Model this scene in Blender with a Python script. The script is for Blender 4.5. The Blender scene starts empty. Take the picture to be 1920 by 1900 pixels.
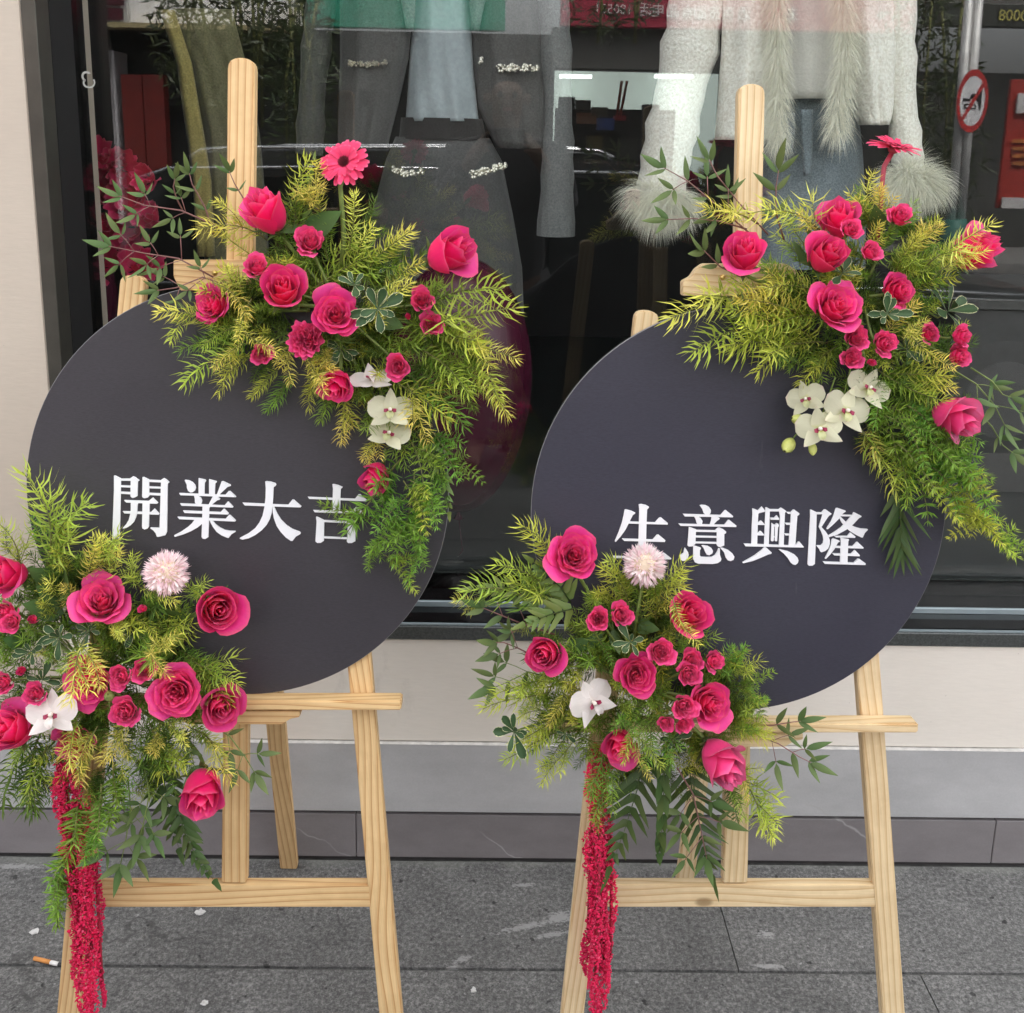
import bpy, bmesh, math, random
import numpy as np
from mathutils import Vector, Matrix

random.seed(7)
SC = bpy.context.scene
COL = SC.collection

# ------------------------------------------------------------------ camera
F_PX, CX, CY = 1920.0, 960.0, 667.0            # focal length and principal point in photo pixels (1920 x 1900)
EYE = Vector((0.0, 0.0, 1.45))
PITCH, YAW, ROLL = math.radians(12.0), math.radians(0.8), 0.020
_f = Vector((math.sin(YAW) * math.cos(PITCH), math.cos(YAW) * math.cos(PITCH), -math.sin(PITCH)))
_r0 = Vector((math.cos(YAW), -math.sin(YAW), 0.0))
_u0 = _r0.cross(_f)
CR = _r0 * math.cos(ROLL) + _u0 * math.sin(ROLL)
CU = _u0 * math.cos(ROLL) - _r0 * math.sin(ROLL)
CF = _f
cam_d = bpy.data.cameras.new("camera")
cam_d.sensor_width = 36.0
cam_d.lens = 36.0
cam_d.shift_y = -(950.0 - CY) / 1920.0
cam_d.clip_start, cam_d.clip_end = 0.02, 500.0
cam = bpy.data.objects.new("camera", cam_d)
cam.matrix_world = Matrix(((CR.x, CU.x, -CF.x, EYE.x), (CR.y, CU.y, -CF.y, EYE.y), (CR.z, CU.z, -CF.z, EYE.z), (0, 0, 0, 1)))
COL.objects.link(cam)
SC.camera = cam

# ------------------------------------------------------------------ world, sun, exposure
SUN_EL, SUN_AZ = math.radians(60), math.radians(25)       # high above the shop roof: this side of the street lies in open shade
world = bpy.data.worlds.new("World")
SC.world = world
world.use_nodes = True
wn = world.node_tree
wn.nodes.clear()
sky = wn.nodes.new("ShaderNodeTexSky")
sky.sky_type = 'NISHITA'
sky.sun_disc = False
sky.sun_elevation = SUN_EL
sky.sun_rotation = SUN_AZ
sky.air_density, sky.dust_density, sky.ozone_density = 1.0, 6.0, 1.0
hs = wn.nodes.new("ShaderNodeHueSaturation")
hs.inputs["Saturation"].default_value = 0.16
bg = wn.nodes.new("ShaderNodeBackground")
bg.inputs["Strength"].default_value = 0.15
wo = wn.nodes.new("ShaderNodeOutputWorld")
wn.links.new(sky.outputs[0], hs.inputs["Color"])
wn.links.new(hs.outputs[0], bg.inputs["Color"])
wn.links.new(bg.outputs[0], wo.inputs["Surface"])
sun_d = bpy.data.lights.new("sun", 'SUN')
sun_d.energy = 1.5
sun_d.angle = math.radians(35)
sun_d.color = (1.0, 0.95, 0.88)
sun = bpy.data.objects.new("sun", sun_d)
sdir = Vector((math.sin(SUN_AZ) * math.cos(SUN_EL), math.cos(SUN_AZ) * math.cos(SUN_EL), math.sin(SUN_EL)))
sun.rotation_euler = sdir.to_track_quat('Z', 'Y').to_euler()
sun.location = (0, -3, 8)
COL.objects.link(sun)
SC.view_settings.view_transform = 'Standard'
SC.view_settings.look = 'None'
SC.view_settings.gamma = 1.0
SC.view_settings.use_curve_mapping = False
SC.view_settings.exposure = 2.5
SC.cycles.max_bounces = 8
SC.cycles.transparent_max_bounces = 12
SC.cycles.use_denoising = True

# ------------------------------------------------------------------ pixel -> place
def ray(px, py):
    return (CF + CR * ((px - CX) / F_PX) - CU * ((py - CY) / F_PX))
def on_y(px, py, Y):
    d = ray(px, py)
    return EYE + d * ((Y - EYE.y) / d.y)
def on_z(px, py, z):
    d = ray(px, py)
    return EYE + d * ((z - EYE.z) / d.z)
def mirror_y(p):                                          # a point seen in the shop glass stands on the other side of it
    return Vector((p.x, 2 * GLASS_Y - p.y, p.z))
GLASS_Y = 2.0
WALL_Y = 1.84
LEAN = 0.0917
FOOT_Y = 1.36
def on_lean(px, py, off=0.0):                             # on the leaning front plane of the easels, off metres in front of it
    d = ray(px, py)
    n = Vector((0, -1, LEAN)).normalized()
    p0 = Vector((0, FOOT_Y, 0)) + n * off
    return EYE + d * ((p0 - EYE).dot(n) / d.dot(n))
LEAN_N = Vector((0, -1, LEAN)).normalized()
LEAN_UP = Vector((0, LEAN, 1)).normalized()
def px_size(p, n):                                        # metres covered by n photo pixels at p
    return n / F_PX * (p - EYE).dot(CF)

# ------------------------------------------------------------------ materials
def new_mat(name):
    m = bpy.data.materials.new(name)
    m.use_nodes = True
    nt = m.node_tree
    return m, nt, nt.nodes, nt.links, nt.nodes["Principled BSDF"]
def N(nt, t, **kw):
    n = nt.nodes.new(t)
    for k, v in kw.items():
        setattr(n, k, v)
    return n
def ramp(nt, src, stops, interp='LINEAR'):
    r = nt.nodes.new("ShaderNodeValToRGB")
    r.color_ramp.interpolation = interp
    e = r.color_ramp.elements
    while len(e) < len(stops):
        e.new(0.5)
    for x, (p, c) in zip(e, stops):
        x.position = p
        x.color = (c[0], c[1], c[2], 1) if not isinstance(c, (int, float)) else (c, c, c, 1)
    nt.links.new(src, r.inputs[0])
    return r.outputs[0]
def noise(nt, vec, scale, detail=4, rough=0.55, dim='3D'):
    n = nt.nodes.new("ShaderNodeTexNoise")
    n.noise_dimensions = dim
    n.inputs["Scale"].default_value = scale
    n.inputs["Detail"].default_value = detail
    n.inputs["Roughness"].default_value = rough
    if vec is not None:
        nt.links.new(vec, n.inputs["Vector"])
    return n.outputs["Fac"]
def mixc(nt, fac, a, b, blend='MIX'):
    m = nt.nodes.new("ShaderNodeMix")
    m.data_type = 'RGBA'
    m.blend_type = blend
    for sock, v in ((m.inputs[0], fac), (m.inputs[6], a), (m.inputs[7], b)):
        if isinstance(v, (int, float)):
            sock.default_value = v
        elif isinstance(v, tuple):
            sock.default_value = (v[0], v[1], v[2], 1)
        else:
            nt.links.new(v, sock)
    return m.outputs[2]
def math_n(nt, op, a, b=None, c=None):
    m = nt.nodes.new("ShaderNodeMath")
    m.operation = op
    for i, v in enumerate((a, b, c)):
        if v is None:
            continue
        if isinstance(v, (int, float)):
            m.inputs[i].default_value = v
        else:
            nt.links.new(v, m.inputs[i])
    return m.outputs[0]
def bump(nt, bsdf, h, strength, dist=0.01):
    b = nt.nodes.new("ShaderNodeBump")
    b.inputs["Strength"].default_value = strength
    b.inputs["Distance"].default_value = dist
    nt.links.new(h, b.inputs["Height"])
    nt.links.new(b.outputs[0], bsdf.inputs["Normal"])
def objco(nt):
    return nt.nodes.new("ShaderNodeTexCoord").outputs["Object"]
def geopos(nt):
    return nt.nodes.new("ShaderNodeNewGeometry").outputs["Position"]
def uvco(nt):
    return nt.nodes.new("ShaderNodeTexCoord").outputs["UV"]
def rnd(nt):
    return nt.nodes.new("ShaderNodeObjectInfo").outputs["Random"]
def scalev(nt, vec, s):
    m = nt.nodes.new("ShaderNodeMapping")
    m.inputs["Scale"].default_value = s
    nt.links.new(vec, m.inputs["Vector"])
    return m.outputs[0]

MATS = {}
def plain(name, col, rough=0.6, var=0.15, scale=30, metal=0.0, bmp=0.0, spec=0.5, coat=0.0):
    if name in MATS:
        return MATS[name]
    m, nt, nodes, links, b = new_mat(name)
    f = noise(nt, geopos(nt), scale)
    lo = tuple(c * (1 - var) for c in col)
    hi = tuple(min(1, c * (1 + var)) for c in col)
    links.new(ramp(nt, f, [(0.3, lo), (0.7, hi)]), b.inputs["Base Color"])
    b.inputs["Roughness"].default_value = rough
    b.inputs["Metallic"].default_value = metal
    b.inputs["Specular IOR Level"].default_value = spec
    b.inputs["Coat Weight"].default_value = coat
    if bmp:
        bump(nt, b, noise(nt, geopos(nt), scale * 6), bmp, 0.004)
    MATS[name] = m
    return m

def mat_wood(name, light, dark):
    m, nt, nodes, links, b = new_mat(name)
    uv = uvco(nt)
    sp = N(nt, "ShaderNodeSeparateXYZ")
    links.new(uv, sp.inputs[0])
    r = rnd(nt)
    cb = N(nt, "ShaderNodeCombineXYZ")
    links.new(math_n(nt, 'MULTIPLY', sp.outputs[0], 6.0), cb.inputs[0])
    links.new(math_n(nt, 'MULTIPLY', sp.outputs[1], 1.3), cb.inputs[1])
    links.new(math_n(nt, 'MULTIPLY', r, 40.0), cb.inputs[2])
    warp = noise(nt, cb.outputs[0], 1.0, 2, 0.4)
    x = math_n(nt, 'ADD', math_n(nt, 'MULTIPLY', sp.outputs[0], 95.0), math_n(nt, 'MULTIPLY', warp, math_n(nt, 'ADD', 3.5, math_n(nt, 'MULTIPLY', math_n(nt, 'FRACT', math_n(nt, 'MULTIPLY', r, 7.3)), 11.0))))
    x = math_n(nt, 'ADD', x, math_n(nt, 'MULTIPLY', r, 11.0))
    saw = math_n(nt, 'FRACT', x)
    cb2 = N(nt, "ShaderNodeCombineXYZ")
    links.new(math_n(nt, 'MULTIPLY', sp.outputs[0], 900.0), cb2.inputs[0])
    links.new(math_n(nt, 'MULTIPLY', sp.outputs[1], 14.0), cb2.inputs[1])
    links.new(r, cb2.inputs[2])
    fib = noise(nt, cb2.outputs[0], 1.0, 3, 0.6)
    mid = tuple(0.55 * a + 0.45 * c for a, c in zip(light, dark))
    c1 = ramp(nt, saw, [(0.0, light), (0.45, light), (0.80, mid), (0.93, dark), (1.0, light)])
    c2 = mixc(nt, 0.35, c1, ramp(nt, fib, [(0.35, 0.62), (0.65, 1.0)]), 'MULTIPLY')
    big = noise(nt, cb.outputs[0], 0.6, 3)
    c3 = mixc(nt, 0.4, c2, ramp(nt, big, [(0.35, (0.80, 0.72, 0.62)), (0.65, (1, 1, 1))]), 'MULTIPLY')
    # a few knots
    vo = N(nt, "ShaderNodeTexVoronoi")
    cb3 = N(nt, "ShaderNodeCombineXYZ")
    links.new(math_n(nt, 'MULTIPLY', sp.outputs[0], 9.0), cb3.inputs[0])
    links.new(math_n(nt, 'MULTIPLY', sp.outputs[1], 5.0), cb3.inputs[1])
    links.new(math_n(nt, 'MULTIPLY', r, 31.0), cb3.inputs[2])
    links.new(cb3.outputs[0], vo.inputs["Vector"])
    vo.inputs["Scale"].default_value = 1.0
    c3 = mixc(nt, ramp(nt, vo.outputs["Distance"], [(0.0, 0.9), (0.05, 0.75), (0.085, 0.0)]), c3, tuple(x * 0.45 for x in dark))
    # handling grime and pale worn patches
    c3 = mixc(nt, 0.35, c3, ramp(nt, noise(nt, geopos(nt), 14.0, 5, 0.65), [(0.36, (0.72, 0.66, 0.58)), (0.58, (1, 1, 1))]), 'MULTIPLY')
    links.new(c3, b.inputs["Base Color"])
    b.inputs["Roughness"].default_value = 0.55
    bump(nt, b, fib, 0.12, 0.001)
    MATS[name] = m
    return m
WOOD_L = mat_wood("honey_pine", (0.84, 0.60, 0.31), (0.56, 0.28, 0.095))
WOOD_R = mat_wood("pale_pine", (0.86, 0.68, 0.42), (0.64, 0.41, 0.19))

def mat_petal(name, inner, back, claw, rough=0.45, trans=0.22):
    m, nt, nodes, links, b = new_mat(name)
    sp = N(nt, "ShaderNodeSeparateXYZ")
    links.new(uvco(nt), sp.inputs[0])
    geo = N(nt, "ShaderNodeNewGeometry")
    vein = noise(nt, scalev(nt, uvco(nt), (26, 3, 1)), 1.0, 3)
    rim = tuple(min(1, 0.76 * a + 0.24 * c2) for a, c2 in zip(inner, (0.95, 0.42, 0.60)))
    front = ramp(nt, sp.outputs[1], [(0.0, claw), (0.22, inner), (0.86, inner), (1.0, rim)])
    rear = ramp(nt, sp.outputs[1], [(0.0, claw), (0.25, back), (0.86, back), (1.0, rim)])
    col = mixc(nt, geo.outputs["Backfacing"], front, rear)
    col = mixc(nt, 0.25, col, ramp(nt, vein, [(0.3, 0.75), (0.7, 1.0)]), 'MULTIPLY')
    # bruised, slightly browned patches on some petal rims
    br = noise(nt, scalev(nt, uvco(nt), (5, 7, 1)), 1.3, 3)
    bru = math_n(nt, 'MULTIPLY', ramp(nt, br, [(0.58, 0.0), (0.72, 0.55)]), ramp(nt, sp.outputs[1], [(0.88, 0.0), (1.0, 1.0)]))
    bru = math_n(nt, 'MULTIPLY', bru, ramp(nt, rnd(nt), [(0.55, 0.0), (0.6, 1.0)]))
    col = mixc(nt, bru, col, tuple(x * 0.55 for x in inner))
    hv = N(nt, "ShaderNodeHueSaturation")
    links.new(col, hv.inputs["Color"])
    links.new(math_n(nt, 'ADD', 0.85, math_n(nt, 'MULTIPLY', rnd(nt), 0.3)), hv.inputs["Value"])
    links.new(hv.outputs[0], b.inputs["Base Color"])
    b.inputs["Roughness"].default_value = rough
    b.inputs["Specular IOR Level"].default_value = 0.3
    b.inputs["Sheen Weight"].default_value = 0.1
    bump(nt, b, vein, 0.12, 0.002)
    tr = N(nt, "ShaderNodeBsdfTranslucent")
    links.new(hv.outputs[0], tr.inputs["Color"])
    mx = N(nt, "ShaderNodeMixShader")
    mx.inputs[0].default_value = trans
    links.new(b.outputs[0], mx.inputs[1])
    links.new(tr.outputs[0], mx.inputs[2])
    links.new(mx.outputs[0], nodes["Material Output"].inputs[0])
    MATS[name] = m
    return m
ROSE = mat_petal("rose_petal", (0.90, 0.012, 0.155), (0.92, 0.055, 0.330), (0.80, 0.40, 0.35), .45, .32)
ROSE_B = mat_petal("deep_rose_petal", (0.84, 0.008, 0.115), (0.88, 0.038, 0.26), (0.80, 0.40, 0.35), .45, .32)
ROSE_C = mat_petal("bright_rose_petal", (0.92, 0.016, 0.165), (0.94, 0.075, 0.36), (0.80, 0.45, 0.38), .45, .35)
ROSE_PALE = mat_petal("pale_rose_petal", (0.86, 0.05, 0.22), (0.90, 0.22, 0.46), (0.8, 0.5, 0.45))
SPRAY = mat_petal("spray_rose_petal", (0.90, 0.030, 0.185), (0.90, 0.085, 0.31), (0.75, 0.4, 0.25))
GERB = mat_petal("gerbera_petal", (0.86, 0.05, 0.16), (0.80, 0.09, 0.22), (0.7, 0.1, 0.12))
ORCHID = mat_petal("orchid_petal", (0.76, 0.74, 0.53), (0.66, 0.68, 0.38), (0.62, 0.66, 0.22), 0.4, 0.3)
ORCHID_W = mat_petal("white_orchid_petal", (0.86, 0.80, 0.76), (0.80, 0.74, 0.70), (0.8, 0.72, 0.66), 0.4, 0.3)
POMPON = mat_petal("pompon_petal", (0.90, 0.70, 0.74), (0.92, 0.84, 0.82), (0.82, 0.80, 0.55), 0.5, 0.3)
LIP = plain("orchid_lip", (0.28, 0.015, 0.06), 0.5, 0.4, 300)
LIPW = plain("orchid_column", (0.80, 0.72, 0.62), 0.5, 0.1)
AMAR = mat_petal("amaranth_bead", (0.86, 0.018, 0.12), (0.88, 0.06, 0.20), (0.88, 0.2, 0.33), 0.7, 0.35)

def mat_leaf(name, base, tip, back, rough=0.45, trans=0.25, var=0.35, spec=0.4):
    m, nt, nodes, links, b = new_mat(name)
    sp = N(nt, "ShaderNodeSeparateXYZ")
    links.new(uvco(nt), sp.inputs[0])
    geo = N(nt, "ShaderNodeNewGeometry")
    col = ramp(nt, sp.outputs[1], [(0.05, base), (0.9, tip)])
    col = mixc(nt, math_n(nt, 'MULTIPLY', geo.outputs["Backfacing"], 0.6), col, back)
    hv = N(nt, "ShaderNodeHueSaturation")
    links.new(col, hv.inputs["Color"])
    links.new(math_n(nt, 'ADD', 1 - var / 2, math_n(nt, 'MULTIPLY', geo.outputs["Random Per Island"], var)), hv.inputs["Value"])
    links.new(math_n(nt, 'ADD', 0.475, math_n(nt, 'MULTIPLY', rnd(nt), 0.05)), hv.inputs["Hue"])
    links.new(hv.outputs[0], b.inputs["Base Color"])
    b.inputs["Roughness"].default_value = rough
    b.inputs["Specular IOR Level"].default_value = spec
    tr = N(nt, "ShaderNodeBsdfTranslucent")
    links.new(hv.outputs[0], tr.inputs["Color"])
    mx = N(nt, "ShaderNodeMixShader")
    mx.inputs[0].default_value = trans
    links.new(b.outputs[0], mx.inputs[1])
    links.new(tr.outputs[0], mx.inputs[2])
    links.new(mx.outputs[0], nodes["Material Output"].inputs[0])
    MATS[name] = m
    return m
GOLD = mat_leaf("golden_needles", (0.26, 0.38, 0.04), (0.95, 0.86, 0.16), (0.85, 0.80, 0.22), .5, .35, .3, .2)
LIME = mat_leaf("lime_needles", (0.13, 0.26, 0.03), (0.66, 0.74, 0.10), (0.50, 0.58, 0.12), .5, .35, .3, .2)
GREEN = mat_leaf("green_needles", (0.10, 0.22, 0.025), (0.30, 0.50, 0.06), (0.24, 0.38, 0.09), .5, .35, .35, .2)
DARK = mat_leaf("dark_needles", (0.05, 0.11, 0.02), (0.12, 0.22, 0.035), (0.11, 0.19, 0.05), .5, .3, .35, .2)
NANDINA = mat_leaf("nandina_leaf", (0.085, 0.135, 0.042), (0.145, 0.21, 0.07), (0.22, 0.29, 0.14), 0.42, .25, .35, .25)
FERNM = mat_leaf("fern_leaf", (0.045, 0.08, 0.018), (0.075, 0.12, 0.028), (0.08, 0.13, 0.04))
FERNL = mat_leaf("light_fern_leaf", (0.13, 0.20, 0.045), (0.22, 0.30, 0.075), (0.18, 0.26, 0.08))
ROSELEAF = mat_leaf("rose_leaf", (0.07, 0.13, 0.04), (0.10, 0.18, 0.05), (0.17, 0.26, 0.12))
STEM = plain("green_stem", (0.16, 0.22, 0.05), 0.5, 0.3, 60)
STEM_R = plain("red_stem", (0.22, 0.10, 0.09), 0.5, 0.3, 60)
STEM_P = plain("pink_stem", (0.40, 0.05, 0.08), 0.5, 0.3, 60)
STEM_B = plain("olive_twig", (0.15, 0.16, 0.04), 0.6, 0.3, 60)

def mat_pitto():
    m, nt, nodes, links, b = new_mat("variegated_leaf")
    sp = N(nt, "ShaderNodeSeparateXYZ")
    links.new(uvco(nt), sp.inputs[0])
    e = math_n(nt, 'ABSOLUTE', math_n(nt, 'SUBTRACT', sp.outputs[0], 0.5))
    e = math_n(nt, 'MAXIMUM', e, math_n(nt, 'SUBTRACT', sp.outputs[1], 0.52))
    nz = noise(nt, scalev(nt, uvco(nt), (4, 6, 1)), 2.0, 2)
    e = math_n(nt, 'ADD', e, math_n(nt, 'MULTIPLY', math_n(nt, 'SUBTRACT', nz, 0.5), 0.16))
    col = ramp(nt, e, [(0.0, (0.05, 0.095, 0.035)), (0.34, (0.035, 0.07, 0.028)), (0.435, (0.035, 0.07, 0.028)), (0.46, (0.60, 0.60, 0.34))])
    links.new(col, b.inputs["Base Color"])
    b.inputs["Roughness"].default_value = 0.5
    b.inputs["Specular IOR Level"].default_value = 0.2
    MATS["pitto"] = m
    return m
PITTO = mat_pitto()

def mat_board(name, col):
    m, nt, nodes, links, b = new_mat(name)
    p = geopos(nt)
    weave = noise(nt, scalev(nt, p, (160, 160, 900)), 1.0, 2)
    big = noise(nt, p, 3.0, 5)
    lo = tuple(c * 0.86 for c in col)
    hi = tuple(c * 1.12 for c in col)
    c1 = ramp(nt, weave, [(0.3, lo), (0.7, hi)])
    c2 = mixc(nt, 0.35, c1, ramp(nt, big, [(0.35, 0.8), (0.7, 1.0)]), 'MULTIPLY')
    # fine pale scuffs
    sc1 = noise(nt, scalev(nt, p, (5, 5, 42)), 1.0, 3, 0.6)
    sc2 = noise(nt, scalev(nt, p, (38, 38, 7)), 1.7, 3, 0.6)
    scuff = math_n(nt, 'MAXIMUM', ramp(nt, sc1, [(0.70, 0.0), (0.76, 0.22)]), ramp(nt, sc2, [(0.72, 0.0), (0.78, 0.18)]))
    c2 = mixc(nt, scuff, c2, (0.13, 0.125, 0.13))
    links.new(c2, b.inputs["Base Color"])
    links.new(ramp(nt, big, [(0.3, 0.40), (0.7, 0.62)]), b.inputs["Roughness"])
    b.inputs["Specular IOR Level"].default_value = 0.45
    bump(nt, b, math_n(nt, 'ADD', math_n(nt, 'MULTIPLY', weave, 0.3), noise(nt, p, 9.0, 2)), 0.08, 0.006)
    MATS[name] = m
    return m
BOARD_L = mat_board("charcoal_board", (0.045, 0.041, 0.048))
BOARD_R = mat_board("slate_board", (0.036, 0.035, 0.052))
WHITE = plain("white_acrylic", (0.86, 0.86, 0.88), 0.35, 0.02, 40)
FOAM = plain("board_edge_foam", (0.20, 0.195, 0.20), 0.7, 0.1)

def mat_wall(name="cream_wall_panel", lo=(0.76, 0.70, 0.62), hi=(0.82, 0.765, 0.69)):
    m, nt, nodes, links, b = new_mat(name)
    p = geopos(nt)
    big = noise(nt, p, 2.2, 5)
    fine = noise(nt, scalev(nt, p, (40, 40, 220)), 1.0, 3)
    c = ramp(nt, big, [(0.3, lo), (0.7, hi)])
    c = mixc(nt, 0.25, c, ramp(nt, fine, [(0.3, 0.85), (0.7, 1.0)]), 'MULTIPLY')
    # splashes and smudges
    sm = noise(nt, scalev(nt, p, (9, 9, 5)), 1.0, 6, 0.7)
    c = mixc(nt, ramp(nt, sm, [(0.60, 0.0), (0.72, 0.30)]), c, (0.40, 0.36, 0.31))
    sp2 = noise(nt, p, 75.0, 2, 0.5)
    c = mixc(nt, ramp(nt, sp2, [(0.74, 0.0), (0.78, 0.4)]), c, (0.34, 0.30, 0.26))
    links.new(c, b.inputs["Base Color"])
    b.inputs["Roughness"].default_value = 0.55
    bump(nt, b, math_n(nt, 'ADD', fine, math_n(nt, 'MULTIPLY', big, 3.0)), 0.10, 0.003)
    return m
WALLM = mat_wall()
PILASTM = mat_wall("tan_pilaster_panel", (0.53, 0.455, 0.375), (0.58, 0.505, 0.42))

def mat_tile(name, a, c_, vein_amt):
    m, nt, nodes, links, b = new_mat(name)
    p = geopos(nt)
    r = rnd(nt)
    big = noise(nt, scalev(nt, p, (3, 3, 6)), 1.6, 6, 0.65)
    fine = noise(nt, p, 260.0, 2)
    col = ramp(nt, big, [(0.3, a), (0.7, c_)])
    col = mixc(nt, 0.3, col, ramp(nt, fine, [(0.3, 0.78), (0.7, 1.0)]), 'MULTIPLY')
    # thin pale veins running down to the right
    sp = N(nt, "ShaderNodeSeparateXYZ")
    links.new(p, sp.inputs[0])
    wob = noise(nt, p, 5.0, 4)
    v = math_n(nt, 'ADD', math_n(nt, 'MULTIPLY', sp.outputs[0], 2.6), math_n(nt, 'MULTIPLY', sp.outputs[2], 4.1))
    v = math_n(nt, 'ADD', v, math_n(nt, 'MULTIPLY', wob, 0.55))
    fr = math_n(nt, 'FRACT', v)
    line = ramp(nt, fr, [(0.0, 0.0), (0.488, 0.0), (0.5, 1.0), (0.512, 0.0)])
    gate = ramp(nt, noise(nt, p, 4.2, 2), [(0.50, 0.0), (0.60, 1.0)])
    fac = math_n(nt, 'MULTIPLY', math_n(nt, 'MULTIPLY', line, gate), vein_amt)
    col = mixc(nt, fac, col, (0.42, 0.41, 0.40))
    hv = N(nt, "ShaderNodeHueSaturation")
    links.new(col, hv.inputs["Color"])
    links.new(math_n(nt, 'ADD', 0.95, math_n(nt, 'MULTIPLY', r, 0.1)), hv.inputs["Value"])
    links.new(hv.outputs[0], b.inputs["Base Color"])
    b.inputs["Roughness"].default_value = 0.5
    bump(nt, b, fine, 0.05, 0.002)
    MATS[name] = m
    return m
TILE_A = mat_tile("grey_stone_tile", (0.41, 0.405, 0.405), (0.52, 0.515, 0.515), 0.9)
TILE_B = mat_tile("taupe_stone_tile", (0.19, 0.172, 0.175), (0.255, 0.236, 0.238), 0.7)
GROUT = plain("dark_grout", (0.05, 0.045, 0.045), 0.9)

def mat_slab():
    m, nt, nodes, links, b = new_mat("worn_paving_slab")
    p = geopos(nt)
    g1 = noise(nt, p, 120.0, 6, 0.8)
    g2 = noise(nt, p, 9.0, 6, 0.6)
    g3 = noise(nt, p, 55.0, 5, 0.7)
    col = ramp(nt, g1, [(0.34, (0.065, 0.064, 0.061)), (0.5, (0.165, 0.162, 0.156)), (0.66, (0.35, 0.345, 0.33))])
    col = mixc(nt, 0.65, col, ramp(nt, g2, [(0.32, 0.52), (0.66, 1.0)]), 'MULTIPLY')
    grain = noise(nt, p, 420.0, 2, 0.5)
    col = mixc(nt, 1.0, col, ramp(nt, grain, [(0.30, 0.55), (0.52, 1.0)]), 'MULTIPLY')
    col = mixc(nt, ramp(nt, noise(nt, p, 330.0, 2, 0.5), [(0.66, 0.0), (0.72, 0.55)]), col, (0.34, 0.335, 0.32))
    # scratched paler streaks from foot traffic
    st = noise(nt, scalev(nt, p, (7, 26, 1)), 1.0, 5, 0.7)
    col = mixc(nt, ramp(nt, st, [(0.58, 0.0), (0.74, 0.35)]), col, (0.22, 0.215, 0.205))
    # hairline cracks
    vc = N(nt, "ShaderNodeTexVoronoi")
    vc.feature = 'DISTANCE_TO_EDGE'
    vc.inputs["Scale"].default_value = 2.1
    wv = N(nt, "ShaderNodeVectorMath", operation='ADD')
    nz3 = N(nt, "ShaderNodeTexNoise")
    nz3.inputs["Scale"].default_value = 9.0
    nz3.inputs["Detail"].default_value = 5
    links.new(p, nz3.inputs["Vector"])
    sc3 = N(nt, "ShaderNodeVectorMath", operation='SCALE')
    sc3.inputs["Scale"].default_value = 0.22
    links.new(nz3.outputs["Color"], sc3.inputs[0])
    links.new(p, wv.inputs[0])
    links.new(sc3.outputs[0], wv.inputs[1])
    links.new(wv.outputs[0], vc.inputs["Vector"])
    crk = ramp(nt, vc.outputs["Distance"], [(0.0, 0.75), (0.006, 0.45), (0.011, 0.0)])
    crk = math_n(nt, 'MULTIPLY', crk, ramp(nt, noise(nt, p, 2.3, 2), [(0.48, 0.0), (0.58, 1.0)]))
    col = mixc(nt, crk, col, (0.05, 0.049, 0.046))
    # pits
    pits = ramp(nt, noise(nt, p, 42.0, 2), [(0.27, 0.25), (0.33, 1.0)])
    col = mixc(nt, 1.0, col, pits, 'MULTIPLY')
    # dried white plaster spatter in a few places
    sp = N(nt, "ShaderNodeSeparateXYZ")
    links.new(p, sp.inputs[0])
    blob = None
    for (qx, qy, rx, ry, sl) in STAINS:
        dx = math_n(nt, 'SUBTRACT', sp.outputs[0], qx)
        dy = math_n(nt, 'SUBTRACT', math_n(nt, 'SUBTRACT', sp.outputs[1], qy), math_n(nt, 'MULTIPLY', dx, sl))
        d = math_n(nt, 'ADD', math_n(nt, 'POWER', math_n(nt, 'ABSOLUTE', math_n(nt, 'DIVIDE', dx, rx)), 2.0), math_n(nt, 'POWER', math_n(nt, 'ABSOLUTE', math_n(nt, 'DIVIDE', dy, ry)), 2.0))
        g = math_n(nt, 'SUBTRACT', 1.0, d)
        blob = g if blob is None else math_n(nt, 'MAXIMUM', blob, g)
    g4 = noise(nt, scalev(nt, p, (1.0, 2.2, 1.0)), 120.0, 5, 0.7)
    w = math_n(nt, 'ADD', math_n(nt, 'MULTIPLY', math_n(nt, 'MAXIMUM', blob, -0.7), 0.20), math_n(nt, 'ADD', math_n(nt, 'MULTIPLY', g4, 0.6), math_n(nt, 'MULTIPLY', g3, 0.4)))
    white = ramp(nt, w, [(0.60, 0.0), (0.66, 0.75)])
    specks = ramp(nt, noise(nt, p, 70.0, 1, 0.4), [(0.765, 0.0), (0.79, 0.8)])
    white = math_n(nt, 'MAXIMUM', white, specks)
    seam = math_n(nt, 'SUBTRACT', sp.outputs[1], WALL_Y - 0.035)
    seam = math_n(nt, 'ADD', math_n(nt, 'MULTIPLY', seam, 9.0), math_n(nt, 'MULTIPLY', g2, 0.9))
    mort = ramp(nt, seam, [(0.52, 0.0), (0.72, 0.55)])
    col = mixc(nt, mort, col, (0.21, 0.215, 0.19))
    col = mixc(nt, white, col, (0.36, 0.355, 0.345))
    hv = N(nt, "ShaderNodeHueSaturation")
    links.new(col, hv.inputs["Color"])
    links.new(math_n(nt, 'ADD', 0.90, math_n(nt, 'MULTIPLY', rnd(nt), 0.26)), hv.inputs["Value"])
    links.new(hv.outputs[0], b.inputs["Base Color"])
    b.inputs["Roughness"].default_value = 0.8
    bump(nt, b, math_n(nt, 'ADD', g1, math_n(nt, 'MULTIPLY', g3, 1.2)), 0.6, 0.005)
    return m
def stain(px, py, rx, ry, sl):
    p = on_z(px, py, 0)
    return (p.x, p.y, rx, ry, sl)
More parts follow.
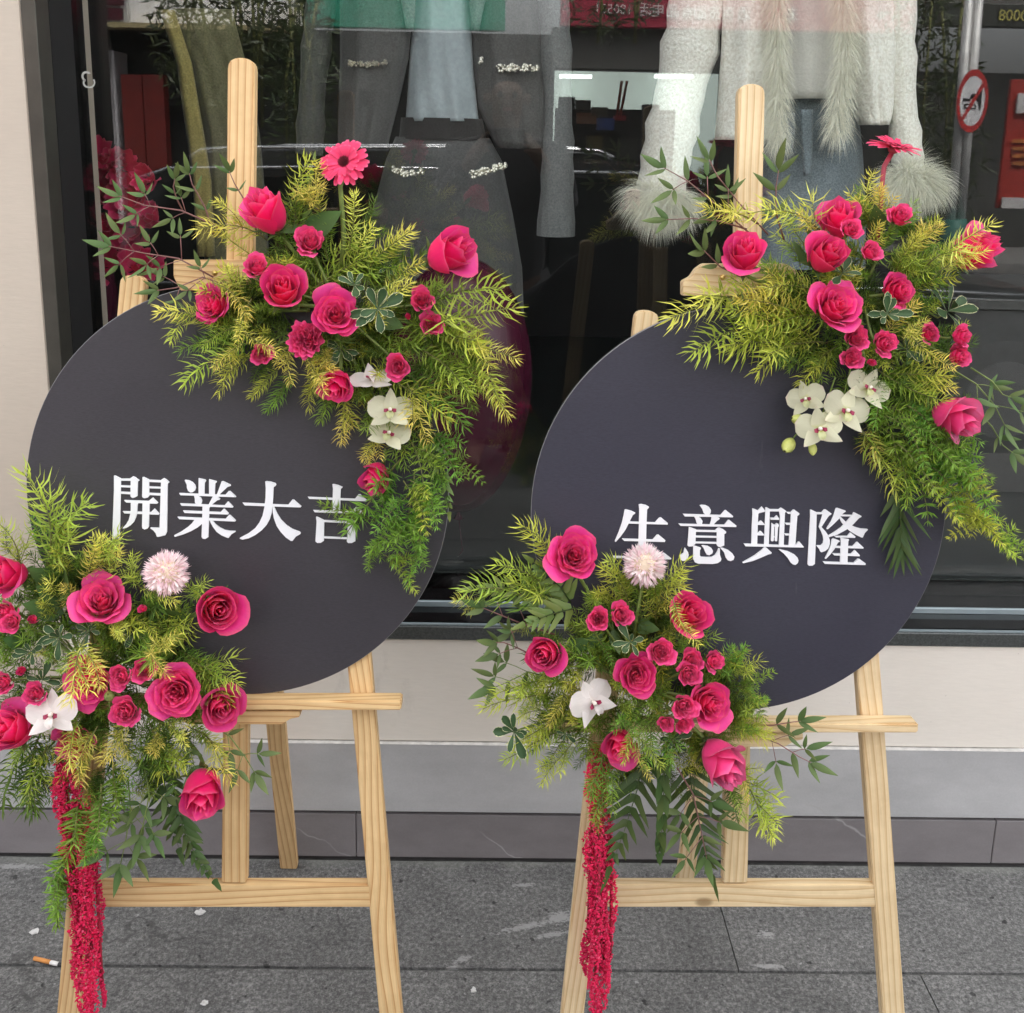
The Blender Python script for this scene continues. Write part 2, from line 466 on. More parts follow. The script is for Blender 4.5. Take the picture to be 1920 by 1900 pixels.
STAINS = [stain(985, 1738, 0.085, 0.012, 0.30), stain(1040, 1752, 0.05, 0.010, 0.25), stain(865, 1800, 0.035, 0.010, 0.5), stain(985, 1660, 0.035, 0.007, 0.1),
          stain(1435, 1752, 0.022, 0.016, 0), stain(1440, 1812, 0.04, 0.008, 0), stain(845, 1815, 0.02, 0.007, 0.3), stain(30, 1625, 0.07, 0.012, 0), stain(1050, 1720, 0.05, 0.022, 0.2)]
SLABM = mat_slab()
BASEM = plain("sand_joint", (0.085, 0.083, 0.078), 0.9, 0.3, 60)
FRAME = plain("dark_bronze_frame", (0.075, 0.072, 0.06), 0.35, 0.15, 20, 0.5)
BLACK = plain("black_gloss", (0.006, 0.006, 0.006), 0.12, 0.2, 20)
SILL = plain("dark_granite", (0.055, 0.06, 0.058), 0.22, 0.35, 260)
STRIP = plain("glass_edge_strip", (0.30, 0.36, 0.38), 0.25, 0.1, 20, 0.3)
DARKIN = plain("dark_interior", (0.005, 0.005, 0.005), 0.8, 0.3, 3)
BRASS = plain("brass", (0.55, 0.38, 0.14), 0.3, 0.1, 40, 1.0)

def mat_glass():
    m, nt, nodes, links, b = new_mat("shop_glass")
    nodes.remove(b)
    tr = N(nt, "ShaderNodeBsdfTransparent")
    tr.inputs["Color"].default_value = (0.96, 0.97, 0.96, 1)
    gl = N(nt, "ShaderNodeBsdfGlossy")
    gl.inputs["Roughness"].default_value = 0.0
    ge = N(nt, "ShaderNodeNewGeometry")
    dp = N(nt, "ShaderNodeVectorMath", operation='DOT_PRODUCT')
    links.new(ge.outputs["Normal"], dp.inputs[0])
    links.new(ge.outputs["Incoming"], dp.inputs[1])
    k = math_n(nt, 'POWER', math_n(nt, 'SUBTRACT', 1.0, math_n(nt, 'ABSOLUTE', dp.outputs["Value"])), 5.0)
    mx = N(nt, "ShaderNodeMixShader")
    links.new(math_n(nt, 'ADD', 0.05, math_n(nt, 'MULTIPLY', k, 0.85)), mx.inputs[0])
    links.new(tr.outputs[0], mx.inputs[1])
    links.new(gl.outputs[0], mx.inputs[2])
    links.new(mx.outputs[0], nodes["Material Output"].inputs[0])
    return m
GLASS = mat_glass()
def emit(name, col, s):
    m, nt, nodes, links, b = new_mat(name)
    b.inputs["Base Color"].default_value = (*col, 1)
    b.inputs["Emission Color"].default_value = (*col, 1)
    b.inputs["Emission Strength"].default_value = s
    return m

# ------------------------------------------------------------------ mesh helpers
def link(o, parent=None):
    COL.objects.link(o)
    if parent is not None:
        o.parent = parent
    return o
def mesh_data(name, verts, faces, mats, smooth=False, uvs=None, midx=None):
    me = bpy.data.meshes.new(name)
    me.from_pydata([tuple(v) for v in verts], [], faces)
    for m in (mats if isinstance(mats, (list, tuple)) else [mats]):
        me.materials.append(m)
    if uvs is not None:
        ul = me.uv_layers.new(name="UVMap")
        li = np.empty(len(me.loops), dtype=np.int32)
        me.loops.foreach_get("vertex_index", li)
        ul.data.foreach_set("uv", np.asarray(uvs, dtype=np.float32)[li].ravel())
    if midx is not None:
        me.polygons.foreach_set("material_index", midx)
    if smooth:
        me.polygons.foreach_set("use_smooth", [True] * len(me.polygons))
    me.update()
    return me
def obj(name, me, parent=None):
    return link(bpy.data.objects.new(name, me), parent)
def thing(name, label, cat, loc=(0, 0, 0), group=None, mat=None):
    o = bpy.data.objects.new(name, None)
    o.empty_display_size = 0.02
    if mat is not None:
        o.matrix_world = mat
    else:
        o.location = loc
    o["label"], o["category"] = label, cat
    if group:
        o["group"] = group
    return link(o)
def tag(o, label, cat, group=None):
    o["label"], o["category"] = label, cat
    if group:
        o["group"] = group
    return o
def local(o, pts):
    im = o.matrix_basis.inverted()
    return [im @ Vector(p) for p in pts]

def box_md(name, a, b, mats, bev=0.0):
    """axis-aligned box between corners a and b (coordinates as given)"""
    bm = bmesh.new()
    bmesh.ops.create_cube(bm, size=1.0)
    c = [(p + q) / 2 for p, q in zip(a, b)]
    s = [abs(q - p) for p, q in zip(a, b)]
    for v in bm.verts:
        v.co = Vector((c[0] + v.co.x * s[0], c[1] + v.co.y * s[1], c[2] + v.co.z * s[2]))
    if bev:
        bmesh.ops.bevel(bm, geom=bm.edges[:], offset=bev, segments=1, affect='EDGES')
    me = bpy.data.meshes.new(name)
    bm.to_mesh(me)
    bm.free()
    me.materials.append(mats)
    return me

def beam(name, parent, a, b, width, depth, front_n, mat, top_round=0.0, bev=0.0016, off=0.0):
    """a wooden bar from a to b; its front face is centred on the line a-b, depth goes away from front_n"""
    a, b = Vector(a), Vector(b)
    L = (b - a).length
    ez = (b - a).normalized()
    en = (front_n - ez * front_n.dot(ez)).normalized()
    ex = en.cross(ez) * -1.0
    prof = [(-width / 2, 0.0), (width / 2, 0.0)]
    if top_round > 0:
        top = [(width / 2, L - top_round)]
        for k in range(1, 8):
            t = math.pi * k / 8
            top.append((width / 2 * math.cos(t), L - top_round + top_round * math.sin(t) ** 0.7))
        top.append((-width / 2, L - top_round))
        prof += top
    else:
        prof += [(width / 2, L), (-width / 2, L)]
    bm = bmesh.new()
    fv = [bm.verts.new((x, 0, z)) for x, z in prof]
    bv = [bm.verts.new((x, depth, z)) for x, z in prof]
    n = len(prof)
    bm.faces.new(fv)
    bm.faces.new(bv[::-1])
    for i in range(n):
        bm.faces.new((fv[i], bv[i], bv[(i + 1) % n], fv[(i + 1) % n]))
    bmesh.ops.recalc_face_normals(bm, faces=bm.faces[:])
    if bev:
        bmesh.ops.bevel(bm, geom=bm.edges[:], offset=bev, segments=2, affect='EDGES')
    uvl = bm.loops.layers.uv.new("UVMap")
    o1 = random.random()
    for f in bm.faces:
        for l in f.loops:
            l[uvl].uv = (l.vert.co.x + l.vert.co.y * 0.85 + o1, l.vert.co.z)
    M = Matrix(((ex.x, -en.x, ez.x, a.x + en.x * off), (ex.y, -en.y, ez.y, a.y + en.y * off), (ex.z, -en.z, ez.z, a.z + en.z * off), (0, 0, 0, 1)))
    bm.transform(parent.matrix_basis.inverted() @ M)
    me = bpy.data.meshes.new(name)
    bm.to_mesh(me)
    bm.free()
    me.materials.append(mat)
    return obj(name, me, parent)

def tube_geo(pts, radii, seg=6, cap=True):
    pts = [Vector(p) for p in pts]
    if not isinstance(radii, (list, tuple)):
        radii = [radii] * len(pts)
    V, Fc, UV = [], [], []
    prev = None
    for i, p in enumerate(pts):
        d = (pts[min(i + 1, len(pts) - 1)] - pts[max(i - 1, 0)]).normalized()
        ref = prev if prev is not None else (Vector((0, 0, 1)) if abs(d.z) < 0.9 else Vector((1, 0, 0)))
        x = (ref - d * ref.dot(d)).normalized()
        prev = x
        y = d.cross(x)
        for k in range(seg):
            t = 2 * math.pi * k / seg
            V.append(p + (x * math.cos(t) + y * math.sin(t)) * radii[i])
            UV.append((k / seg, i / max(1, len(pts) - 1)))
    for i in range(len(pts) - 1):
        for k in range(seg):
            a, b = i * seg + k, i * seg + (k + 1) % seg
            Fc.append((a, b, b + seg, a + seg))
    if cap:
        Fc.append(tuple(range(seg))[::-1])
        Fc.append(tuple(range((len(pts) - 1) * seg, len(pts) * seg)))
    return V, Fc, UV
def tube(name, parent, pts, radii, mat, seg=6):
    if parent is not None:
        pts = local(parent, pts)
        sc = parent.matrix_basis.to_scale().x
        radii = [r / sc for r in radii] if isinstance(radii, (list, tuple)) else radii / sc
    V, Fc, UV = tube_geo(pts, radii, seg)
    return obj(name, mesh_data(name, V, Fc, mat, True, UV), parent)
def curve_pts(a, b, sag, n=8, side=Vector((0, 0, -1))):
    a, b = Vector(a), Vector(b)
    return [a.lerp(b, t) + side * (4 * sag * t * (1 - t)) for t in [i / (n - 1) for i in range(n)]]

def grid_geo(fn, nu, nv):
    V, UV, Fc = [], [], []
    for i in range(nu):
        for j in range(nv):
            u, v = i / (nu - 1), -1 + 2 * j / (nv - 1)
            V.append(fn(u, v))
            UV.append(((v + 1) / 2, u))
    for i in range(nu - 1):
        for j in range(nv - 1):
            a = i * nv + j
            Fc.append((a, a + 1, a + nv + 1, a + nv))
    return V, Fc, UV
def sstep(a, b, x):
    t = max(0.0, min(1.0, (x - a) / (b - a)))
    return t * t * (3 - 2 * t)
def frame_m(p, zdir, scale, roll=0.0):
    q = Vector(zdir).normalized().to_track_quat('Z', 'Y').to_matrix().to_4x4()
    return Matrix.Translation(p) @ q @ Matrix.Rotation(roll, 4, 'Z') @ Matrix.Diagonal((scale, scale, scale, 1))
def view_dir(ax, ay):
    az = math.sqrt(max(0.0, 1 - ax * ax - ay * ay))
    return (CR * ax + CU * ay - CF * az).normalized()

# ================================================================== SETTING
# ---- pavement of worn slabs
def build_pavement():
    base = obj("pavement", box_md("pavement", (-9, -0.75, -0.12), (9, WALL_Y + 0.02, -0.005), BASEM))
    base["kind"] = "structure"
    rows = [(WALL_Y - 0.004, 1.560, 1368), (1.556, 1.02, 1742), (1.016, 0.46, 1500), (0.456, -0.10, 1700)]
    for ri, (y1, y0, jx) in enumerate(rows):
        xj = on_z(jx, 1760 if ri == 0 else 1860, 0).x
        w = 1.9
        k0 = -5
        for k in range(k0, 6):
            x0, x1 = xj + k * w, xj + (k + 1) * w
            if ri > 1 and abs(k) > 3:
                continue
            dz = random.uniform(-0.0012, 0.0004)
            bm = bmesh.new()
            nx = 14
            j = 0.0012
            ring = []
            for a in range(nx):
                ring.append((x0 + j + (x1 - x0 - 2 * j) * a / (nx - 1), y0 + random.uniform(0.0005, 0.002)))
            for a in range(nx):
                ring.append((x1 - j - (x1 - x0 - 2 * j) * a / (nx - 1), y1 - random.uniform(0.0005, 0.002)))
            top = [bm.verts.new((x, y, dz)) for x, y in ring]
            bot = [bm.verts.new((x, y, -0.03)) for x, y in ring]
            bm.faces.new(top)
            for i in range(len(ring)):
                bm.faces.new((bot[i], bot[(i + 1) % len(ring)], top[(i + 1) % len(ring)], top[i]))
            me = bpy.data.meshes.new("paving_slab")
            bm.to_mesh(me)
            bm.free()
            me.materials.append(SLABM)
            obj("paving_slab", me, base)
    road = obj("road", box_md("road", (-40, -9.0, -0.3), (40, -0.752, -0.12), plain("asphalt", (0.055, 0.055, 0.056), 0.85, 0.3, 90)))
    road["kind"] = "structure"
    far = obj("far_pavement", box_md("far_pavement", (-40, -60.0, -0.3), (40, -9.002, 0.0), plain("far_paving", (0.16, 0.155, 0.15), 0.8, 0.2, 12)))
    far["kind"] = "structure"
build_pavement()

# ---- shop front
def build_shop():
    z_sill0, z_sill1 = on_y(1300, 1205, WALL_Y).z, on_y(1300, 1180, WALL_Y).z
    z_t1, z_t0 = on_y(1300, 1398, WALL_Y).z, on_y(1300, 1525, WALL_Y).z
    xl = on_y(62, 320, WALL_Y).x          # pilaster edge
    xf = on_y(90, 320, WALL_Y).x          # frame inner edge
    XR = 4.5
    s = thing("storefront", "cream shop front with grey stone plinth and big dark display window", "shop front", (0, WALL_Y, 0))
    def part(name, a, b, m, bev=0.0, p=None):
        l = s.location
        return obj(name, box_md(name, [a[i] - l[i] for i in range(3)], [b[i] - l[i] for i in range(3)], m, bev), p or s)
    part("wall", (xl, WALL_Y, z_t1 + 0.002), (XR, WALL_Y + 0.22, z_sill0 - 0.001), WALLM, 0.002)
    part("pilaster", (-3.5, WALL_Y, z_t1 + 0.002), (xl, WALL_Y + 0.3, 3.6), PILASTM, 0.003)
    part("wall", (xl, WALL_Y, 3.05), (XR, WALL_Y + 0.3, 7.5), WALLM)
    # the bodies behind the tiles
    part("tile_bed", (-3.5, WALL_Y + 0.006, -0.02), (XR, WALL_Y + 0.3, z_t1), GROUT)
    tw = 1.2
    xj = on_y(668, 1570, WALL_Y).x
    xj2 = on_y(1862, 1580, WALL_Y).x
    seam = (xj2 - xj)
    for k in range(-3, 4):
        a, b = xj + k * seam, xj + (k + 1) * seam
        if a > XR or b < -3.5:
            continue
        part("stone_tile", (max(a, -3.5) + 0.0008, WALL_Y - 0.002, 0.006), (min(b, XR) - 0.0008, WALL_Y + 0.02, z_t0 - 0.009), TILE_B, 0.0012)
        part("stone_tile", (max(a, -3.5) + 0.0006 + 0.466, WALL_Y - 0.006, z_t0), (min(b, XR) - 0.0006 + 0.466, WALL_Y + 0.02, z_t1 - 0.0015), TILE_A, 0.0012)
    part("window_sill", (xl, WALL_Y - 0.004, z_sill0), (XR, GLASS_Y + 0.10, z_sill1), SILL, 0.0015)
    part("sill_pan", (xf, WALL_Y + 0.012, z_sill1), (XR, GLASS_Y + 0.08, z_sill1 + 0.003), BLACK)
    part("sill_trim", (xf, WALL_Y + 0.001, z_sill1 + 0.0005), (XR, WALL_Y + 0.006, z_sill1 + 0.0035), STRIP)
    # uneven bead of filler between wall and tiles
    V, Fc = [], []
    rgc = random.Random(4)
    nn = 420
    for i in range(nn + 1):
        x = -1.6 + 5.0 * i / nn
        h = 0.0002 + 0.0018 * max(0, math.sin(i * .13) * math.sin(i * .041 + 1)) + rgc.uniform(0, .0007)
        for dz, dy in ((-0.0022 - rgc.uniform(0, .001), 0.0), (-0.0012, -0.0066), (h, -0.0012), (h + .0004, 0.004)):
            V.append((x, dy, z_t1 + dz))
    for i in range(nn):
        for k in range(3):
            q = 4 * i + k
            Fc.append((q, q + 4, q + 5, q + 1))
    obj("filler_bead", mesh_data("filler_bead", V, Fc, plain("pale_filler", (0.50, 0.48, 0.45), .8, .2, 60)), s)
    # window: dark frame, reveal and gasket
    part("window_frame", (xl + 0.001, WALL_Y - 0.003, z_sill1 + 0.001), (xf, WALL_Y + 0.05, 3.05), FRAME, 0.001)
    part("reveal", (xf - 0.02, WALL_Y + 0.051, z_sill1 + 0.001), (xf + 0.0006, GLASS_Y - 0.004, 3.05), plain("matt_black_reveal", (0.008, 0.008, 0.008), 0.6))
    xg = on_y(128, 320, GLASS_Y - 0.01).x
    part("mullion", (xf + 0.001, GLASS_Y - 0.012, z_sill1 + 0.004), (xg - 0.004, GLASS_Y + 0.04, 3.05), BLACK)
    part("gasket", (xg - 0.0038, GLASS_Y - 0.016, z_sill1 + 0.004), (xg + 0.0035, GLASS_Y + 0.03, 3.05), plain("grey_gasket", (0.16, 0.17, 0.165), 0.4))
    yb = on_y(1000, 1138, 1.93)
    zb = z_sill1 + 0.003
    part("bottom_rail", (xf, 1.915, zb), (XR, 1.922, zb + 0.012), STRIP, 0.001)
    g = part("window_glass", (xg + 0.004, GLASS_Y, z_sill1 + 0.004), (XR, GLASS_Y + 0.008, 3.05), GLASS)
    # small pale emblem stuck on the glass
    c = on_y(164, 150, GLASS_Y - 0.0008)
    V, Fc = [], []
    r = 0.0125
    def arc(cx, cz, a0, a1, rad, w):
        n = 12
        i0 = len(V)
        for k in range(n + 1):
            t = math.radians(a0 + (a1 - a0) * k / n)
            for rr in (rad - w, rad):
                V.append((c.x + cx + rr * math.cos(t) - s.location.x, GLASS_Y - 0.0008 - s.location.y, c.z + cz + rr * math.sin(t)))
        for k in range(n):
            q = i0 + 2 * k
            Fc.append((q, q + 1, q + 3, q + 2))
    arc(-0.001, 0.006, 40, 250, r * 0.8, 0.004)
    arc(0.003, -0.004, -100, 30, r * 0.9, 0.003)
    arc(-0.0005, -0.006, 120, 290, r * 0.7, 0.0035)
    obj("emblem", mesh_data("emblem", V, Fc, plain("pale_decal", (0.62, 0.62, 0.58), 0.5)), s)
    # interior shell
    def shell(name, a, b, m):
        o = obj(name, box_md(name, a, b, m))
        o["kind"] = "structure"
        return o
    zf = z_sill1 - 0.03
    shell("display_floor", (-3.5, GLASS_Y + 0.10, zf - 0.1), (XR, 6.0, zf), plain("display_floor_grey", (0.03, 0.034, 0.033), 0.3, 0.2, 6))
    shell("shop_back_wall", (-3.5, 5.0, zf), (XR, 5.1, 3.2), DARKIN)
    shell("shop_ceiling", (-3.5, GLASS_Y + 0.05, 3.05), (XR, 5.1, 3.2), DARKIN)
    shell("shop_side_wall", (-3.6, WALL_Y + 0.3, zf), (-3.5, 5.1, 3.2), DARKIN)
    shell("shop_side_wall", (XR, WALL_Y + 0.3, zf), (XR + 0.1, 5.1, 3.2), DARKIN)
    return z_sill1
Z_SILL = build_shop()
ZF = Z_SILL - 0.03

# ================================================================== EASELS
def build_easel(label, wood, post_top, post_bot, leg_l, leg_r, cross, tray, clamp, clamp_shape, rear, wpost=0.038):
    base = on_z((leg_l[1][0] + leg_r[1][0]) / 2, 1990, 0)
    e = thing("display_easel", label, "easel", (base.x, base.y, 0), "wooden display easels")
    def ext(p_top, p_low, zstop=0.0):
        a, b = on_lean(*p_top), on_lean(*p_low)
        t = (zstop - a.z) / (b.z - a.z)
        return a, a + (b - a) * t
    for top, low in (leg_l, leg_r):
        a, b = ext(top, low)
        beam("leg", e, b, a, 0.0355, 0.020, LEAN_N, wood, 0.012)
    a, b = on_lean(*post_top), on_lean(*post_bot)
    beam("post", e, b, a, wpost, 0.020, LEAN_N, wood, 0.015, off=-0.001)
    a, b = on_lean(cross[0], cross[2]), on_lean(cross[1], cross[2])
    beam("crossbar", e, a, b, 0.0385, 0.018, LEAN_N, wood, 0, off=-0.001)
    # tray: a bar that stands forward of the legs, with a lip, and a shaped bracket under it
    tf = 0.030
    a, b = on_lean(tray[0], tray[2], tf), on_lean(tray[1], tray[2], tf)
    h = px_size(a, tray[3])
    beam("tray", e, a, b, h, tf - 0.001, LEAN_N, wood, 0, 0.002)
    pc = tray[4]
    # bracket
    def shaped(name, pts, off, depth):
        w = [on_lean(x, y, off) for x, y in pts]
        bm = bmesh.new()
        fv = [bm.verts.new(p) for p in w]
        bv = [bm.verts.new(p - LEAN_N * depth) for p in w]
        n = len(w)
        bm.faces.new(fv)
        bm.faces.new(bv[::-1])
        for i in range(n):
            bm.faces.new((fv[i], bv[i], bv[(i + 1) % n], fv[(i + 1) % n]))
        bmesh.ops.recalc_face_normals(bm, faces=bm.faces[:])
        bmesh.ops.bevel(bm, geom=bm.edges[:], offset=0.0012, segments=2, affect='EDGES')
        uvl = bm.loops.layers.uv.new("UVMap")
        for f in bm.faces:
            for l in f.loops:
                l[uvl].uv = (l.vert.co.z + 0.6 * l.vert.co.y, l.vert.co.x)
        bm.transform(e.matrix_basis.inverted())
        me = bpy.data.meshes.new(name)
        bm.to_mesh(me)
        bm.free()
        me.materials.append(wood)
        return obj(name, me, e)
    y0 = tray[2] + tray[3] / 2
    half = 122
    shaped("bracket", [(pc - half, y0 + 1), (pc + half, y0 + 1), (pc + half, y0 + 12), (pc + half - 18, y0 + 16), (pc + half - 34, y0 + 26), (pc - half + 34, y0 + 26), (pc - half + 18, y0 + 16), (pc - half, y0 + 12)], 0.021, 0.0205)
    cx, ct, cb, hw = clamp
    pts = [(cx + sx * hw * fx, ct + (cb - ct) * fy) for sx, seq in ((-1, clamp_shape), (1, clamp_shape[::-1])) for fx, fy in seq]
    shaped("clamp", pts, 0.026, 0.0255)
    for sx in (-1, 1):
        p = on_lean(cx + sx * hw * 0.37, ct + (cb - ct) * 0.42, 0.0262)
        bm = bmesh.new()
        bmesh.ops.create_uvsphere(bm, u_segments=10, v_segments=6, radius=0.0042)
        bm.transform(e.matrix_basis.inverted() @ Matrix.Translation(p))
        me = bpy.data.meshes.new("screw")
        bm.to_mesh(me)
        bm.free()
        me.materials.append(BRASS)
        obj("screw", me, e)
    ft = on_z(rear[1][0], rear[1][1], 0)
    tp = on_lean(rear[0][0], rear[0][1], -0.024)
    beam("rear_leg", e, ft, tp, 0.034, 0.018, Vector((0, -1, 0)), wood, 0.0)
    return e
OGEE_UP = [(1.0, 1.0), (1.0, 0.55), (0.87, 0.42), (0.78, 0.16), (0.66, 0.0)]        # clamp with a swept top
OGEE_DN = [(0.90, 1.0), (0.98, 0.62), (1.0, 0.55), (1.0, 0.0)]
build_easel("honey pine easel on the left, darker grained of the two", WOOD_L, (452, 108), (438, 1657), ((249, 517), (128, 1900)), ((612, 560), (732, 1900)),
            (178, 703, 1681), (128, 752, 1323.5, 19, 440), (448, 488, 545, 123), OGEE_DN, ((446, 600), (541, 1630)))
build_easel("pale pine easel on the right, with swept clamp and brass screws", WOOD_R, (1410, 157), (1379, 1657), ((1214, 583), (1074, 1900)), ((1580, 590), (1676, 1900)),
            (1105, 1646, 1681), (1028, 1722, 1366, 18.5, 1384), (1398, 495, 555, 117), OGEE_UP, ((1432, 600), (1284, 1662)))

# ================================================================== ROUND BOARDS WITH LETTERING
G = {}
G["kai"] = (200, 880, 12.667, [
 [(172,155),(200,155),(330,220),(335,225),(330,600),(318,1200),(300,1640),(130,1660),(150,1100),(172,500)],
 [(300,228),(570,228),(570,278),(300,275)], [(325,385),(580,395),(575,440),(325,428)], [(325,535),(575,548),(570,600),(325,585)],
 [(545,225),(620,172),(680,195),(775,270),(735,300),(728,640),(680,668),(620,685),(585,670),(562,635),(570,260)],
 [(850,190),(880,190),(1005,250),(1005,640),(975,675),(900,692),(860,680),(840,650)],
 [(1000,255),(1285,268),(1295,318),(1000,303)], [(1000,412),(1290,425),(1285,465),(1000,455)], [(1000,565),(1290,578),(1285,630),(1000,615)],
 [(1270,268),(1350,215),(1410,245),(1485,315),(1445,350),(1440,700),(1430,1490),(1390,1570),(1220,1610),(1190,1600),(1160,1520),(1110,1460),(1030,1400),(1040,1390),(1245,1400),(1255,1390),(1275,700),(1290,320)],
 [(415,738),(990,760),(1090,675),(1215,800),(1195,822),(1050,820),(470,795),(435,770)],
 [(380,1002),(1040,1025),(1130,940),(1245,1060),(1235,1085),(420,1052)],
 [(570,780),(740,800),(730,860),(715,1060),(690,1150),(640,1260),(560,1340),(460,1400),(385,1412),(380,1395),(460,1310),(520,1210),(555,1080),(572,950)],
 [(850,780),(1012,800),(1010,1000),(995,1370),(970,1410),(900,1435),(845,1405),(838,1360)]])
G["ye"] = (320, 880, 12.667, [
 [(330,262),(350,255),(440,270),(520,310),(580,380),(597,440),(575,510),(520,550),(470,555),(415,520),(385,450),(380,370)],
 [(662,215),(820,250),(840,275),(830,300),(805,330),(800,620),(660,620)], [(910,240),(1080,285),(1095,310),(1055,345),(1045,630),(910,630)],
 [(1210,290),(1250,290),(1420,370),(1425,400),(1350,425),(1160,605),(1150,630),(1085,630)],
 [(200,570),(1295,610),(1370,525),(1410,520),(1550,650),(1545,668),(230,620)],
 [(550,625),(650,630),(715,680),(745,750),(730,820),(700,845),(600,840),(575,790),(572,700)],
 [(1005,635),(1110,650),(1170,705),(1160,730),(1110,740),(960,860),(890,860)],
 [(222,815),(1275,862),(1350,775),(1375,780),(1485,895),(1475,915),(260,870)], [(290,985),(1180,1022),(1255,940),(1275,945),(1380,1055),(1360,1080),(330,1042)],
 [(160,1135),(1295,1185),(1380,1090),(1410,1092),(1545,1220),(1530,1245),(205,1190)],
 [(755,860),(950,880),(910,930),(905,1250),(890,1620),(820,1660),(760,1650),(732,1610),(745,1250)],
 [(580,1180),(745,1180),(745,1300),(640,1385),(480,1475),(300,1550),(105,1608),(80,1590),(85,1570),(240,1490),(400,1380),(500,1290)],
 [(920,1200),(980,1210),(1060,1310),(1160,1390),(1280,1450),(1400,1470),(1530,1475),(1540,1490),(1440,1550),(1375,1635),(1340,1630),(1200,1570),(1090,1490),(1000,1370),(950,1280)]])
G["da"] = (445, 890, 13.571, [
 [(708,180),(740,172),(850,185),(960,220),(988,255),(970,295),(920,325),(910,600),(890,820),(870,980),(820,1150),(740,1290),(620,1420),(460,1540),(290,1625),(130,1658),(65,1635),(62,1615),(110,1590),(280,1500),(450,1370),(560,1220),(640,1050),(690,820),(715,600),(722,350)],
 [(130,720),(1290,772),(1400,640),(1440,645),(1630,810),(1605,840),(190,790)],
 [(895,820),(935,820),(1010,990),(1110,1150),(1250,1290),(1400,1390),(1580,1455),(1615,1495),(1600,1520),(1490,1580),(1405,1690),(1360,1690),(1230,1600),(1100,1460),(1000,1310),(930,1120),(898,960)]])
G["ji"] = (560, 890, 13.571, [
 [(858,250),(890,245),(1000,270),(1118,320),(1110,340),(1070,370),(1050,940),(870,930),(860,700),(872,360)],
 [(230,570),(1430,620),(1520,510),(1560,502),(1745,660),(1730,685),(270,622)], [(365,905),(1350,945),(1440,840),(1480,830),(1670,975),(1655,1005),(410,962)],
 [(440,1080),(470,1078),(650,1165),(650,1200),(640,1690),(560,1740),(470,1742),(425,1700),(455,1200)], [(640,1162),(1290,1195),(1280,1240),(640,1210)],
 [(1250,1160),(1310,1115),(1460,1215),(1445,1260),(1440,1700),(1350,1745),(1260,1745),(1225,1705),(1250,1250)], [(635,1580),(1240,1605),(1240,1650),(635,1625)]])
G["sheng"] = (1140, 930, 12.667, [
 [(730,205),(790,198),(900,220),(975,265),(970,285),(930,325),(915,700),(895,1480),(710,1475),(735,700),(742,310)],
 [(395,335),(425,325),(560,360),(650,405),(640,425),(590,460),(500,640),(420,800),(300,970),(185,1095),(165,1085),(165,1065),(250,870),(330,640),(370,470)],
 [(510,612),(1115,632),(1220,520),(1260,515),(1420,650),(1418,685),(490,660)], [(335,1020),(1060,1040),(1160,930),(1200,925),(1365,1060),(1350,1098),(385,1072)],
 [(105,1430),(1225,1465),(1310,1358),(1340,1362),(1505,1490),(1490,1510),(150,1480)]])
G["yi"] = (1265, 930, 12.664, [
 [(595,228),(640,215),(740,225),(820,270),(862,340),(855,410),(820,450),(730,450),(690,410),(660,320)],
 [(195,432),(1090,458),(1190,345),(1220,342),(1390,485),(1380,512),(240,490)],
 [(460,485),(540,485),(620,530),(665,600),(650,670),(610,690),(550,690),(520,640),(505,570)], [(880,485),(1050,520),(1070,540),(1060,560),(1000,600),(920,690),(835,690),(865,590)],
 [(95,665),(1180,690),(1270,575),(1300,575),(1470,715),(1460,742),(140,715)],
 [(340,745),(370,748),(520,805),(505,860),(495,1140),(430,1200),(340,1205),(305,1180),(325,960)],
 [(500,812),(1010,822),(1010,865),(500,855)], [(495,950),(1010,962),(1005,1000),(495,990)], [(495,1092),(1010,1102),(1005,1142),(495,1130)],
 [(960,825),(1020,765),(1060,755),(1160,800),(1228,860),(1215,890),(1180,910),(1178,1180),(1080,1220),(1030,1205),(1000,1170),(1002,870)],
 [(235,1240),(255,1240),(320,1340),(335,1410),(310,1490),(240,1545),(180,1545),(125,1500),(112,1450),(140,1410),(210,1360)],
 [(445,1190),(480,1190),(620,1235),(625,1255),(600,1290),(598,1420),(630,1455),(760,1460),(880,1455),(960,1410),(1010,1330),(1040,1250),(1075,1255),(1075,1400),(1110,1500),(1095,1550),(1020,1600),(900,1620),(560,1612),(480,1580),(440,1500)],
 [(640,1185),(680,1175),(790,1195),(880,1250),(912,1310),(895,1370),(820,1412),(760,1395),(725,1330),(690,1245)],
 [(1085,1240),(1130,1235),(1270,1290),(1380,1380),(1420,1450),(1400,1520),(1330,1550),(1260,1530),(1215,1470),(1180,1350)]])
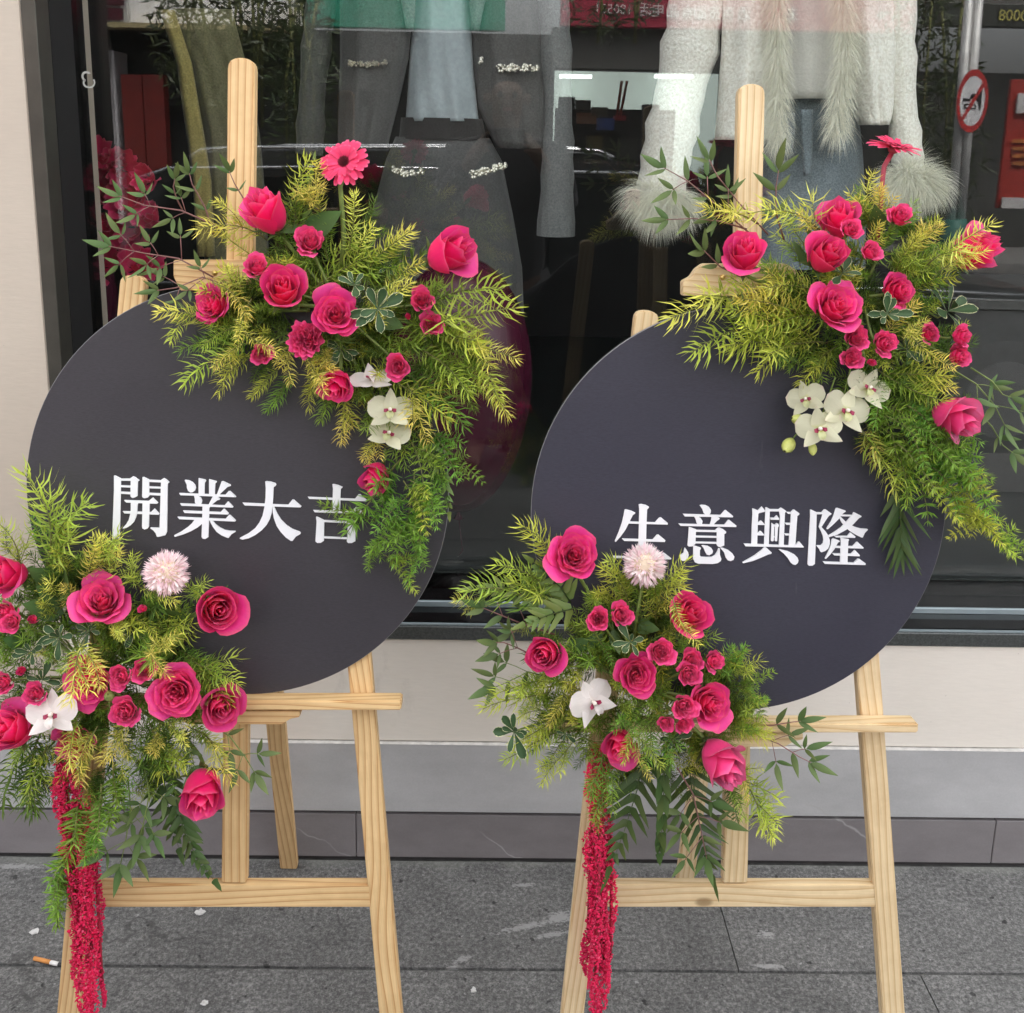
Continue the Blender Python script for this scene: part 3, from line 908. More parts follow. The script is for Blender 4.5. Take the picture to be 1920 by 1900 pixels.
G["xing"] = (1385, 930, 12.667, [
 [(325,305),(350,305),(450,345),(460,345),(545,255),(560,262),(630,355),(620,380),(490,410),(468,430),(455,700),(440,1180),(300,1180),(315,700),(330,430)],
 [(455,660),(470,625),(520,592),(545,597),(625,680),(620,695),(455,692)], [(445,905),(500,838),(535,840),(610,925),(605,942),(445,940)],
 [(640,280),(670,278),(750,320),(740,400),(715,1190),(605,1190),(630,500)], [(735,318),(985,322),(985,372),(735,370)],
 [(955,320),(1005,285),(1040,300),(1135,365),(1100,405),(1070,1200),(955,1200),(985,500)],
 [(750,520),(845,522),(900,465),(915,470),(970,550),(960,570),(760,568)],
 [(780,655),(800,652),(845,690),(835,1070),(795,1083),(768,1070)], [(830,692),(870,685),(870,735),(830,735)],
 [(862,690),(905,652),(945,670),(960,710),(935,750),(915,1070),(890,1083),(860,1070)], [(830,965),(870,965),(870,992),(830,992)],
 [(1245,390),(1300,330),(1330,335),(1445,420),(1440,445),(1395,480),(1345,1200),(1185,1200),(1245,470)],
 [(1135,385),(1255,392),(1250,430),(1175,430)], [(1100,645),(1240,648),(1235,692),(1135,690)], [(1085,900),(1215,905),(1215,942),(1115,942)],
 [(120,1140),(1345,1185),(1420,1092),(1450,1095),(1550,1215),(1540,1230),(165,1200)],
 [(560,1280),(620,1212),(650,1225),(790,1355),(770,1378),(700,1395),(520,1475),(330,1550),(110,1602),(90,1585),(230,1510),(390,1415)],
 [(955,1280),(990,1275),(1180,1325),(1330,1400),(1400,1470),(1422,1540),(1405,1600),(1350,1642),(1290,1630),(1240,1590),(1170,1480),(1070,1370)]])
G["long"] = (1505, 930, 12.667, [
 [(178,335),(200,328),(330,390),(335,440),(325,800),(290,1620),(230,1660),(150,1660),(118,1630),(150,1000),(180,500)], [(325,392),(460,395),(480,440),(325,440)],
 [(440,405),(510,325),(550,325),(690,425),(680,440),(620,480),(540,600),(450,740),(540,840),(610,940),(645,1050),(645,1150),(610,1250),(540,1310),(450,1342),(425,1330),(395,1265),(330,1190),(340,1175),(430,1178),(480,1130),(495,1050),(480,950),(440,850),(385,740),(425,600),(480,430)],
 [(790,295),(830,290),(1020,355),(1025,375),(970,410),(900,480),(870,540),(740,670),(600,795),(570,790),(575,765),(680,600),(740,450)],
 [(915,450),(1195,455),(1160,490),(895,485)],
 [(1180,460),(1210,395),(1240,400),(1395,480),(1400,500),(1340,530),(1200,680),(1050,800),(830,920),(630,982),(610,945),(740,870),(900,760),(1030,630),(1140,500)],
 [(880,500),(910,500),(1020,610),(1140,690),(1250,745),(1380,780),(1540,790),(1555,805),(1480,880),(1430,990),(1400,992),(1270,930),(1120,840),(1020,750),(930,640),(890,560)],
 [(750,955),(1060,955),(1130,880),(1150,880),(1258,970),(1245,1000),(790,988)],
 [(695,1040),(730,1012),(880,1070),(890,1090),(840,1110),(760,1260),(660,1390),(555,1500),(530,1490),(610,1330),(670,1180)],
 [(900,1000),(1100,1035),(1105,1050),(1085,1080),(1065,1600),(890,1600),(910,1100)],
 [(800,1195),(1190,1200),(1280,1100),(1310,1100),(1450,1230),(1440,1255),(780,1238)], [(708,1370),(1150,1380),(1235,1295),(1255,1300),(1360,1410),(1350,1438),(750,1415)],
 [(485,1565),(1220,1592),(1310,1498),(1350,1500),(1500,1610),(1490,1645),(525,1618)]])

BT = 0.007                                              # board thickness
def build_board(label, cpx, rpx, mat, glyphs):
    c = on_lean(cpx[0], cpx[1], 0.0)
    R = px_size(c, rpx)
    X = Vector((1, 0, 0))
    b = thing("round_sign_board", label, "sign board", c, "round boards on the easels")
    n = 128
    bm = bmesh.new()
    off0, off1 = 0.001, BT
    def ring(rad, off):
        return [bm.verts.new(X * (rad * math.cos(2 * math.pi * i / n)) + LEAN_UP * (rad * math.sin(2 * math.pi * i / n)) + LEAN_N * off) for i in range(n)]
    r0, r1, r2, r3 = ring(R, off0), ring(R, off1 - 0.0008), ring(R - 0.0008, off1), ring(R - 0.001, off0)
    bm.faces.new(r2)
    bm.faces.new(r0[::-1])
    for a, c2 in ((r0, r1), (r1, r2)):
        for i in range(n):
            f = bm.faces.new((a[i], a[(i + 1) % n], c2[(i + 1) % n], c2[i]))
            f.material_index = 1
    for v in r3:
        bm.verts.remove(v)
    bmesh.ops.recalc_face_normals(bm, faces=bm.faces[:])
    me = bpy.data.meshes.new("panel")
    bm.to_mesh(me)
    bm.free()
    me.materials.append(mat)
    me.materials.append(FOAM)
    obj("panel", me, b)
    for gi, g in enumerate(glyphs):
        ox, oy, k, strokes = G[g]
        bm = bmesh.new()
        for si, poly in enumerate(strokes):
            lo, hi = BT + 0.0002, BT + 0.0022 + 0.00007 * si
            w = [on_lean(ox + x / k, oy + y / k, hi) - c for x, y in poly]
            fv = [bm.verts.new(p) for p in w]
            bv = [bm.verts.new(p - LEAN_N * (hi - lo)) for p in w]
            m = len(w)
            bm.faces.new(fv)
            for i in range(m):
                bm.faces.new((fv[i], bv[i], bv[(i + 1) % m], fv[(i + 1) % m]))
        bmesh.ops.recalc_face_normals(bm, faces=bm.faces[:])
        bmesh.ops.triangulate(bm, faces=[f for f in bm.faces if len(f.verts) > 4])
        me = bpy.data.meshes.new("character")
        bm.to_mesh(me)
        bm.free()
        me.materials.append(WHITE)
        obj("character", me, b)
    return b
build_board("charcoal round board lettered 開業大吉 on the left easel", (449, 924), 393, BOARD_L, ["kai", "ye", "da", "ji"])
build_board("slate round board lettered 生意興隆 on the right easel", (1383, 959), 388, BOARD_R, ["sheng", "yi", "xing", "long"])
# ================================================================== FLOWERS
def rose_petals(seed, n, kind):
    """petal meshes of a rose of about unit radius; +Z is the way the bloom looks"""
    rg = random.Random(seed)
    out = []
    a = rg.uniform(0, 6.28)
    for i in range(n):
        q = i / (n - 1)
        a += 2.39996 + rg.uniform(-0.25, 0.25)
        if kind == 'open':
            R = 0.05 + 0.80 * q ** 1.0
            H = 0.60 - 0.34 * q ** 1.9
            F = 0.04 + 0.30 * q ** 1.8
            close = 0.34 * (1 - q) ** 0.6
            hw = 1.95 - 1.05 * q
            ruff = 0.035
        elif kind == 'half':
            R = 0.06 + 0.70 * q ** 0.85
            H = 0.92 - 0.40 * q ** 2.4
            F = 0.02 + 0.30 * q ** 3.4
            close = 0.46 * (1 - q * 0.60)
            hw = 2.1 - 0.85 * q
            ruff = 0.018
        elif kind == 'bud':
            R = 0.08 + 0.55 * q
            H = 0.95 - 0.20 * q
            F = 0.02 + 0.08 * q ** 3
            close = 0.62 * (1 - q * 0.45)
            hw = 1.9 - 0.7 * q
            ruff = 0.02
        elif kind == 'spray':
            R = 0.05 + 0.80 * q ** 0.95
            H = 0.62 - 0.36 * q ** 1.5
            F = 0.03 + 0.20 * q ** 2.2
            close = 0.42 * (1 - q) ** 0.5
            hw = 1.85 - 1.0 * q
            ruff = 0.05
        else:                                            # 'ruffled' garden rose, a flat rosette
            R = 0.05 + 0.88 * q ** 0.75
            H = 0.34 - 0.10 * q ** 2
            F = 0.03 + 0.16 * q ** 2
            close = 0.15 * (1 - q)
            hw = 1.15 - 0.55 * q
            ruff = 0.10
        R *= rg.uniform(0.95, 1.05)
        H += rg.uniform(-0.05, 0.05)
        F *= rg.uniform(0.6, 1.5)
        hw *= rg.uniform(0.92, 1.08)
        ph, pk = rg.uniform(0, 6.28), rg.uniform(2.0, 3.6)
        tipn = rg.uniform(0.04, 0.14) * (0.4 + 0.6 * q)
        zb = -0.85
        def fn(u, v, a=a, R=R, H=H, F=F, close=close, hw=hw, ph=ph, pk=pk, tipn=tipn, q=q):
            edge = 1 - 0.20 * v * v + tipn * math.exp(-(v / 0.22) ** 2) - tipn * 0.4
            ue = u * edge
            belly = (1 - (1 - min(ue, 1)) ** 2.1) ** 0.62
            r = 0.07 + (R - 0.07) * belly
            r *= 1 - close * sstep(0.35, 1.0, ue)
            curl = sstep(0.60, 1.02, ue)
            r += F * curl
            z = zb + (H - zb) * ue - 0.55 * F * sstep(0.80, 1.02, ue) * (0.5 + 0.5 * q)
            w = hw * (0.35 + 0.65 * sstep(0.0, 0.45, ue)) * (1 - 0.30 * sstep(0.7, 1.0, u))
            ang = a + v * w
            r += 0.055 * v * (0.4 + 0.6 * R) + ruff * math.sin(pk * v * 2 + ph) * u * u
            z += ruff * 0.7 * math.cos(pk * v * 2.3 + ph) * u * u
            # the side edges roll outwards a little on the outer petals
            r += 0.10 * q * v * v * sstep(0.5, 1.0, u)
            return (r * math.cos(ang), r * math.sin(ang), z)
        V, Fc, UV = grid_geo(fn, 8, 9)
        out.append((V, Fc, UV))
    return out
ROSE_SETS = {}
def rose_set(key, seed, n, kind):
    ROSE_SETS[key] = (rose_petals(seed, n, kind), kind)
for k in range(3):
    rose_set(f"open{k}", 11 + k, 30, 'open')
    rose_set(f"half{k}", 31 + k, 15, 'half')
    rose_set(f"spray{k}", 51 + k, 24, 'spray')
rose_set("bud0", 71, 9, 'bud')
rose_set("ruffled0", 81, 38, 'ruffled')
ROSE_ME = {}
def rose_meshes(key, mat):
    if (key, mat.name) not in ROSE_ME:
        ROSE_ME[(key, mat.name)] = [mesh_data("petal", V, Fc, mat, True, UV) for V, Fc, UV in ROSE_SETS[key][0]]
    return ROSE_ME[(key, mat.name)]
def leaf_geo(L, W, fold=0.15, bend=0.2, shape='lance', nu=7, nv=3, wave=0.0):
    def fn(u, v):
        if shape == 'lance':
            w = math.sin(math.pi * u ** 0.75) ** 0.9 * (1 - 0.25 * u)
        elif shape == 'obovate':
            w = (sstep(0, 0.75, u) * 0.92 + 0.08) * math.sqrt(max(0.0, 1 - max(0.0, (u - 0.62) / 0.38) ** 2.4))
        elif shape == 'round':
            w = math.sqrt(max(0.0, 1 - (2 * u - 1) ** 2)) * (0.92 + 0.08 * u)
        else:
            w = math.sin(math.pi * u ** 0.5) ** 0.8
        x = v * W * 0.5 * w
        return (x, -bend * L * u * u + fold * abs(x) + wave * L * math.sin(7 * u) * v, L * u)
    return grid_geo(fn, nu, nv)
CALYX_GEO = None
def calyx_geo():
    V, Fc, UV = [], [], []
    for k in range(5):
        v, f, uv = leaf_geo(0.75, 0.26, 0.2, -0.45, 'lance', 6, 3)
        M = Matrix.Rotation(2 * math.pi * k / 5, 4, 'Z') @ Matrix.Translation((0, 0.10, -0.88)) @ Matrix.Rotation(math.radians(-38), 4, 'X')
        b = len(V)
        V += [M @ Vector(p) for p in v]
        Fc += [tuple(i + b for i in q) for q in f]
        UV += uv
    tv, tf, tu = tube_geo([(0, 0, -1.06), (0, 0, -0.96), (0, 0, -0.86), (0, 0, -0.78)], [0.07, 0.15, 0.17, 0.10], 10)
    b = len(V)
    V += tv
    Fc += [tuple(i + b for i in q) for q in tf]
    UV += tu
    return V, Fc, UV
_cal = calyx_geo()
CALYX_ME = mesh_data("calyx", _cal[0], _cal[1], ROSELEAF, True, _cal[2])

FLOWERS = []                                            # (bouquet, photo x, photo y, nick)
BOUQ = {'A': (640, 585), 'B': (190, 1265), 'C': (1610, 560), 'D': (1215, 1290)}
GROUPS = {'A': "flowers in the left easel's top bouquet", 'B': "flowers in the left easel's lower bouquet",
          'C': "flowers in the right easel's top bouquet", 'D': "flowers in the right easel's lower bouquet"}
def stem_to(root, bq, p, zd, rad, off, mat=STEM, name="stem", bend=0.02):
    cx, cy = BOUQ[bq]
    q = on_lean(cx, cy, 0.03)
    q = q.lerp(p, 0.25)
    b = p - zd * off
    mid = b - zd * 0.35 * (b - q).length
    pts = []
    for i in range(9):
        t = i / 8
        pts.append(b * (1 - t) ** 2 + mid * (2 * t * (1 - t)) + q * t * t)
    tube(name, root, pts, rad, mat, 7)
def rose(bq, px, py, rpx, ax, ay, key, label, off=0.06, mat=None, nick=None, stem=True, name="rose", cat="rose", roll=None):
    if mat is None:
        mat = SPRAY if key.startswith(("spray", "ruffled")) else (ROSE, ROSE_B, ROSE_C, ROSE)[(px * 7 + py) % 4]
    p = on_lean(px, py, off + (0.018 if key.startswith('spray') else 0.006))
    zd = view_dir(ax, ay)
    s = px_size(p, rpx * (1.10 if key.startswith('half') else 0.92 if key.startswith('open') else 1.0))
    r = thing(name, label, cat, group=GROUPS[bq], mat=frame_m(p - zd * s * 0.05, zd, s, random.uniform(0, 6.28) if roll is None else roll))
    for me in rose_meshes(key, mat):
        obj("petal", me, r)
    obj("calyx", CALYX_ME, r)
    if stem:
        stem_to(r, bq, p, zd, max(0.0012, min(0.0028, s * 0.1)), s * 0.9)
    FLOWERS.append((bq, px, py, nick))
    return r

def R_(bq, rows):
    for row in rows:
        px, py, rp, ax, ay, key, label = row[:7]
        kw = row[7] if len(row) > 7 else {}
        rose(bq, px, py, rp, ax, ay, key, label, **kw)
S_ = dict(name="spray_rose")
R_('A', [
 (499, 397, 52, -.30, .62, "half0", "tall half-open pink rose touching the left easel's post", dict(off=.07, nick="the rose on the left post")),
 (845, 472, 54, .72, .30, "half1", "pink rose on a bare stem reaching right, in front of the grey skirt", dict(off=.09, nick="the long-stemmed side rose")),
 (530, 543, 48, .15, .35, "half2", "open pink rose left of the swirl-centred rose, below the small upright bud", dict(off=.09, nick="the open rose below the post")),
 (629, 588, 50, .10, .16, "open1", "round open pink rose with a swirl centre beside the dark variegated leaves", dict(off=.10, nick="the swirl-centred rose")),
 (573, 637, 33, .0, .05, "ruffled0", "flat ruffled pink garden rose under the swirl-centred rose", dict(off=.10, name="garden_rose", nick="the ruffled garden rose")),
 (480, 497, 27, .10, .45, "spray0", "small cup-shaped pink rose above the open rose in the left top bouquet", dict(off=.08, **S_)),
 (580, 450, 32, .10, .30, "spray1", "small ruffled pink rose right of the tall rose on the left post", dict(off=.07, nick="the small rose under the gerbera", **S_)),
 (396, 572, 42, -.40, .10, "open2", "pink rose half hidden by yellow sprigs at the top bouquet's left end", dict(off=.06, nick="the half hidden left rose")),
 (490, 664, 23, .15, -.10, "spray2", "small pink rose lowest at the left of the left top bouquet", dict(off=.07, nick="the lowest small left rose", **S_)),
 (630, 722, 37, -.05, -.62, "half2", "pink rose hanging head down above the left board's white orchids", dict(off=.07, nick="the rose hanging head down")),
 (745, 688, 27, -.05, .0, "spray0", "small pink rose just right of the tilted white orchid", dict(off=.08, nick="the small rose by the tilted orchid", **S_)),
 (791, 562, 26, .10, .15, "spray1", "upper of two small pink roses under the long-stemmed side rose", dict(off=.07, nick="the two small right roses", **S_)),
 (809, 608, 25, .12, .05, "spray2", "lower of two small pink roses under the long-stemmed side rose", dict(off=.07, **S_)),
 (765, 594, 11, -.1, .2, "bud0", "tiny pink bud beside the two small roses on the left easel", dict(off=.07, name="rose_bud", cat="rose bud")),
 (704, 896, 35, -.25, -.55, "half0", "pink rose drooping beside the character 吉 on the left board", dict(off=.04, nick="the rose drooping beside 吉")),
])
R_('C', [
 (1397, 477, 48, -.15, .50, "half1", "pink rose standing in front of the right easel's clamp", dict(off=.07, nick="the rose at the clamp")),
 (1574, 412, 44, -.30, .62, "half2", "tall pink rose at the top, behind a small pale pink rose", dict(off=.05, nick="the tall top rose")),
 (1597, 428, 23, .1, .25, "spray0", "small pale pink rose overlapping the tall top rose", dict(off=.08, mat=SPRAY, **S_)),
 (1549, 478, 45, .15, .40, "half0", "pink rose with folded petals below the tall top rose on the right easel", dict(off=.09, nick="the folded middle rose")),
 (1568, 572, 54, .12, .42, "open0", "largest open pink rose at the middle of the right top bouquet", dict(off=.10, nick="the largest open rose")),
 (1686, 545, 38, .40, .15, "open2", "open pink rose turned right behind the variegated leaves, right easel", dict(off=.07, nick="the right-turned rose")),
 (1828, 470, 50, .62, .25, "half1", "pink rose at the far right with a yellow sprig across it", dict(off=.08, nick="the far right rose")),
 (1793, 784, 50, .48, -.30, "half2", "pale pink rose hanging at the right edge of the right board", dict(off=.07, mat=ROSE_PALE, nick="the pale hanging rose")),
 (1689, 403, 26, .05, .40, "spray1", "small pink rose topmost right, under the tilted gerbera", dict(off=.06, nick="the small top rose", **S_)),
 (1634, 470, 23, .25, .30, "spray2", "small pink rose between the folded rose and the yellow sprigs", dict(off=.07, **S_)),
 (1607, 633, 26, .0, .15, "spray0", "upper left of three small pink roses under the largest open rose", dict(off=.09, nick="the three small roses", **S_)),
 (1661, 643, 27, .15, .10, "spray1", "rightmost of three small pink roses under the largest open rose", dict(off=.09, **S_)),
 (1597, 671, 23, -.05, .05, "spray2", "lowest of three small pink roses above the white orchids", dict(off=.09, **S_)),
 (1634, 680, 14, .1, -.1, "bud0", "round pink bud beside the lowest small rose above the orchids", dict(off=.09, name="rose_bud", cat="rose bud")),
 (1806, 630, 23, .55, .15, "spray0", "upper small pink rose at the right rim, under the upright variegated leaves", dict(off=.06, nick="the rim roses", **S_)),
 (1801, 668, 25, .30, -.05, "spray1", "lower small pink rose at the right rim beside the yellow sprig", dict(off=.06, **S_)),
 (1745, 625, 21, .20, .20, "spray2", "small orange-pink rose covered by the yellow sprig at the right rim", dict(off=.05, **S_)),
])
R_('B', [
 (10, 1078, 46, -.30, .20, "half0", "pink rose cut by the left picture edge, above the small spray roses", dict(off=.06, nick="the left edge rose")),
 (188, 1126, 54, .15, .50, "open0", "loose open pink rose at the top of the left lower bouquet", dict(off=.07, nick="the loose open top rose")),
 (408, 1141, 52, .42, .12, "half1", "pink rose at the right end against the left board, below the white pompon", dict(off=.08, nick="the rose below the pompon")),
 (163, 1278, 54, -.28, -.12, "open1", "big open pink rose with a yellow needle sprig hanging over it", dict(off=.08, nick="the big draped rose")),
 (330, 1300, 54, .15, .18, "open2", "big open pink rose with a swirl centre, right of the small green bud", dict(off=.09, nick="the big right rose")),
 (414, 1324, 46, .35, .05, "half2", "dark pink rose half covered by leaves in front of the left tray", dict(off=.06, nick="the rose before the tray")),
 (18, 1368, 50, -.15, .45, "half1", "pink bud-shaped rose at the left picture edge beside the white orchid", dict(off=.08, nick="the left bud-shaped rose")),
 (138, 1392, 40, .05, -.35, "open0", "dark pink rose directly below the white orchid, above the red tassel", dict(off=.05, nick="the rose above the left tassel")),
 (380, 1484, 52, .22, -.42, "half0", "pink rose hanging on a bent stem in front of the left easel's post", dict(off=.08, nick="the rose hanging at the post")),
 (234, 1336, 31, .05, .20, "spray0", "small pink rose below the round green bud", dict(off=.09, nick="the small rose under the green bud", **S_)),
 (225, 1270, 25, .0, .15, "spray1", "left of two small pink roses between the two big open roses", dict(off=.09, nick="the two small middle roses", **S_)),
 (268, 1257, 25, .1, .30, "spray2", "right of two small pink roses between the two big open roses", dict(off=.08, **S_)),
 (65, 1302, 24, .0, .30, "spray0", "small pink rose just above the left end of the white orchid", dict(off=.08, nick="the small rose above the orchid", **S_)),
 (3, 1283, 24, .0, .1, "spray1", "small pink rose cut by the left edge, left of the big draped rose", dict(off=.07, **S_)),
 (40, 1257, 15, -.1, .2, "bud0", "small pink bud between dark variegated leaves at the left", dict(off=.07, name="rose_bud", cat="rose bud")),
 (268, 1142, 15, .0, .2, "bud0", "small pink bud alone below the white pompon", dict(off=.07, name="rose_bud", cat="rose bud")),
 (6, 1150, 28, -.1, .2, "spray2", "small pink rose behind another at the left edge, under the edge rose", dict(off=.06, **S_)),
 (20, 1168, 22, .05, .15, "spray0", "small round pink rose lowest of the left edge cluster", dict(off=.08, **S_)),
 (62, 1161, 17, .25, .25, "bud0", "pink bud right of the left edge cluster with pale sepals", dict(off=.07, name="rose_bud", cat="rose bud")),
])
R_('D', [
 (1077, 1041, 52, .05, .32, "open1", "round pink rose on a tall stem at the right board's left rim", dict(off=.08, nick="the tall round rose")),
 (1291, 1152, 46, .25, .45, "half2", "pink rose against the right board, right of the pink pompon", dict(off=.07, nick="the rose beside the pompon")),
 (1022, 1226, 43, -.25, .10, "half0", "pink rose at the left end, above the white orchid on the right easel", dict(off=.08, nick="the left end rose")),
 (1193, 1266, 41, .0, .10, "open0", "open pink rose in the middle of the right lower bouquet", dict(off=.09, nick="the middle open rose")),
 (1332, 1320, 49, .38, .12, "open1", "big open pink rose at the right end, touching a small rose", dict(off=.08, nick="the big right end rose")),
 (1163, 1397, 40, -.25, -.10, "half1", "pink rose covered on its right side by green needles, above the right tassel", dict(off=.07, nick="the rose above the right tassel")),
 (1354, 1430, 52, .38, -.42, "half0", "pale pink rose drooping lowest in the right lower bouquet", dict(off=.09, mat=ROSE_PALE, nick="the lowest drooping rose")),
 (1122, 1161, 24, -.1, .25, "spray0", "left of a pair of small pink roses under the tall round rose", dict(off=.08, nick="the paired small roses", **S_)),
 (1166, 1153, 25, .15, .25, "spray1", "right of a pair of small pink roses under the tall round rose", dict(off=.08, **S_)),
 (1240, 1222, 28, .05, .30, "spray2", "small pink rose above right of the middle open rose", dict(off=.09, **S_)),
 (1299, 1238, 23, .1, .30, "spray0", "upper small pink rose of the cluster above the big right rose", dict(off=.08, nick="the small rose cluster", **S_)),
 (1341, 1240, 22, .35, .20, "spray1", "rightmost small pink rose of the cluster above the big right rose", dict(off=.08, **S_)),
 (1293, 1266, 25, .05, .10, "spray2", "lower small pink rose of the cluster above the big right rose", dict(off=.09, **S_)),
 (1284, 1326, 27, .0, .10, "spray1", "small ruffled pink rose left of the big right end rose", dict(off=.10, **S_)),
 (1249, 1357, 17, -.1, .0, "spray0", "left of two tiny pink roses under the ruffled small rose", dict(off=.09, **S_)),
 (1282, 1360, 18, .1, -.05, "spray2", "right of two tiny pink roses under the ruffled small rose", dict(off=.09, **S_)),
])

# ---- gerberas
def ray_petal_geo(L, W, cup, droop):
    def fn(u, v):
        w = (0.45 + 0.55 * sstep(0, 0.45, u)) * (1 - 0.55 * sstep(0.86, 1.0, u))
        x = v * W / 2 * w
        return (x, L * u + 0.16, cup * math.sin(u * 1.7) * L - droop * u * u * L + 0.10 * W * (v * v) + 0.02 * W * math.cos(9 * v))
    return grid_geo(fn, 7, 5)
RAYS = [mesh_data("petal", *ray_petal_geo(1.0, 0.27, c, d)[:2], GERB, True, ray_petal_geo(1.0, 0.27, c, d)[2]) for c, d in ((0.10, 0.10), (0.20, 0.05), (0.04, 0.22))]
RAYS_IN = [mesh_data("petal", *ray_petal_geo(0.62, 0.22, c, d)[:2], GERB, True, ray_petal_geo(0.62, 0.22, c, d)[2]) for c, d in ((0.30, 0.10), (0.40, 0.05))]
def gerbera(bq, px, py, rpx, ax, ay, label, off, stem_pts, stem_mat, nick):
    p = on_lean(px, py, off)
    s = px_size(p, rpx) / 1.15
    zd = view_dir(ax, ay)
    g = thing("gerbera", label, "gerbera", group=GROUPS[bq], mat=frame_m(p, zd, s))
    rg = random.Random(px)
    for n, meshes, z in ((26, RAYS, 0.0), (20, RAYS_IN, 0.05)):
        for k in range(n):
            o = obj("petal", rg.choice(meshes), g)
            o.matrix_basis = Matrix.Translation((0, 0, z)) @ Matrix.Rotation(2 * math.pi * (k + rg.uniform(-.2, .2)) / n, 4, 'Z') @ Matrix.Rotation(rg.uniform(-.08, .10), 4, 'X')
    V, Fc, UV = [], [], []
    for k in range(130):                                 # the eye: a dome of small florets
        r = 0.24 * math.sqrt((k + .5) / 130)
        t = k * 2.39996
        c = Vector((r * math.cos(t), r * math.sin(t), 0.10 + 0.05 * math.cos(r * 5)))
        d = Vector((c.x, c.y, 0.25)).normalized()
        v, f, uv = tube_geo([c - d * .06, c + d * .07], [0.016, 0.010], 5)
        b = len(V)
        V += v
        Fc += [tuple(i + b for i in q) for q in f]
        UV += uv
    e = obj("eye", mesh_data("eye", V, Fc, plain("gerbera_eye", (0.16, 0.012, 0.025), 0.7, 0.5, 800), False, UV), g)
    e["kind"] = "stuff"
    V, Fc, UV = tube_geo([(0, 0, -0.26), (0, 0, -0.16), (0, 0, -0.04), (0, 0, 0.02)], [0.07, 0.20, 0.26, 0.22], 14)
    obj("calyx", mesh_data("calyx", V, Fc, ROSELEAF if stem_mat is STEM else STEM_P, True, UV), g)
    pts = [p - zd * s * 0.2] + [on_lean(x, y, o2) for x, y, o2 in stem_pts]
    tube("stem", g, pts, 0.0034, stem_mat, 9)
    FLOWERS.append((bq, px, py, nick))
gerbera('A', 646, 305, 47, -.18, .22, "coral pink gerbera on a tall green stem above the left top bouquet", .06, [(638, 350, .055), (642, 400, .05), (645, 450, .045), (640, 500, .04)], STEM, "the tall gerbera")
gerbera('C', 1676, 278, 50, .24, .88, "pink gerbera seen from the side on a red stem before the fur cuff", .05, [(1658, 312, .05), (1654, 345, .048), (1650, 400, .045), (1645, 450, .04)], STEM_P, "the tilted gerbera")

# ---- orchids
def orchid_geo(kind):
    if kind == 'petal':
        return leaf_geo(1.0, 1.12, 0.10, 0.20, 'round', 9, 9, 0.035)
    return leaf_geo(0.98, 0.66, 0.18, 0.22, 'lanceo', 9, 7, 0.02)
OR_ME = {}
def orchid(bq, px, py, rpx, ax, ay, roll, mat, label, off, nick=None, spread=1.0):
    p = on_lean(px, py, off)
    s = px_size(p, rpx * .92)
    zd = view_dir(ax, ay)
    q = zd
    upv = (CU - q * CU.dot(q)).normalized()
    xv = upv.cross(q)
    M = Matrix(((xv.x, upv.x, q.x, p.x), (xv.y, upv.y, q.y, p.y), (xv.z, upv.z, q.z, p.z), (0, 0, 0, 1))) @ Matrix.Rotation(roll, 4, 'Z') @ Matrix.Diagonal((s, s, s, 1))
    o = thing("orchid", label, "orchid", group=GROUPS[bq], mat=M)
    for kind in ('petal', 'sepal'):
        if (kind, mat.name) not in OR_ME:
            V, Fc, UV = orchid_geo(kind)
            OR_ME[(kind, mat.name)] = mesh_data(kind, V, Fc, mat, True, UV)
    # each tepal is built along +Z with its face to -Y; stand it so that the face looks along +Z of the flower
    base = Matrix.Rotation(math.radians(-90), 4, 'X')
    for name, angs in (("sepal", (0, 128, -128)), ("petal", (66, -66))):
        for a in angs:
            c = obj(name, OR_ME[(name, mat.name)], o)
            tilt = random.uniform(-.12, .12) + (0.16 if name == "petal" else 0.05) * spread
            c.matrix_basis = Matrix.Translation((0, 0, 0.03 if name == "petal" else 0.0)) @ Matrix.Rotation(math.radians(a), 4, 'Z') @ base @ Matrix.Rotation(-tilt, 4, 'X') @ Matrix.Translation((0, 0, 0.05))
    def lip(u, v):
        w = 0.34 * math.sin(math.pi * (0.12 + 0.80 * u)) ** 0.8
        return (v * w * 0.5, -0.05 - 0.42 * u, 0.10 + 0.20 * math.sin(u * 2.6) + 0.12 * v * v)
    V, Fc, UV = grid_geo(lip, 7, 5)
    obj("lip", mesh_data("lip", V, Fc, mat, True, UV), o)
    for sx in (-1, 1):
        def side(u, v, sx=sx):
            return (sx * (0.07 + 0.20 * u), -0.03 + 0.12 * v * (1 - .4 * u), 0.12 + 0.22 * u - 0.1 * u * u)
        V, Fc, UV = grid_geo(side, 5, 5)
        obj("lip", mesh_data("lip", V, Fc, LIP, True, UV), o)
    V, Fc, UV = tube_geo([(0, 0.06, 0.02), (0, 0.05, 0.14), (0, 0.02, 0.23), (0, -0.01, 0.27)], [0.07, 0.085, 0.09, 0.04], 10)
    obj("column", mesh_data("column", V, Fc, LIPW, True, UV), o)
    pc = BOUQ[bq]
    tube("stem", o, [p - zd * 0.004, p - zd * 0.02 + Vector((0, 0, .004)), on_lean(px + (pc[0] - px) * .4, py + (pc[1] - py) * .4, off * .6)], 0.0012, STEM, 6)
    FLOWERS.append((bq, px, py, nick))
orchid('A', 697, 712, 44, .05, .80, 0.2, ORCHID_W, "white orchid tilted to the sky beside a small pink rose", .07)
orchid('A', 732, 772, 47, .05, .42, 0.0, ORCHID, "upper of two creamy orchids facing out under the left top bouquet", .07, "the creamy orchid pair")
orchid('A', 729, 815, 44, .10, .45, -.35, ORCHID, "lower of two creamy orchids facing out under the left top bouquet", .06)
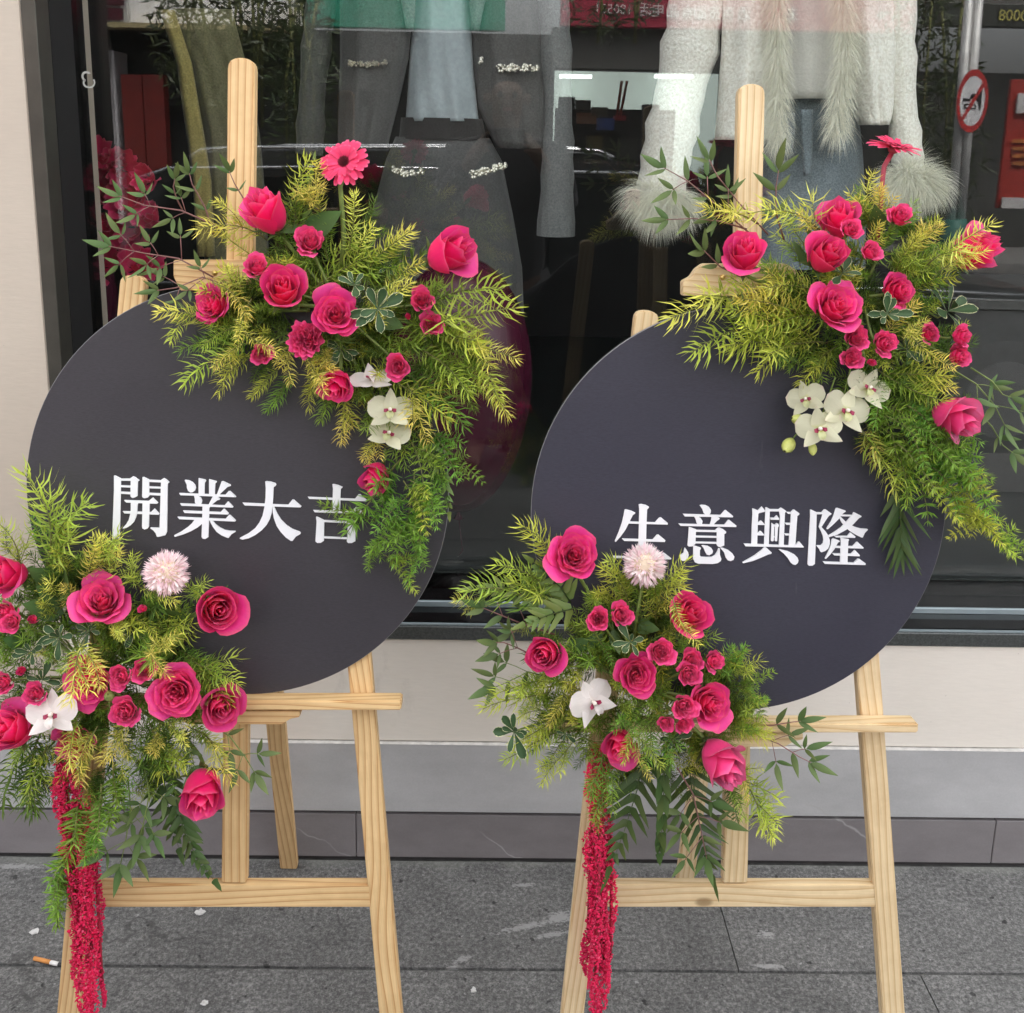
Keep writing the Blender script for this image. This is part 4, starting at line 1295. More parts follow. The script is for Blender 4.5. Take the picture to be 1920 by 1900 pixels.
orchid('C', 1628, 730, 46, .15, .35, -.5, ORCHID, "creamy orchid half hidden under the three small roses", .07)
orchid('C', 1512, 750, 40, -.45, .20, .3, ORCHID, "leftmost open creamy orchid over the slate board", .06, "the leftmost open orchid")
orchid('C', 1586, 772, 50, .10, .15, -.3, ORCHID, "large creamy orchid at the middle of the orchid spray", .08, "the large middle orchid")
orchid('C', 1537, 806, 48, -.12, .12, .15, ORCHID, "lowest open creamy orchid with a maroon lip, beside the buds", .085, "the lowest orchid")
orchid('B', 98, 1342, 52, .05, .30, .1, ORCHID_W, "pinkish white orchid alone among the roses in the left lower bouquet", .10, "the lone white orchid")
orchid('D', 1112, 1318, 50, .35, .05, .45, ORCHID_W, "big white orchid facing right in the right lower bouquet", .09, "the big white orchid")
def orchid_bud(px, py, rpx, ax, ay, label, off):
    p = on_lean(px, py, off)
    s = px_size(p, rpx)
    zd = view_dir(ax, ay)
    o = thing("orchid_bud", label, "orchid bud", group=GROUPS['C'], mat=frame_m(p, zd, s))
    m = plain("orchid_bud_green", (0.55, 0.58, 0.16), 0.4, 0.2, 60)
    for k in range(3):
        def fn(u, v, k=k):
            r = 0.62 * math.sin(math.pi * (0.04 + 0.92 * u)) ** 0.8 + 0.02 * k
            a = 2.094 * k + v * 1.15
            return (r * math.cos(a), r * math.sin(a), -1 + 2.0 * u)
        V, Fc, UV = grid_geo(fn, 8, 5)
        obj("sepal", mesh_data("sepal", V, Fc, m, True, UV), o)
    tube("stem", o, [p - zd * s * .9, p - zd * s * 1.6, on_lean(1520, 790, .05)], 0.0012, STEM, 6)
orchid_bud(1479, 835, 20, -.55, -.5, "greenish orchid bud at the very tip of the orchid spray", .06)
orchid_bud(1497, 787, 17, -.85, .2, "smaller pale green orchid bud left of the lowest orchid", .06)
orchid_bud(1524, 842, 13, -.1, -.9, "tiny green orchid bud under the lowest open orchid", .06)

# ---- pompon flowers
def pompon(bq, px, py, rpx, ax, ay, label, off, nick, stem_pts, flat=1.0):
    p = on_lean(px, py, off)
    s = px_size(p, rpx * .88)
    zd = view_dir(ax, ay)
    o = thing("pompon_flower", label, "pompon flower", group=GROUPS[bq], mat=frame_m(p, zd, s))
    rg = random.Random(px)
    V, Fc, UV = [], [], []
    n = 300
    for k in range(n):
        z = 1 - 1.55 * (k + .5) / n
        t = k * 2.39996
        r = math.sqrt(max(0, 1 - z * z))
        d = Vector((r * math.cos(t), r * math.sin(t), z * flat)).normalized()
        L = rg.uniform(.42, .62) * (0.75 if z > 0.75 else 1)
        W = rg.uniform(.13, .20)
        c = rg.uniform(-.4, .5)
        def fn(u, v, L=L, W=W, c=c):
            w = (0.35 + 0.65 * sstep(0.2, 0.8, u)) * (1 - 0.4 * sstep(.9, 1, u))
            return (v * W / 2 * w, c * u * u * 0.25 + 0.25 * abs(v) * W, 0.45 + L * u * (1 + .18 * math.cos(6 * v)))
        v, f, uv = grid_geo(fn, 4, 4)
        M = d.to_track_quat('Z', 'Y').to_matrix().to_4x4() @ Matrix.Rotation(rg.uniform(0, 6.28), 4, 'Z') @ Matrix.Rotation(rg.uniform(-.25, .25), 4, 'X')
        b = len(V)
        V += [M @ Vector(q) for q in v]
        Fc += [tuple(i + b for i in q) for q in f]
        UV += [(a, min(1, bb + max(0, .3 - abs(z - .6)) * -1.0 + rg.uniform(-.05, .05))) for a, bb in uv]
    e = obj("petals", mesh_data("petals", V, Fc, POMPON, True, UV), o)
    e["kind"] = "stuff"
    bm = bmesh.new()
    bmesh.ops.create_uvsphere(bm, u_segments=12, v_segments=8, radius=0.62)
    me = bpy.data.meshes.new("core")
    bm.to_mesh(me)
    bm.free()
    me.materials.append(plain("pompon_core", (0.72, 0.60, 0.45), 0.8))
    obj("core", me, o)
    tube("stem", o, [p - zd * s * 0.5] + [on_lean(x, y, o2) for x, y, o2 in stem_pts], 0.0024, STEM, 8)
    FLOWERS.append((bq, px, py, nick))
pompon('B', 313, 1074, 46, .1, .12, "white and pale pink pompon flower at the left board's lower rim", .07, "the white pompon", [(300, 1120, .05), (270, 1180, .04)])
pompon('D', 1208, 1060, 44, .0, .55, "pink and white pompon flower on a green stem before 生", .06, "the pink pompon", [(1204, 1100, .055), (1195, 1150, .05), (1188, 1200, .045)], .7)

# ---- green bud
p_ = on_lean(205, 1305, .10)
gb = thing("green_bud", "round unopened green bud between the two big lower left roses", "flower bud", group=GROUPS['B'], mat=frame_m(p_, view_dir(.1, .5), px_size(p_, 10)))
for k in range(4):
    def fn(u, v, k=k):
        r = math.sin(math.pi * (0.03 + 0.94 * u)) ** .85
        a = 1.571 * k + v * .85
        return (r * math.cos(a), r * math.sin(a), -1.05 + 2.1 * u)
    V, Fc, UV = grid_geo(fn, 7, 5)
    obj("sepal", mesh_data("sepal", V, Fc, plain("bud_green", (0.22, 0.27, 0.07), .45, .2, 200), True, UV), gb)
tube("stem", gb, [on_lean(205, 1314, .10), on_lean(207, 1335, .07), on_lean(212, 1350, .05)], 0.0012, STEM, 6)

# ---- needle sprigs
def sprig_geo(seed, n, nl, curve, spread, width, whorl=False, fwd=0.75):
    """unit-long sprig along +Z that bends to +X; returns stem path and the needles"""
    rg = random.Random(seed)
    def axis(t):
        return Vector((curve * t * t, 0.04 * math.sin(5 * t + seed), t - 0.35 * curve * curve * t ** 3))
    V, Fc, UV = [], [], []
    tw = [(rg.uniform(.15, .6), rg.uniform(0, 6.28), rg.uniform(.28, .45)) for _ in range(rg.choice((0, 0, 1, 2)) if not whorl else 2)]
    def twig(j, t):
        t0, ph, L = tw[j]
        c = main(t0)
        d = (main(t0 + .03) - main(t0 - .03)).normalized()
        x = d.cross(Vector((0, 1, 0))).normalized()
        o = x * math.cos(ph) + d.cross(x) * math.sin(ph)
        return c + (o * .75 * t + d * (.75 * t + .25 * t * t)) * L
    main = axis
    total = n + int(n * .38) * len(tw)
    for k in range(total):
        if k < n:
            axis, kk, nn = main, k, n
        else:
            j = (k - n) % len(tw)
            axis = (lambda t, j=j: twig(j, t))
            kk, nn = (k - n) // len(tw), int(n * .38)
        t = 0.10 + 0.90 * (kk + rg.random()) / nn
        if whorl:
            t = round(t * 9) / 9 * 0.98 + rg.uniform(-.015, .02)
        c = axis(min(t, 1.0))
        d = (axis(min(1, t + .03)) - axis(max(0, t - .03))).normalized()
        ph = k * 2.39996 + rg.uniform(-.4, .4)
        x = d.cross(Vector((0, 1, 0))).normalized()
        y = d.cross(x)
        out = x * math.cos(ph) + y * math.sin(ph)
        f = fwd + 0.9 * sstep(.8, 1.0, t) + rg.uniform(-.2, .25)
        L = nl * rg.uniform(.7, 1.15) * (1 - 0.35 * sstep(.85, 1, t)) * (0.6 + .4 * sstep(0, .25, t))
        p0 = c
        v1 = (out * spread + d * f * .55).normalized()
        v2 = (out * spread * .7 + d * f * 1.1 + Vector((0, 0, -.10))).normalized()
        p1 = p0 + v1 * L * .5
        p2 = p1 + v2 * L * .5
        side = v1.cross(out.cross(d)).normalized() if abs(v1.dot(out.cross(d))) < .99 else y
        side = (out.cross(d) * math.cos(ph * 3) + v1.cross(out.cross(d)) * math.sin(ph * 3)).normalized()
        w = width * rg.uniform(.8, 1.2)
        b = len(V)
        V += [p0 - side * w * .25, p0 + side * w * .25, p1 - side * w * .5, p1 + side * w * .5, p2]
        Fc += [(b, b + 1, b + 3, b + 2), (b + 2, b + 3, b + 4)]
        tt = min(1, max(0, t + rg.uniform(-.12, .12)))
        UV += [(0, tt * .75), (1, tt * .75), (0, tt), (1, tt), (.5, min(1, tt + .12))]
    return [[main(i / 9) for i in range(10)]] + [[twig(j, i / 5) for i in range(6)] for j in range(len(tw))], V, Fc, UV
SPK = {}
def make_kind(kind, mats, spec):
    SPK[kind] = []
    for i, (n, nl, cv, sp, w, wh, fw) in enumerate(spec):
        path, V, Fc, UV = sprig_geo(100 + i * 7 + len(SPK) * 31, n, nl, cv, sp, w, wh, fw)
        SV, SF, SU = [], [], []
        for pi in path:
            a_, b_, c_ = tube_geo(pi, [(0.013 if pi is path[0] else .008) * (1 - .7 * k / len(pi)) for k in range(len(pi))], 5)
            SF += [tuple(q + len(SV) for q in f) for f in b_]
            SV += a_
            SU += c_
            if pi is path[0]:
                TIP = Vector(pi[-1])
        SPK[kind].append(dict(TIP=TIP, V=V, F=Fc, UV=UV, SV=SV, SF=SF, SU=SU,
                              me={m.name: mesh_data("needles", V, Fc, m, True, UV) for m in mats}, stem=mesh_data("stem", SV, SF, STEM_B, True, SU)))
make_kind('needle', [GOLD, LIME, GREEN, DARK], [(84, .25, .25, 1.0, .021, False, .62), (74, .29, .45, .95, .022, False, .66), (92, .23, .12, 1.05, .020, False, .58), (68, .31, .60, .9, .021, False, .7), (80, .26, .35, 1.0, .019, False, .6), (96, .22, -.2, 1.1, .018, False, .5), (70, .30, .2, .85, .022, False, .8)])
make_kind('asparagus', [GREEN, LIME, DARK], [(130, .18, .30, 1.0, .019, True, .35), (115, .20, .55, 1.0, .020, True, .3), (140, .17, .15, 1.0, .018, True, .4)])
DIRS = ["right", "up-right", "up", "up-left", "left", "down-left", "down", "down-right"]
USED = set()
EASEL_OF = {'A': "left easel's top bouquet", 'B': "left easel's lower bouquet", 'C': "right easel's top bouquet", 'D': "right easel's lower bouquet"}
def place_word(bq, x, y, kindword):
    """a label that says where a sprig's tip lies, by the nearest flowers"""
    c = sorted([(math.hypot(fx - x, fy - y), nk, fx, fy) for b, fx, fy, nk in FLOWERS if b == bq and nk])
    for d, nk, fx, fy in c[:4]:
        a = math.degrees(math.atan2(-(y - fy), x - fx)) % 360
        w = ["to the right of", "up and right of", "above", "up and left of", "to the left of", "down and left of", "below", "down and right of"][int((a + 22.5) // 45) % 8]
        for pre in ("with its tip just", "reaching further") if d < 140 else ("with its tip far", "reaching furthest"):
            s = f"{kindword} {pre} {w} {nk}"
            if s not in USED and len(s.split()) <= 16:
                USED.add(s)
                return s
    d, nk, fx, fy = c[0]
    for extra in ("tucked in beside", "half hidden beside", "lying behind", "curling around"):
        s = f"{kindword} {extra} {nk}"
        if s not in USED:
            USED.add(s)
            return s
    return f"{kindword} near {nk}"
SPG = {'A': "needle sprigs in the left easel's top bouquet", 'B': "needle sprigs in the left easel's lower bouquet", 'C': "needle sprigs in the right easel's top bouquet", 'D': "needle sprigs in the right easel's lower bouquet"}
WORDS = {"golden_needles": "golden yellow needle sprig", "lime_needles": "yellow-green needle sprig", "green_needles": "fresh green needle sprig", "dark_needles": "dark green needle sprig"}
def sprig(bq, bx, by, tx, ty, mat, off0=.03, off1=.06, kind='needle', bend=None, thick=1.0):
    a, b = on_lean(bx, by, off0), on_lean(tx, ty, off1)
    d = b - a
    rg = random.Random(int(bx * 7 + by * 13 + tx * 3 + ty))
    v = rg.randrange(len(SPK[kind]))
    K = SPK[kind][v]
    z = d.normalized()
    g = Vector((0, -0.25, 1.0 if bend is None else bend))
    x = -(g - z * g.dot(z))
    if x.length < 1e-3:
        x = Vector((1, 0, 0))
    x = (x.normalized() + Vector((rg.uniform(-.5, .5), rg.uniform(-.3, .3), 0)))
    x = (x - z * x.dot(z)).normalized()
    y = z.cross(x)
    s = d.length
    M = Matrix(((x.x * s * thick, y.x * s * thick, z.x * s, a.x), (x.y * s * thick, y.y * s * thick, z.y * s, a.y), (x.z * s * thick, y.z * s * thick, z.z * s, a.z), (0, 0, 0, 1)))
    # the sprig's bent tip should land on b: shear the path by turning the whole about its base
    tv = K['TIP']
    t_w = (M.to_3x3() @ tv)
    rot = t_w.rotation_difference(d).to_matrix().to_4x4()
    sc = d.length / t_w.length
    M = Matrix.Translation(a) @ rot @ Matrix.Diagonal((sc, sc, sc, 1)) @ Matrix.Translation(-a) @ M
    kw = WORDS[mat.name] if kind == 'needle' else ("asparagus fern sprig" if mat is GREEN else "light asparagus fern sprig" if mat is LIME else "dark asparagus fern sprig")
    t = thing("needle_sprig" if kind == 'needle' else "asparagus_sprig", place_word(bq, tx, ty, kw), "foliage sprig", group=SPG[bq], mat=M)
    obj("stem", K['stem'], t)
    n = obj("needles", K['me'][mat.name], t)
    n["kind"] = "stuff"
    return t
def SP(bq, mat, rows, **kw):
    for r in rows:
        sprig(bq, r[0], r[1], r[2], r[3], mat, *(r[4:6] if len(r) > 5 else (.04, .075)), **kw)
# top left bouquet
SP('A', GOLD, [(500, 450, 368, 432), (455, 430, 405, 378), (600, 415, 596, 308), (650, 480, 664, 362), (668, 520, 700, 425), (690, 510, 772, 432), (720, 560, 790, 495),
               (430, 620, 297, 585), (440, 560, 425, 500), (400, 530, 465, 600, .08, .10), (460, 640, 400, 690, .07, .09), 
               (700, 600, 770, 530, .08, .1), (690, 540, 720, 610, .09, .11), (470, 560, 445, 640, .09, .12), (540, 640, 545, 720, .07, .09), (600, 660, 625, 700, .07, .09),
               (560, 650, 610, 740, .08, .10), (880, 700, 955, 782), (870, 650, 972, 675), (440, 600, 520, 660, .10, .12), (760, 720, 800, 830, .06, .05), (650, 740, 640, 830, .05, .04), (710, 790, 690, 870, .04, .03), (560, 380, 610, 350)])
SP('A', LIME, [(770, 600, 942, 542), (780, 640, 968, 578), (810, 620, 905, 655), (860, 630, 935, 755), (760, 640, 880, 740), (480, 640, 345, 720), (470, 660, 410, 740), (530, 690, 470, 745, .03, .04),
               (560, 430, 580, 300), (540, 470, 500, 380, .03, .05), (600, 690, 660, 800, .03, .04), (720, 700, 840, 790, .04, .06), (560, 560, 700, 480, .03, .05), (610, 690, 580, 770, .02, .04), (380, 570, 320, 640),
               (500, 500, 420, 440, .03, .05), (730, 740, 760, 850, .05, .04), (470, 610, 380, 650, .05, .07)])
SP('A', GREEN, [(430, 650, 335, 660, .02, .04), (560, 700, 500, 770, .02, .03), (640, 700, 600, 790, .02, .03), (760, 690, 900, 690, .04, .05), (740, 690, 870, 800, .03, .05), (700, 720, 790, 780, .03, .04), (560, 470, 560, 350, .03, .04), (560, 470, 500, 430, .03, .05), (700, 560, 740, 470, .03, .05), (620, 500, 600, 400, .03, .04),
                (780, 680, 900, 730, .03, .05), (740, 780, 760, 880, .02, .03), (760, 790, 830, 900, .02, .03)])
SP('A', GREEN, [(760, 860, 650, 1000, .03, .05), (780, 880, 760, 1000, .03, .06), (800, 880, 830, 960, .02, .05), (760, 960, 700, 1040, .04, .05), (790, 950, 740, 1060, .03, .06), (790, 1000, 765, 1100, .03, .04), (720, 1000, 690, 1070, .04, .03),
                (700, 980, 600, 945, .03, .02), (740, 900, 700, 980, .03, .04), (800, 800, 860, 900, .03, .05), (780, 900, 790, 1040, .05, .07), (830, 860, 905, 905, .03, .05), (770, 820, 800, 940, .04, .07), (770, 930, 700, 1000, .06, .08), (800, 960, 720, 1030, .05, .07), (780, 980, 690, 1040, .05, .06), (770, 900, 820, 990, .06, .08), (760, 990, 780, 1070, .05, .06)], kind='asparagus')
SP('A', LIME, [(760, 900, 800, 1000, .06, .08), (720, 1040, 780, 1110, .04, .03)], kind='asparagus')
# top right bouquet
SP('C', GOLD, [(1420, 420, 1320, 390), (1540, 440, 1410, 400), (1625, 430, 1635, 325), (1640, 430, 1655, 350), (1690, 500, 1765, 420), (1680, 510, 1725, 440), (1740, 500, 1862, 420, .09, .12), (1760, 510, 1850, 470, .10, .13), (1560, 560, 1440, 540), (1430, 550, 1258, 598),
               (1520, 600, 1380, 560, .05, .07), (1610, 560, 1570, 490, .05, .07), (1650, 640, 1720, 570, .05, .09), (1700, 620, 1790, 690, .08, .10), (1690, 640, 1740, 600, .09, .11), (1620, 480, 1650, 420), (1560, 450, 1500, 400), (1480, 530, 1400, 590),
               (1610, 800, 1680, 920, .05, .03), (1620, 790, 1640, 870, .04, .03), (1700, 720, 1790, 730)])
SP('C', LIME, [(1520, 590, 1370, 580), (1500, 610, 1300, 660), (1520, 640, 1360, 650), (1540, 640, 1420, 700), (1560, 600, 1440, 620), (1460, 560, 1370, 520, .03, .05), (1700, 560, 1790, 520), (1680, 520, 1780, 480), (1530, 620, 1400, 640), (1660, 700, 1780, 710), (1640, 690, 1780, 755), (1570, 650, 1500, 720, .04, .05),
               (1650, 800, 1700, 930, .03, .03), (1500, 500, 1450, 440, .03, .04), (1520, 470, 1470, 400, .03, .04), (1660, 480, 1720, 500, .04, .06)])
SP('C', GREEN, [(1560, 640, 1480, 690, .02, .04), (1560, 560, 1430, 600, .03, .05), (1600, 560, 1500, 560, .03, .05), (1540, 660, 1520, 730, .02, .03), (1600, 420, 1610, 350, .03, .04), (1700, 560, 1780, 560, .03, .05), (1640, 640, 1720, 700, .03, .05), (1640, 720, 1640, 800, .05, .09), (1600, 500, 1680, 440, .03, .05), (1550, 530, 1480, 470, .03, .04), (1690, 690, 1760, 790, .03, .04), (1620, 700, 1560, 760, .02, .03)])
SP('C', GREEN, [(1650, 760, 1780, 830, .04, .06), (1680, 800, 1820, 850, .04, .06), (1660, 820, 1700, 950, .03, .05), (1700, 830, 1790, 930, .04, .06), (1740, 850, 1860, 900, .04, .06), (1760, 880, 1865, 970, .04, .05), (1680, 780, 1740, 880, .06, .09), (1720, 800, 1840, 830, .03, .05), (1690, 850, 1740, 980, .03, .06), (1720, 860, 1800, 970, .05, .07), (1630, 740, 1680, 860, .05, .07), (1700, 760, 1760, 850, .06, .08), (1700, 800, 1800, 880, .07, .1), (1740, 830, 1830, 920, .07, .09), (1680, 830, 1760, 930, .07, .1), (1660, 780, 1730, 830, .07, .1), (1760, 840, 1850, 960, .06, .08)], kind='asparagus')
SP('C', LIME, [(1760, 920, 1865, 1000, .04, .05), (1860, 960, 1780, 1010, .05, .05), (1820, 970, 1900, 1040, .04, .05), (1850, 1010, 1960, 1050, .04, .05), (1800, 890, 1870, 940, .06, .08), (1720, 900, 1800, 980, .06, .08), (1770, 960, 1880, 1020, .05, .06)], kind='asparagus')
# lower left bouquet
SP('B', GOLD, [(200, 1090, 190, 1005), (210, 1080, 225, 1030), (170, 1100, 180, 1030), (260, 1100, 330, 1130, .05, .08), (110, 1150, 90, 1090), (150, 1150, 120, 1100), (200, 1160, 230, 1200, .08, .1), (300, 1230, 335, 1190, .08, .1), (270, 1220, 320, 1270, .09, .11), (160, 1200, 130, 1320, .10, .13), (150, 1200, 190, 1290, .10, .13),
               (150, 1340, 135, 1440, .08, .09), (210, 1360, 240, 1420, .06, .08), (300, 1340, 350, 1400, .07, .09), (300, 1350, 290, 1420, .06, .08), (180, 1360, 150, 1470, .07, .08), (380, 1380, 435, 1470, .05, .07), (250, 1350, 190, 1430, .06, .08), (240, 1200, 210, 1180, .07, .1)])
SP('B', LIME, [(95, 1060, 42, 885), (95, 1060, 165, 942), (40, 1080, -10, 975), (200, 1070, 232, 1000), (130, 1080, 100, 1030), (260, 1110, 250, 1040), (370, 1130, 390, 1090), (350, 1230, 448, 1285), (300, 1200, 370, 1170), (340, 1250, 430, 1320), (110, 1160, 75, 1130), (200, 1180, 160, 1150, .06, .08), (240, 1160, 290, 1190, .06, .08), (120, 1240, 70, 1220, .05, .08),
               (180, 1400, 145, 1460, .05, .06), (250, 1380, 230, 1460, .05, .06), (280, 1360, 340, 1430, .05, .07), (90, 1400, 50, 1500, .04, .05), (60, 1390, 20, 1450, .04, .05), (350, 1360, 420, 1420, .04, .06), (100, 1060, 125, 980, .04, .06)])
SP('B', GREEN, [(90, 1070, 60, 970, .03, .05), (100, 1100, 110, 1030, .05, .07), (250, 1150, 310, 1120, .04, .06), (300, 1180, 350, 1140, .03, .05), (160, 1180, 110, 1260, .07, .1), (120, 1180, 90, 1240, .06, .08), (270, 1300, 290, 1350, .03, .05), (140, 1090, 160, 1040, .03, .05), (250, 1180, 290, 1240, .06, .09), (330, 1220, 410, 1250, .03, .05), (320, 1260, 400, 1290, .03, .04), (230, 1350, 260, 1400, .03, .05)])
SP('B', DARK, [(90, 1100, 55, 1040, .02, .04), (130, 1110, 175, 1050, .02, .03), (80, 1370, 55, 1520, .02, .03), (60, 1370, 5, 1520, .02, .03), (100, 1390, 30, 1480, .02, .03), (60, 1290, 10, 1330, .02, .04), (70, 1400, 60, 1530, .03, .03), (120, 1410, 110, 1500, .02, .03), (20, 1040, 10, 990, .02, .04), (220, 1400, 180, 1500, .02, .03), (260, 1400, 290, 1490, .02, .03)])
SP('B', GREEN, [(160, 1480, 115, 1640, .05, .05), (150, 1560, 105, 1720, .03, .03), (190, 1470, 170, 1600, .06, .06), (200, 1420, 240, 1540, .03, .04), (220, 1430, 200, 1560, .05, .05), (120, 1620, 108, 1740, .05, .05), (250, 1420, 290, 1500, .03, .04), (300, 1420, 330, 1490, .03, .04), (190, 1540, 160, 1620, .07, .07)], kind='asparagus')
# lower right bouquet
SP('D', LIME, [(1040, 1090, 975, 985), (1020, 1150, 870, 1110), (1030, 1110, 930, 1060), (1050, 1140, 960, 1090), (1180, 1140, 1130, 1065), (1160, 1130, 1140, 1050), (1240, 1140, 1290, 1050), (1250, 1120, 1280, 1070), (1230, 1170, 1270, 1100, .05, .07), (1030, 1280, 930, 1300), (1030, 1300, 905, 1330), (1060, 1340, 960, 1400), (1070, 1360, 945, 1425), (1080, 1380, 1015, 1470),
               (1390, 1300, 1435, 1320), (1370, 1260, 1400, 1220), (1380, 1280, 1430, 1240), (1370, 1430, 1450, 1570), (1360, 1470, 1400, 1540), (1380, 1360, 1450, 1380), (1180, 1370, 1240, 1440, .08, .10), (1190, 1360, 1170, 1430, .09, .11), (1110, 1240, 1060, 1290, .05, .08), (1040, 1240, 1010, 1300, .04, .06), (1240, 1190, 1300, 1170, .05, .08), (1380, 1450, 1430, 1440), (1010, 1170, 960, 1180, .03, .04), (1160, 1300, 1180, 1350, .05, .08)])
SP('D', GOLD, [(1060, 1290, 1030, 1360, .06, .08), (1050, 1270, 1090, 1330, .06, .08), (920, 1140, 850, 1125, .04, .05), (1190, 1390, 1220, 1460, .09, .11), (1260, 1120, 1310, 1210, .10, .12), (1380, 1440, 1400, 1500, .05, .07), (1020, 1330, 960, 1360, .04, .06), (1400, 1480, 1448, 1575, .03, .04)])
SP('D', GREEN, [(1130, 1230, 1090, 1170, .05, .08), (1140, 1260, 1060, 1220, .05, .08), (1140, 1220, 1160, 1290, .05, .09), (1240, 1290, 1180, 1320, .06, .09), (1210, 1320, 1150, 1370, .06, .09), (1220, 1340, 1210, 1440, .06, .10), (1230, 1350, 1260, 1440, .06, .09), (1240, 1340, 1190, 1400, .07, .1), (1240, 1160, 1230, 1080, .04, .07), (1130, 1180, 1100, 1110, .04, .06), (1200, 1150, 1180, 1090, .04, .06), (1370, 1290, 1420, 1290, .04, .07), (1360, 1270, 1370, 1210, .04, .06), (1350, 1360, 1420, 1370, .04, .07),
                (1250, 1270, 1220, 1330, .05, .09), (1100, 1380, 1060, 1430, .03, .05), (1130, 1400, 1110, 1500, .06, .08), (1140, 1420, 1150, 1520, .06, .08), (1130, 1480, 1120, 1560, .06, .07), (1160, 1440, 1110, 1540, .07, .08), (1270, 1230, 1290, 1190, .05, .07)])
SP('D', GREEN, [(1370, 1270, 1400, 1210, .05, .08), (1380, 1300, 1450, 1260, .05, .08), (1390, 1330, 1440, 1310, .05, .08), (1360, 1340, 1420, 1340, .04, .07), (1210, 1290, 1240, 1350, .06, .09), (1230, 1300, 1190, 1350, .06, .09), (1120, 1200, 1150, 1250, .06, .08), (1080, 1260, 1110, 1240, .05, .08), (1240, 1390, 1300, 1410, .05, .07)], kind='asparagus')
SP('D', DARK, [(1080, 1360, 1020, 1440, .02, .04), (1060, 1350, 1000, 1410, .02, .04), (1360, 1450, 1380, 1540, .02, .03), (1300, 1430, 1290, 1500, .02, .03), (1200, 1430, 1150, 1480, .02, .03), (1060, 1330, 980, 1380, .02, .03), (1120, 1400, 1080, 1440, .02, .03), (1150, 1220, 1170, 1160, .03, .05)])

# ---- the inner mass of foliage that closes each bouquet
def mass(bq, ells, n, name, label):
    rg = random.Random(ord(bq) * 5)
    Vs, Fs, UVs, MI = [], [], [], []
    base = 0
    mats = [GREEN, DARK, LIME]
    for k in range(n):
        cx, cy, rx, ry = rg.choice(ells)
        a0 = rg.uniform(0, 6.28)
        r0 = math.sqrt(rg.random()) * .55
        a1 = a0 + rg.uniform(-.5, .5)
        r1 = r0 + rg.uniform(.35, .62)
        kind = 'needle' if rg.random() < .7 else 'asparagus'
        K = rg.choice(SPK[kind])
        A = on_lean(cx + rx * r0 * math.cos(a0), cy + ry * r0 * math.sin(a0), rg.uniform(.008, .035))
        B = on_lean(cx + rx * r1 * math.cos(a1), cy + ry * r1 * math.sin(a1), rg.uniform(.02, .06))
        d = B - A
        if d.length < .02:
            continue
        s = max(d.length, .05)
        M = Matrix.Translation(A) @ d.to_track_quat('Z', 'Y').to_matrix().to_4x4() @ Matrix.Rotation(rg.uniform(0, 6.28), 4, 'Z') @ Matrix.Diagonal((s * 1.15, s * 1.15, s, 1))
        Mn = np.array(M)
        P = np.array([tuple(v) for v in K['V']])
        P = P @ Mn[:3, :3].T + Mn[:3, 3]
        Vs.append(P)
        Fs += [tuple(i + base for i in f) for f in K['F']]
        UVs += K['UV']
        MI += [rg.choices((0, 1, 2), (5, 5, 2))[0]] * len(K['F'])
        base += len(P)
    me = mesh_data(name, np.vstack(Vs), Fs, mats, True, UVs, MI)
    o = obj(name, me)
    o["kind"] = "stuff"
    o["label"] = label
    return o
mass('A', [(620, 570, 230, 130), (560, 620, 200, 110), (730, 700, 150, 130), (620, 470, 120, 130), (800, 680, 130, 90)], 130, "foliage", "thick green needle foliage filling the left top bouquet")
mass('B', [(190, 1250, 220, 160), (120, 1250, 180, 180), (260, 1310, 200, 130), (200, 1420, 160, 110), (130, 1150, 160, 100)], 150, "foliage", "thick green needle foliage filling the left lower bouquet")
mass('C', [(1610, 560, 190, 130), (1560, 600, 170, 100), (1680, 640, 140, 110), (1720, 800, 110, 100), (1640, 470, 130, 90)], 135, "foliage", "thick green needle foliage filling the right top bouquet")
mass('D', [(1200, 1280, 210, 150), (1110, 1290, 160, 130), (1290, 1330, 150, 120), (1180, 1170, 130, 90), (1230, 1400, 150, 90)], 150, "foliage", "thick green needle foliage filling the right lower bouquet")

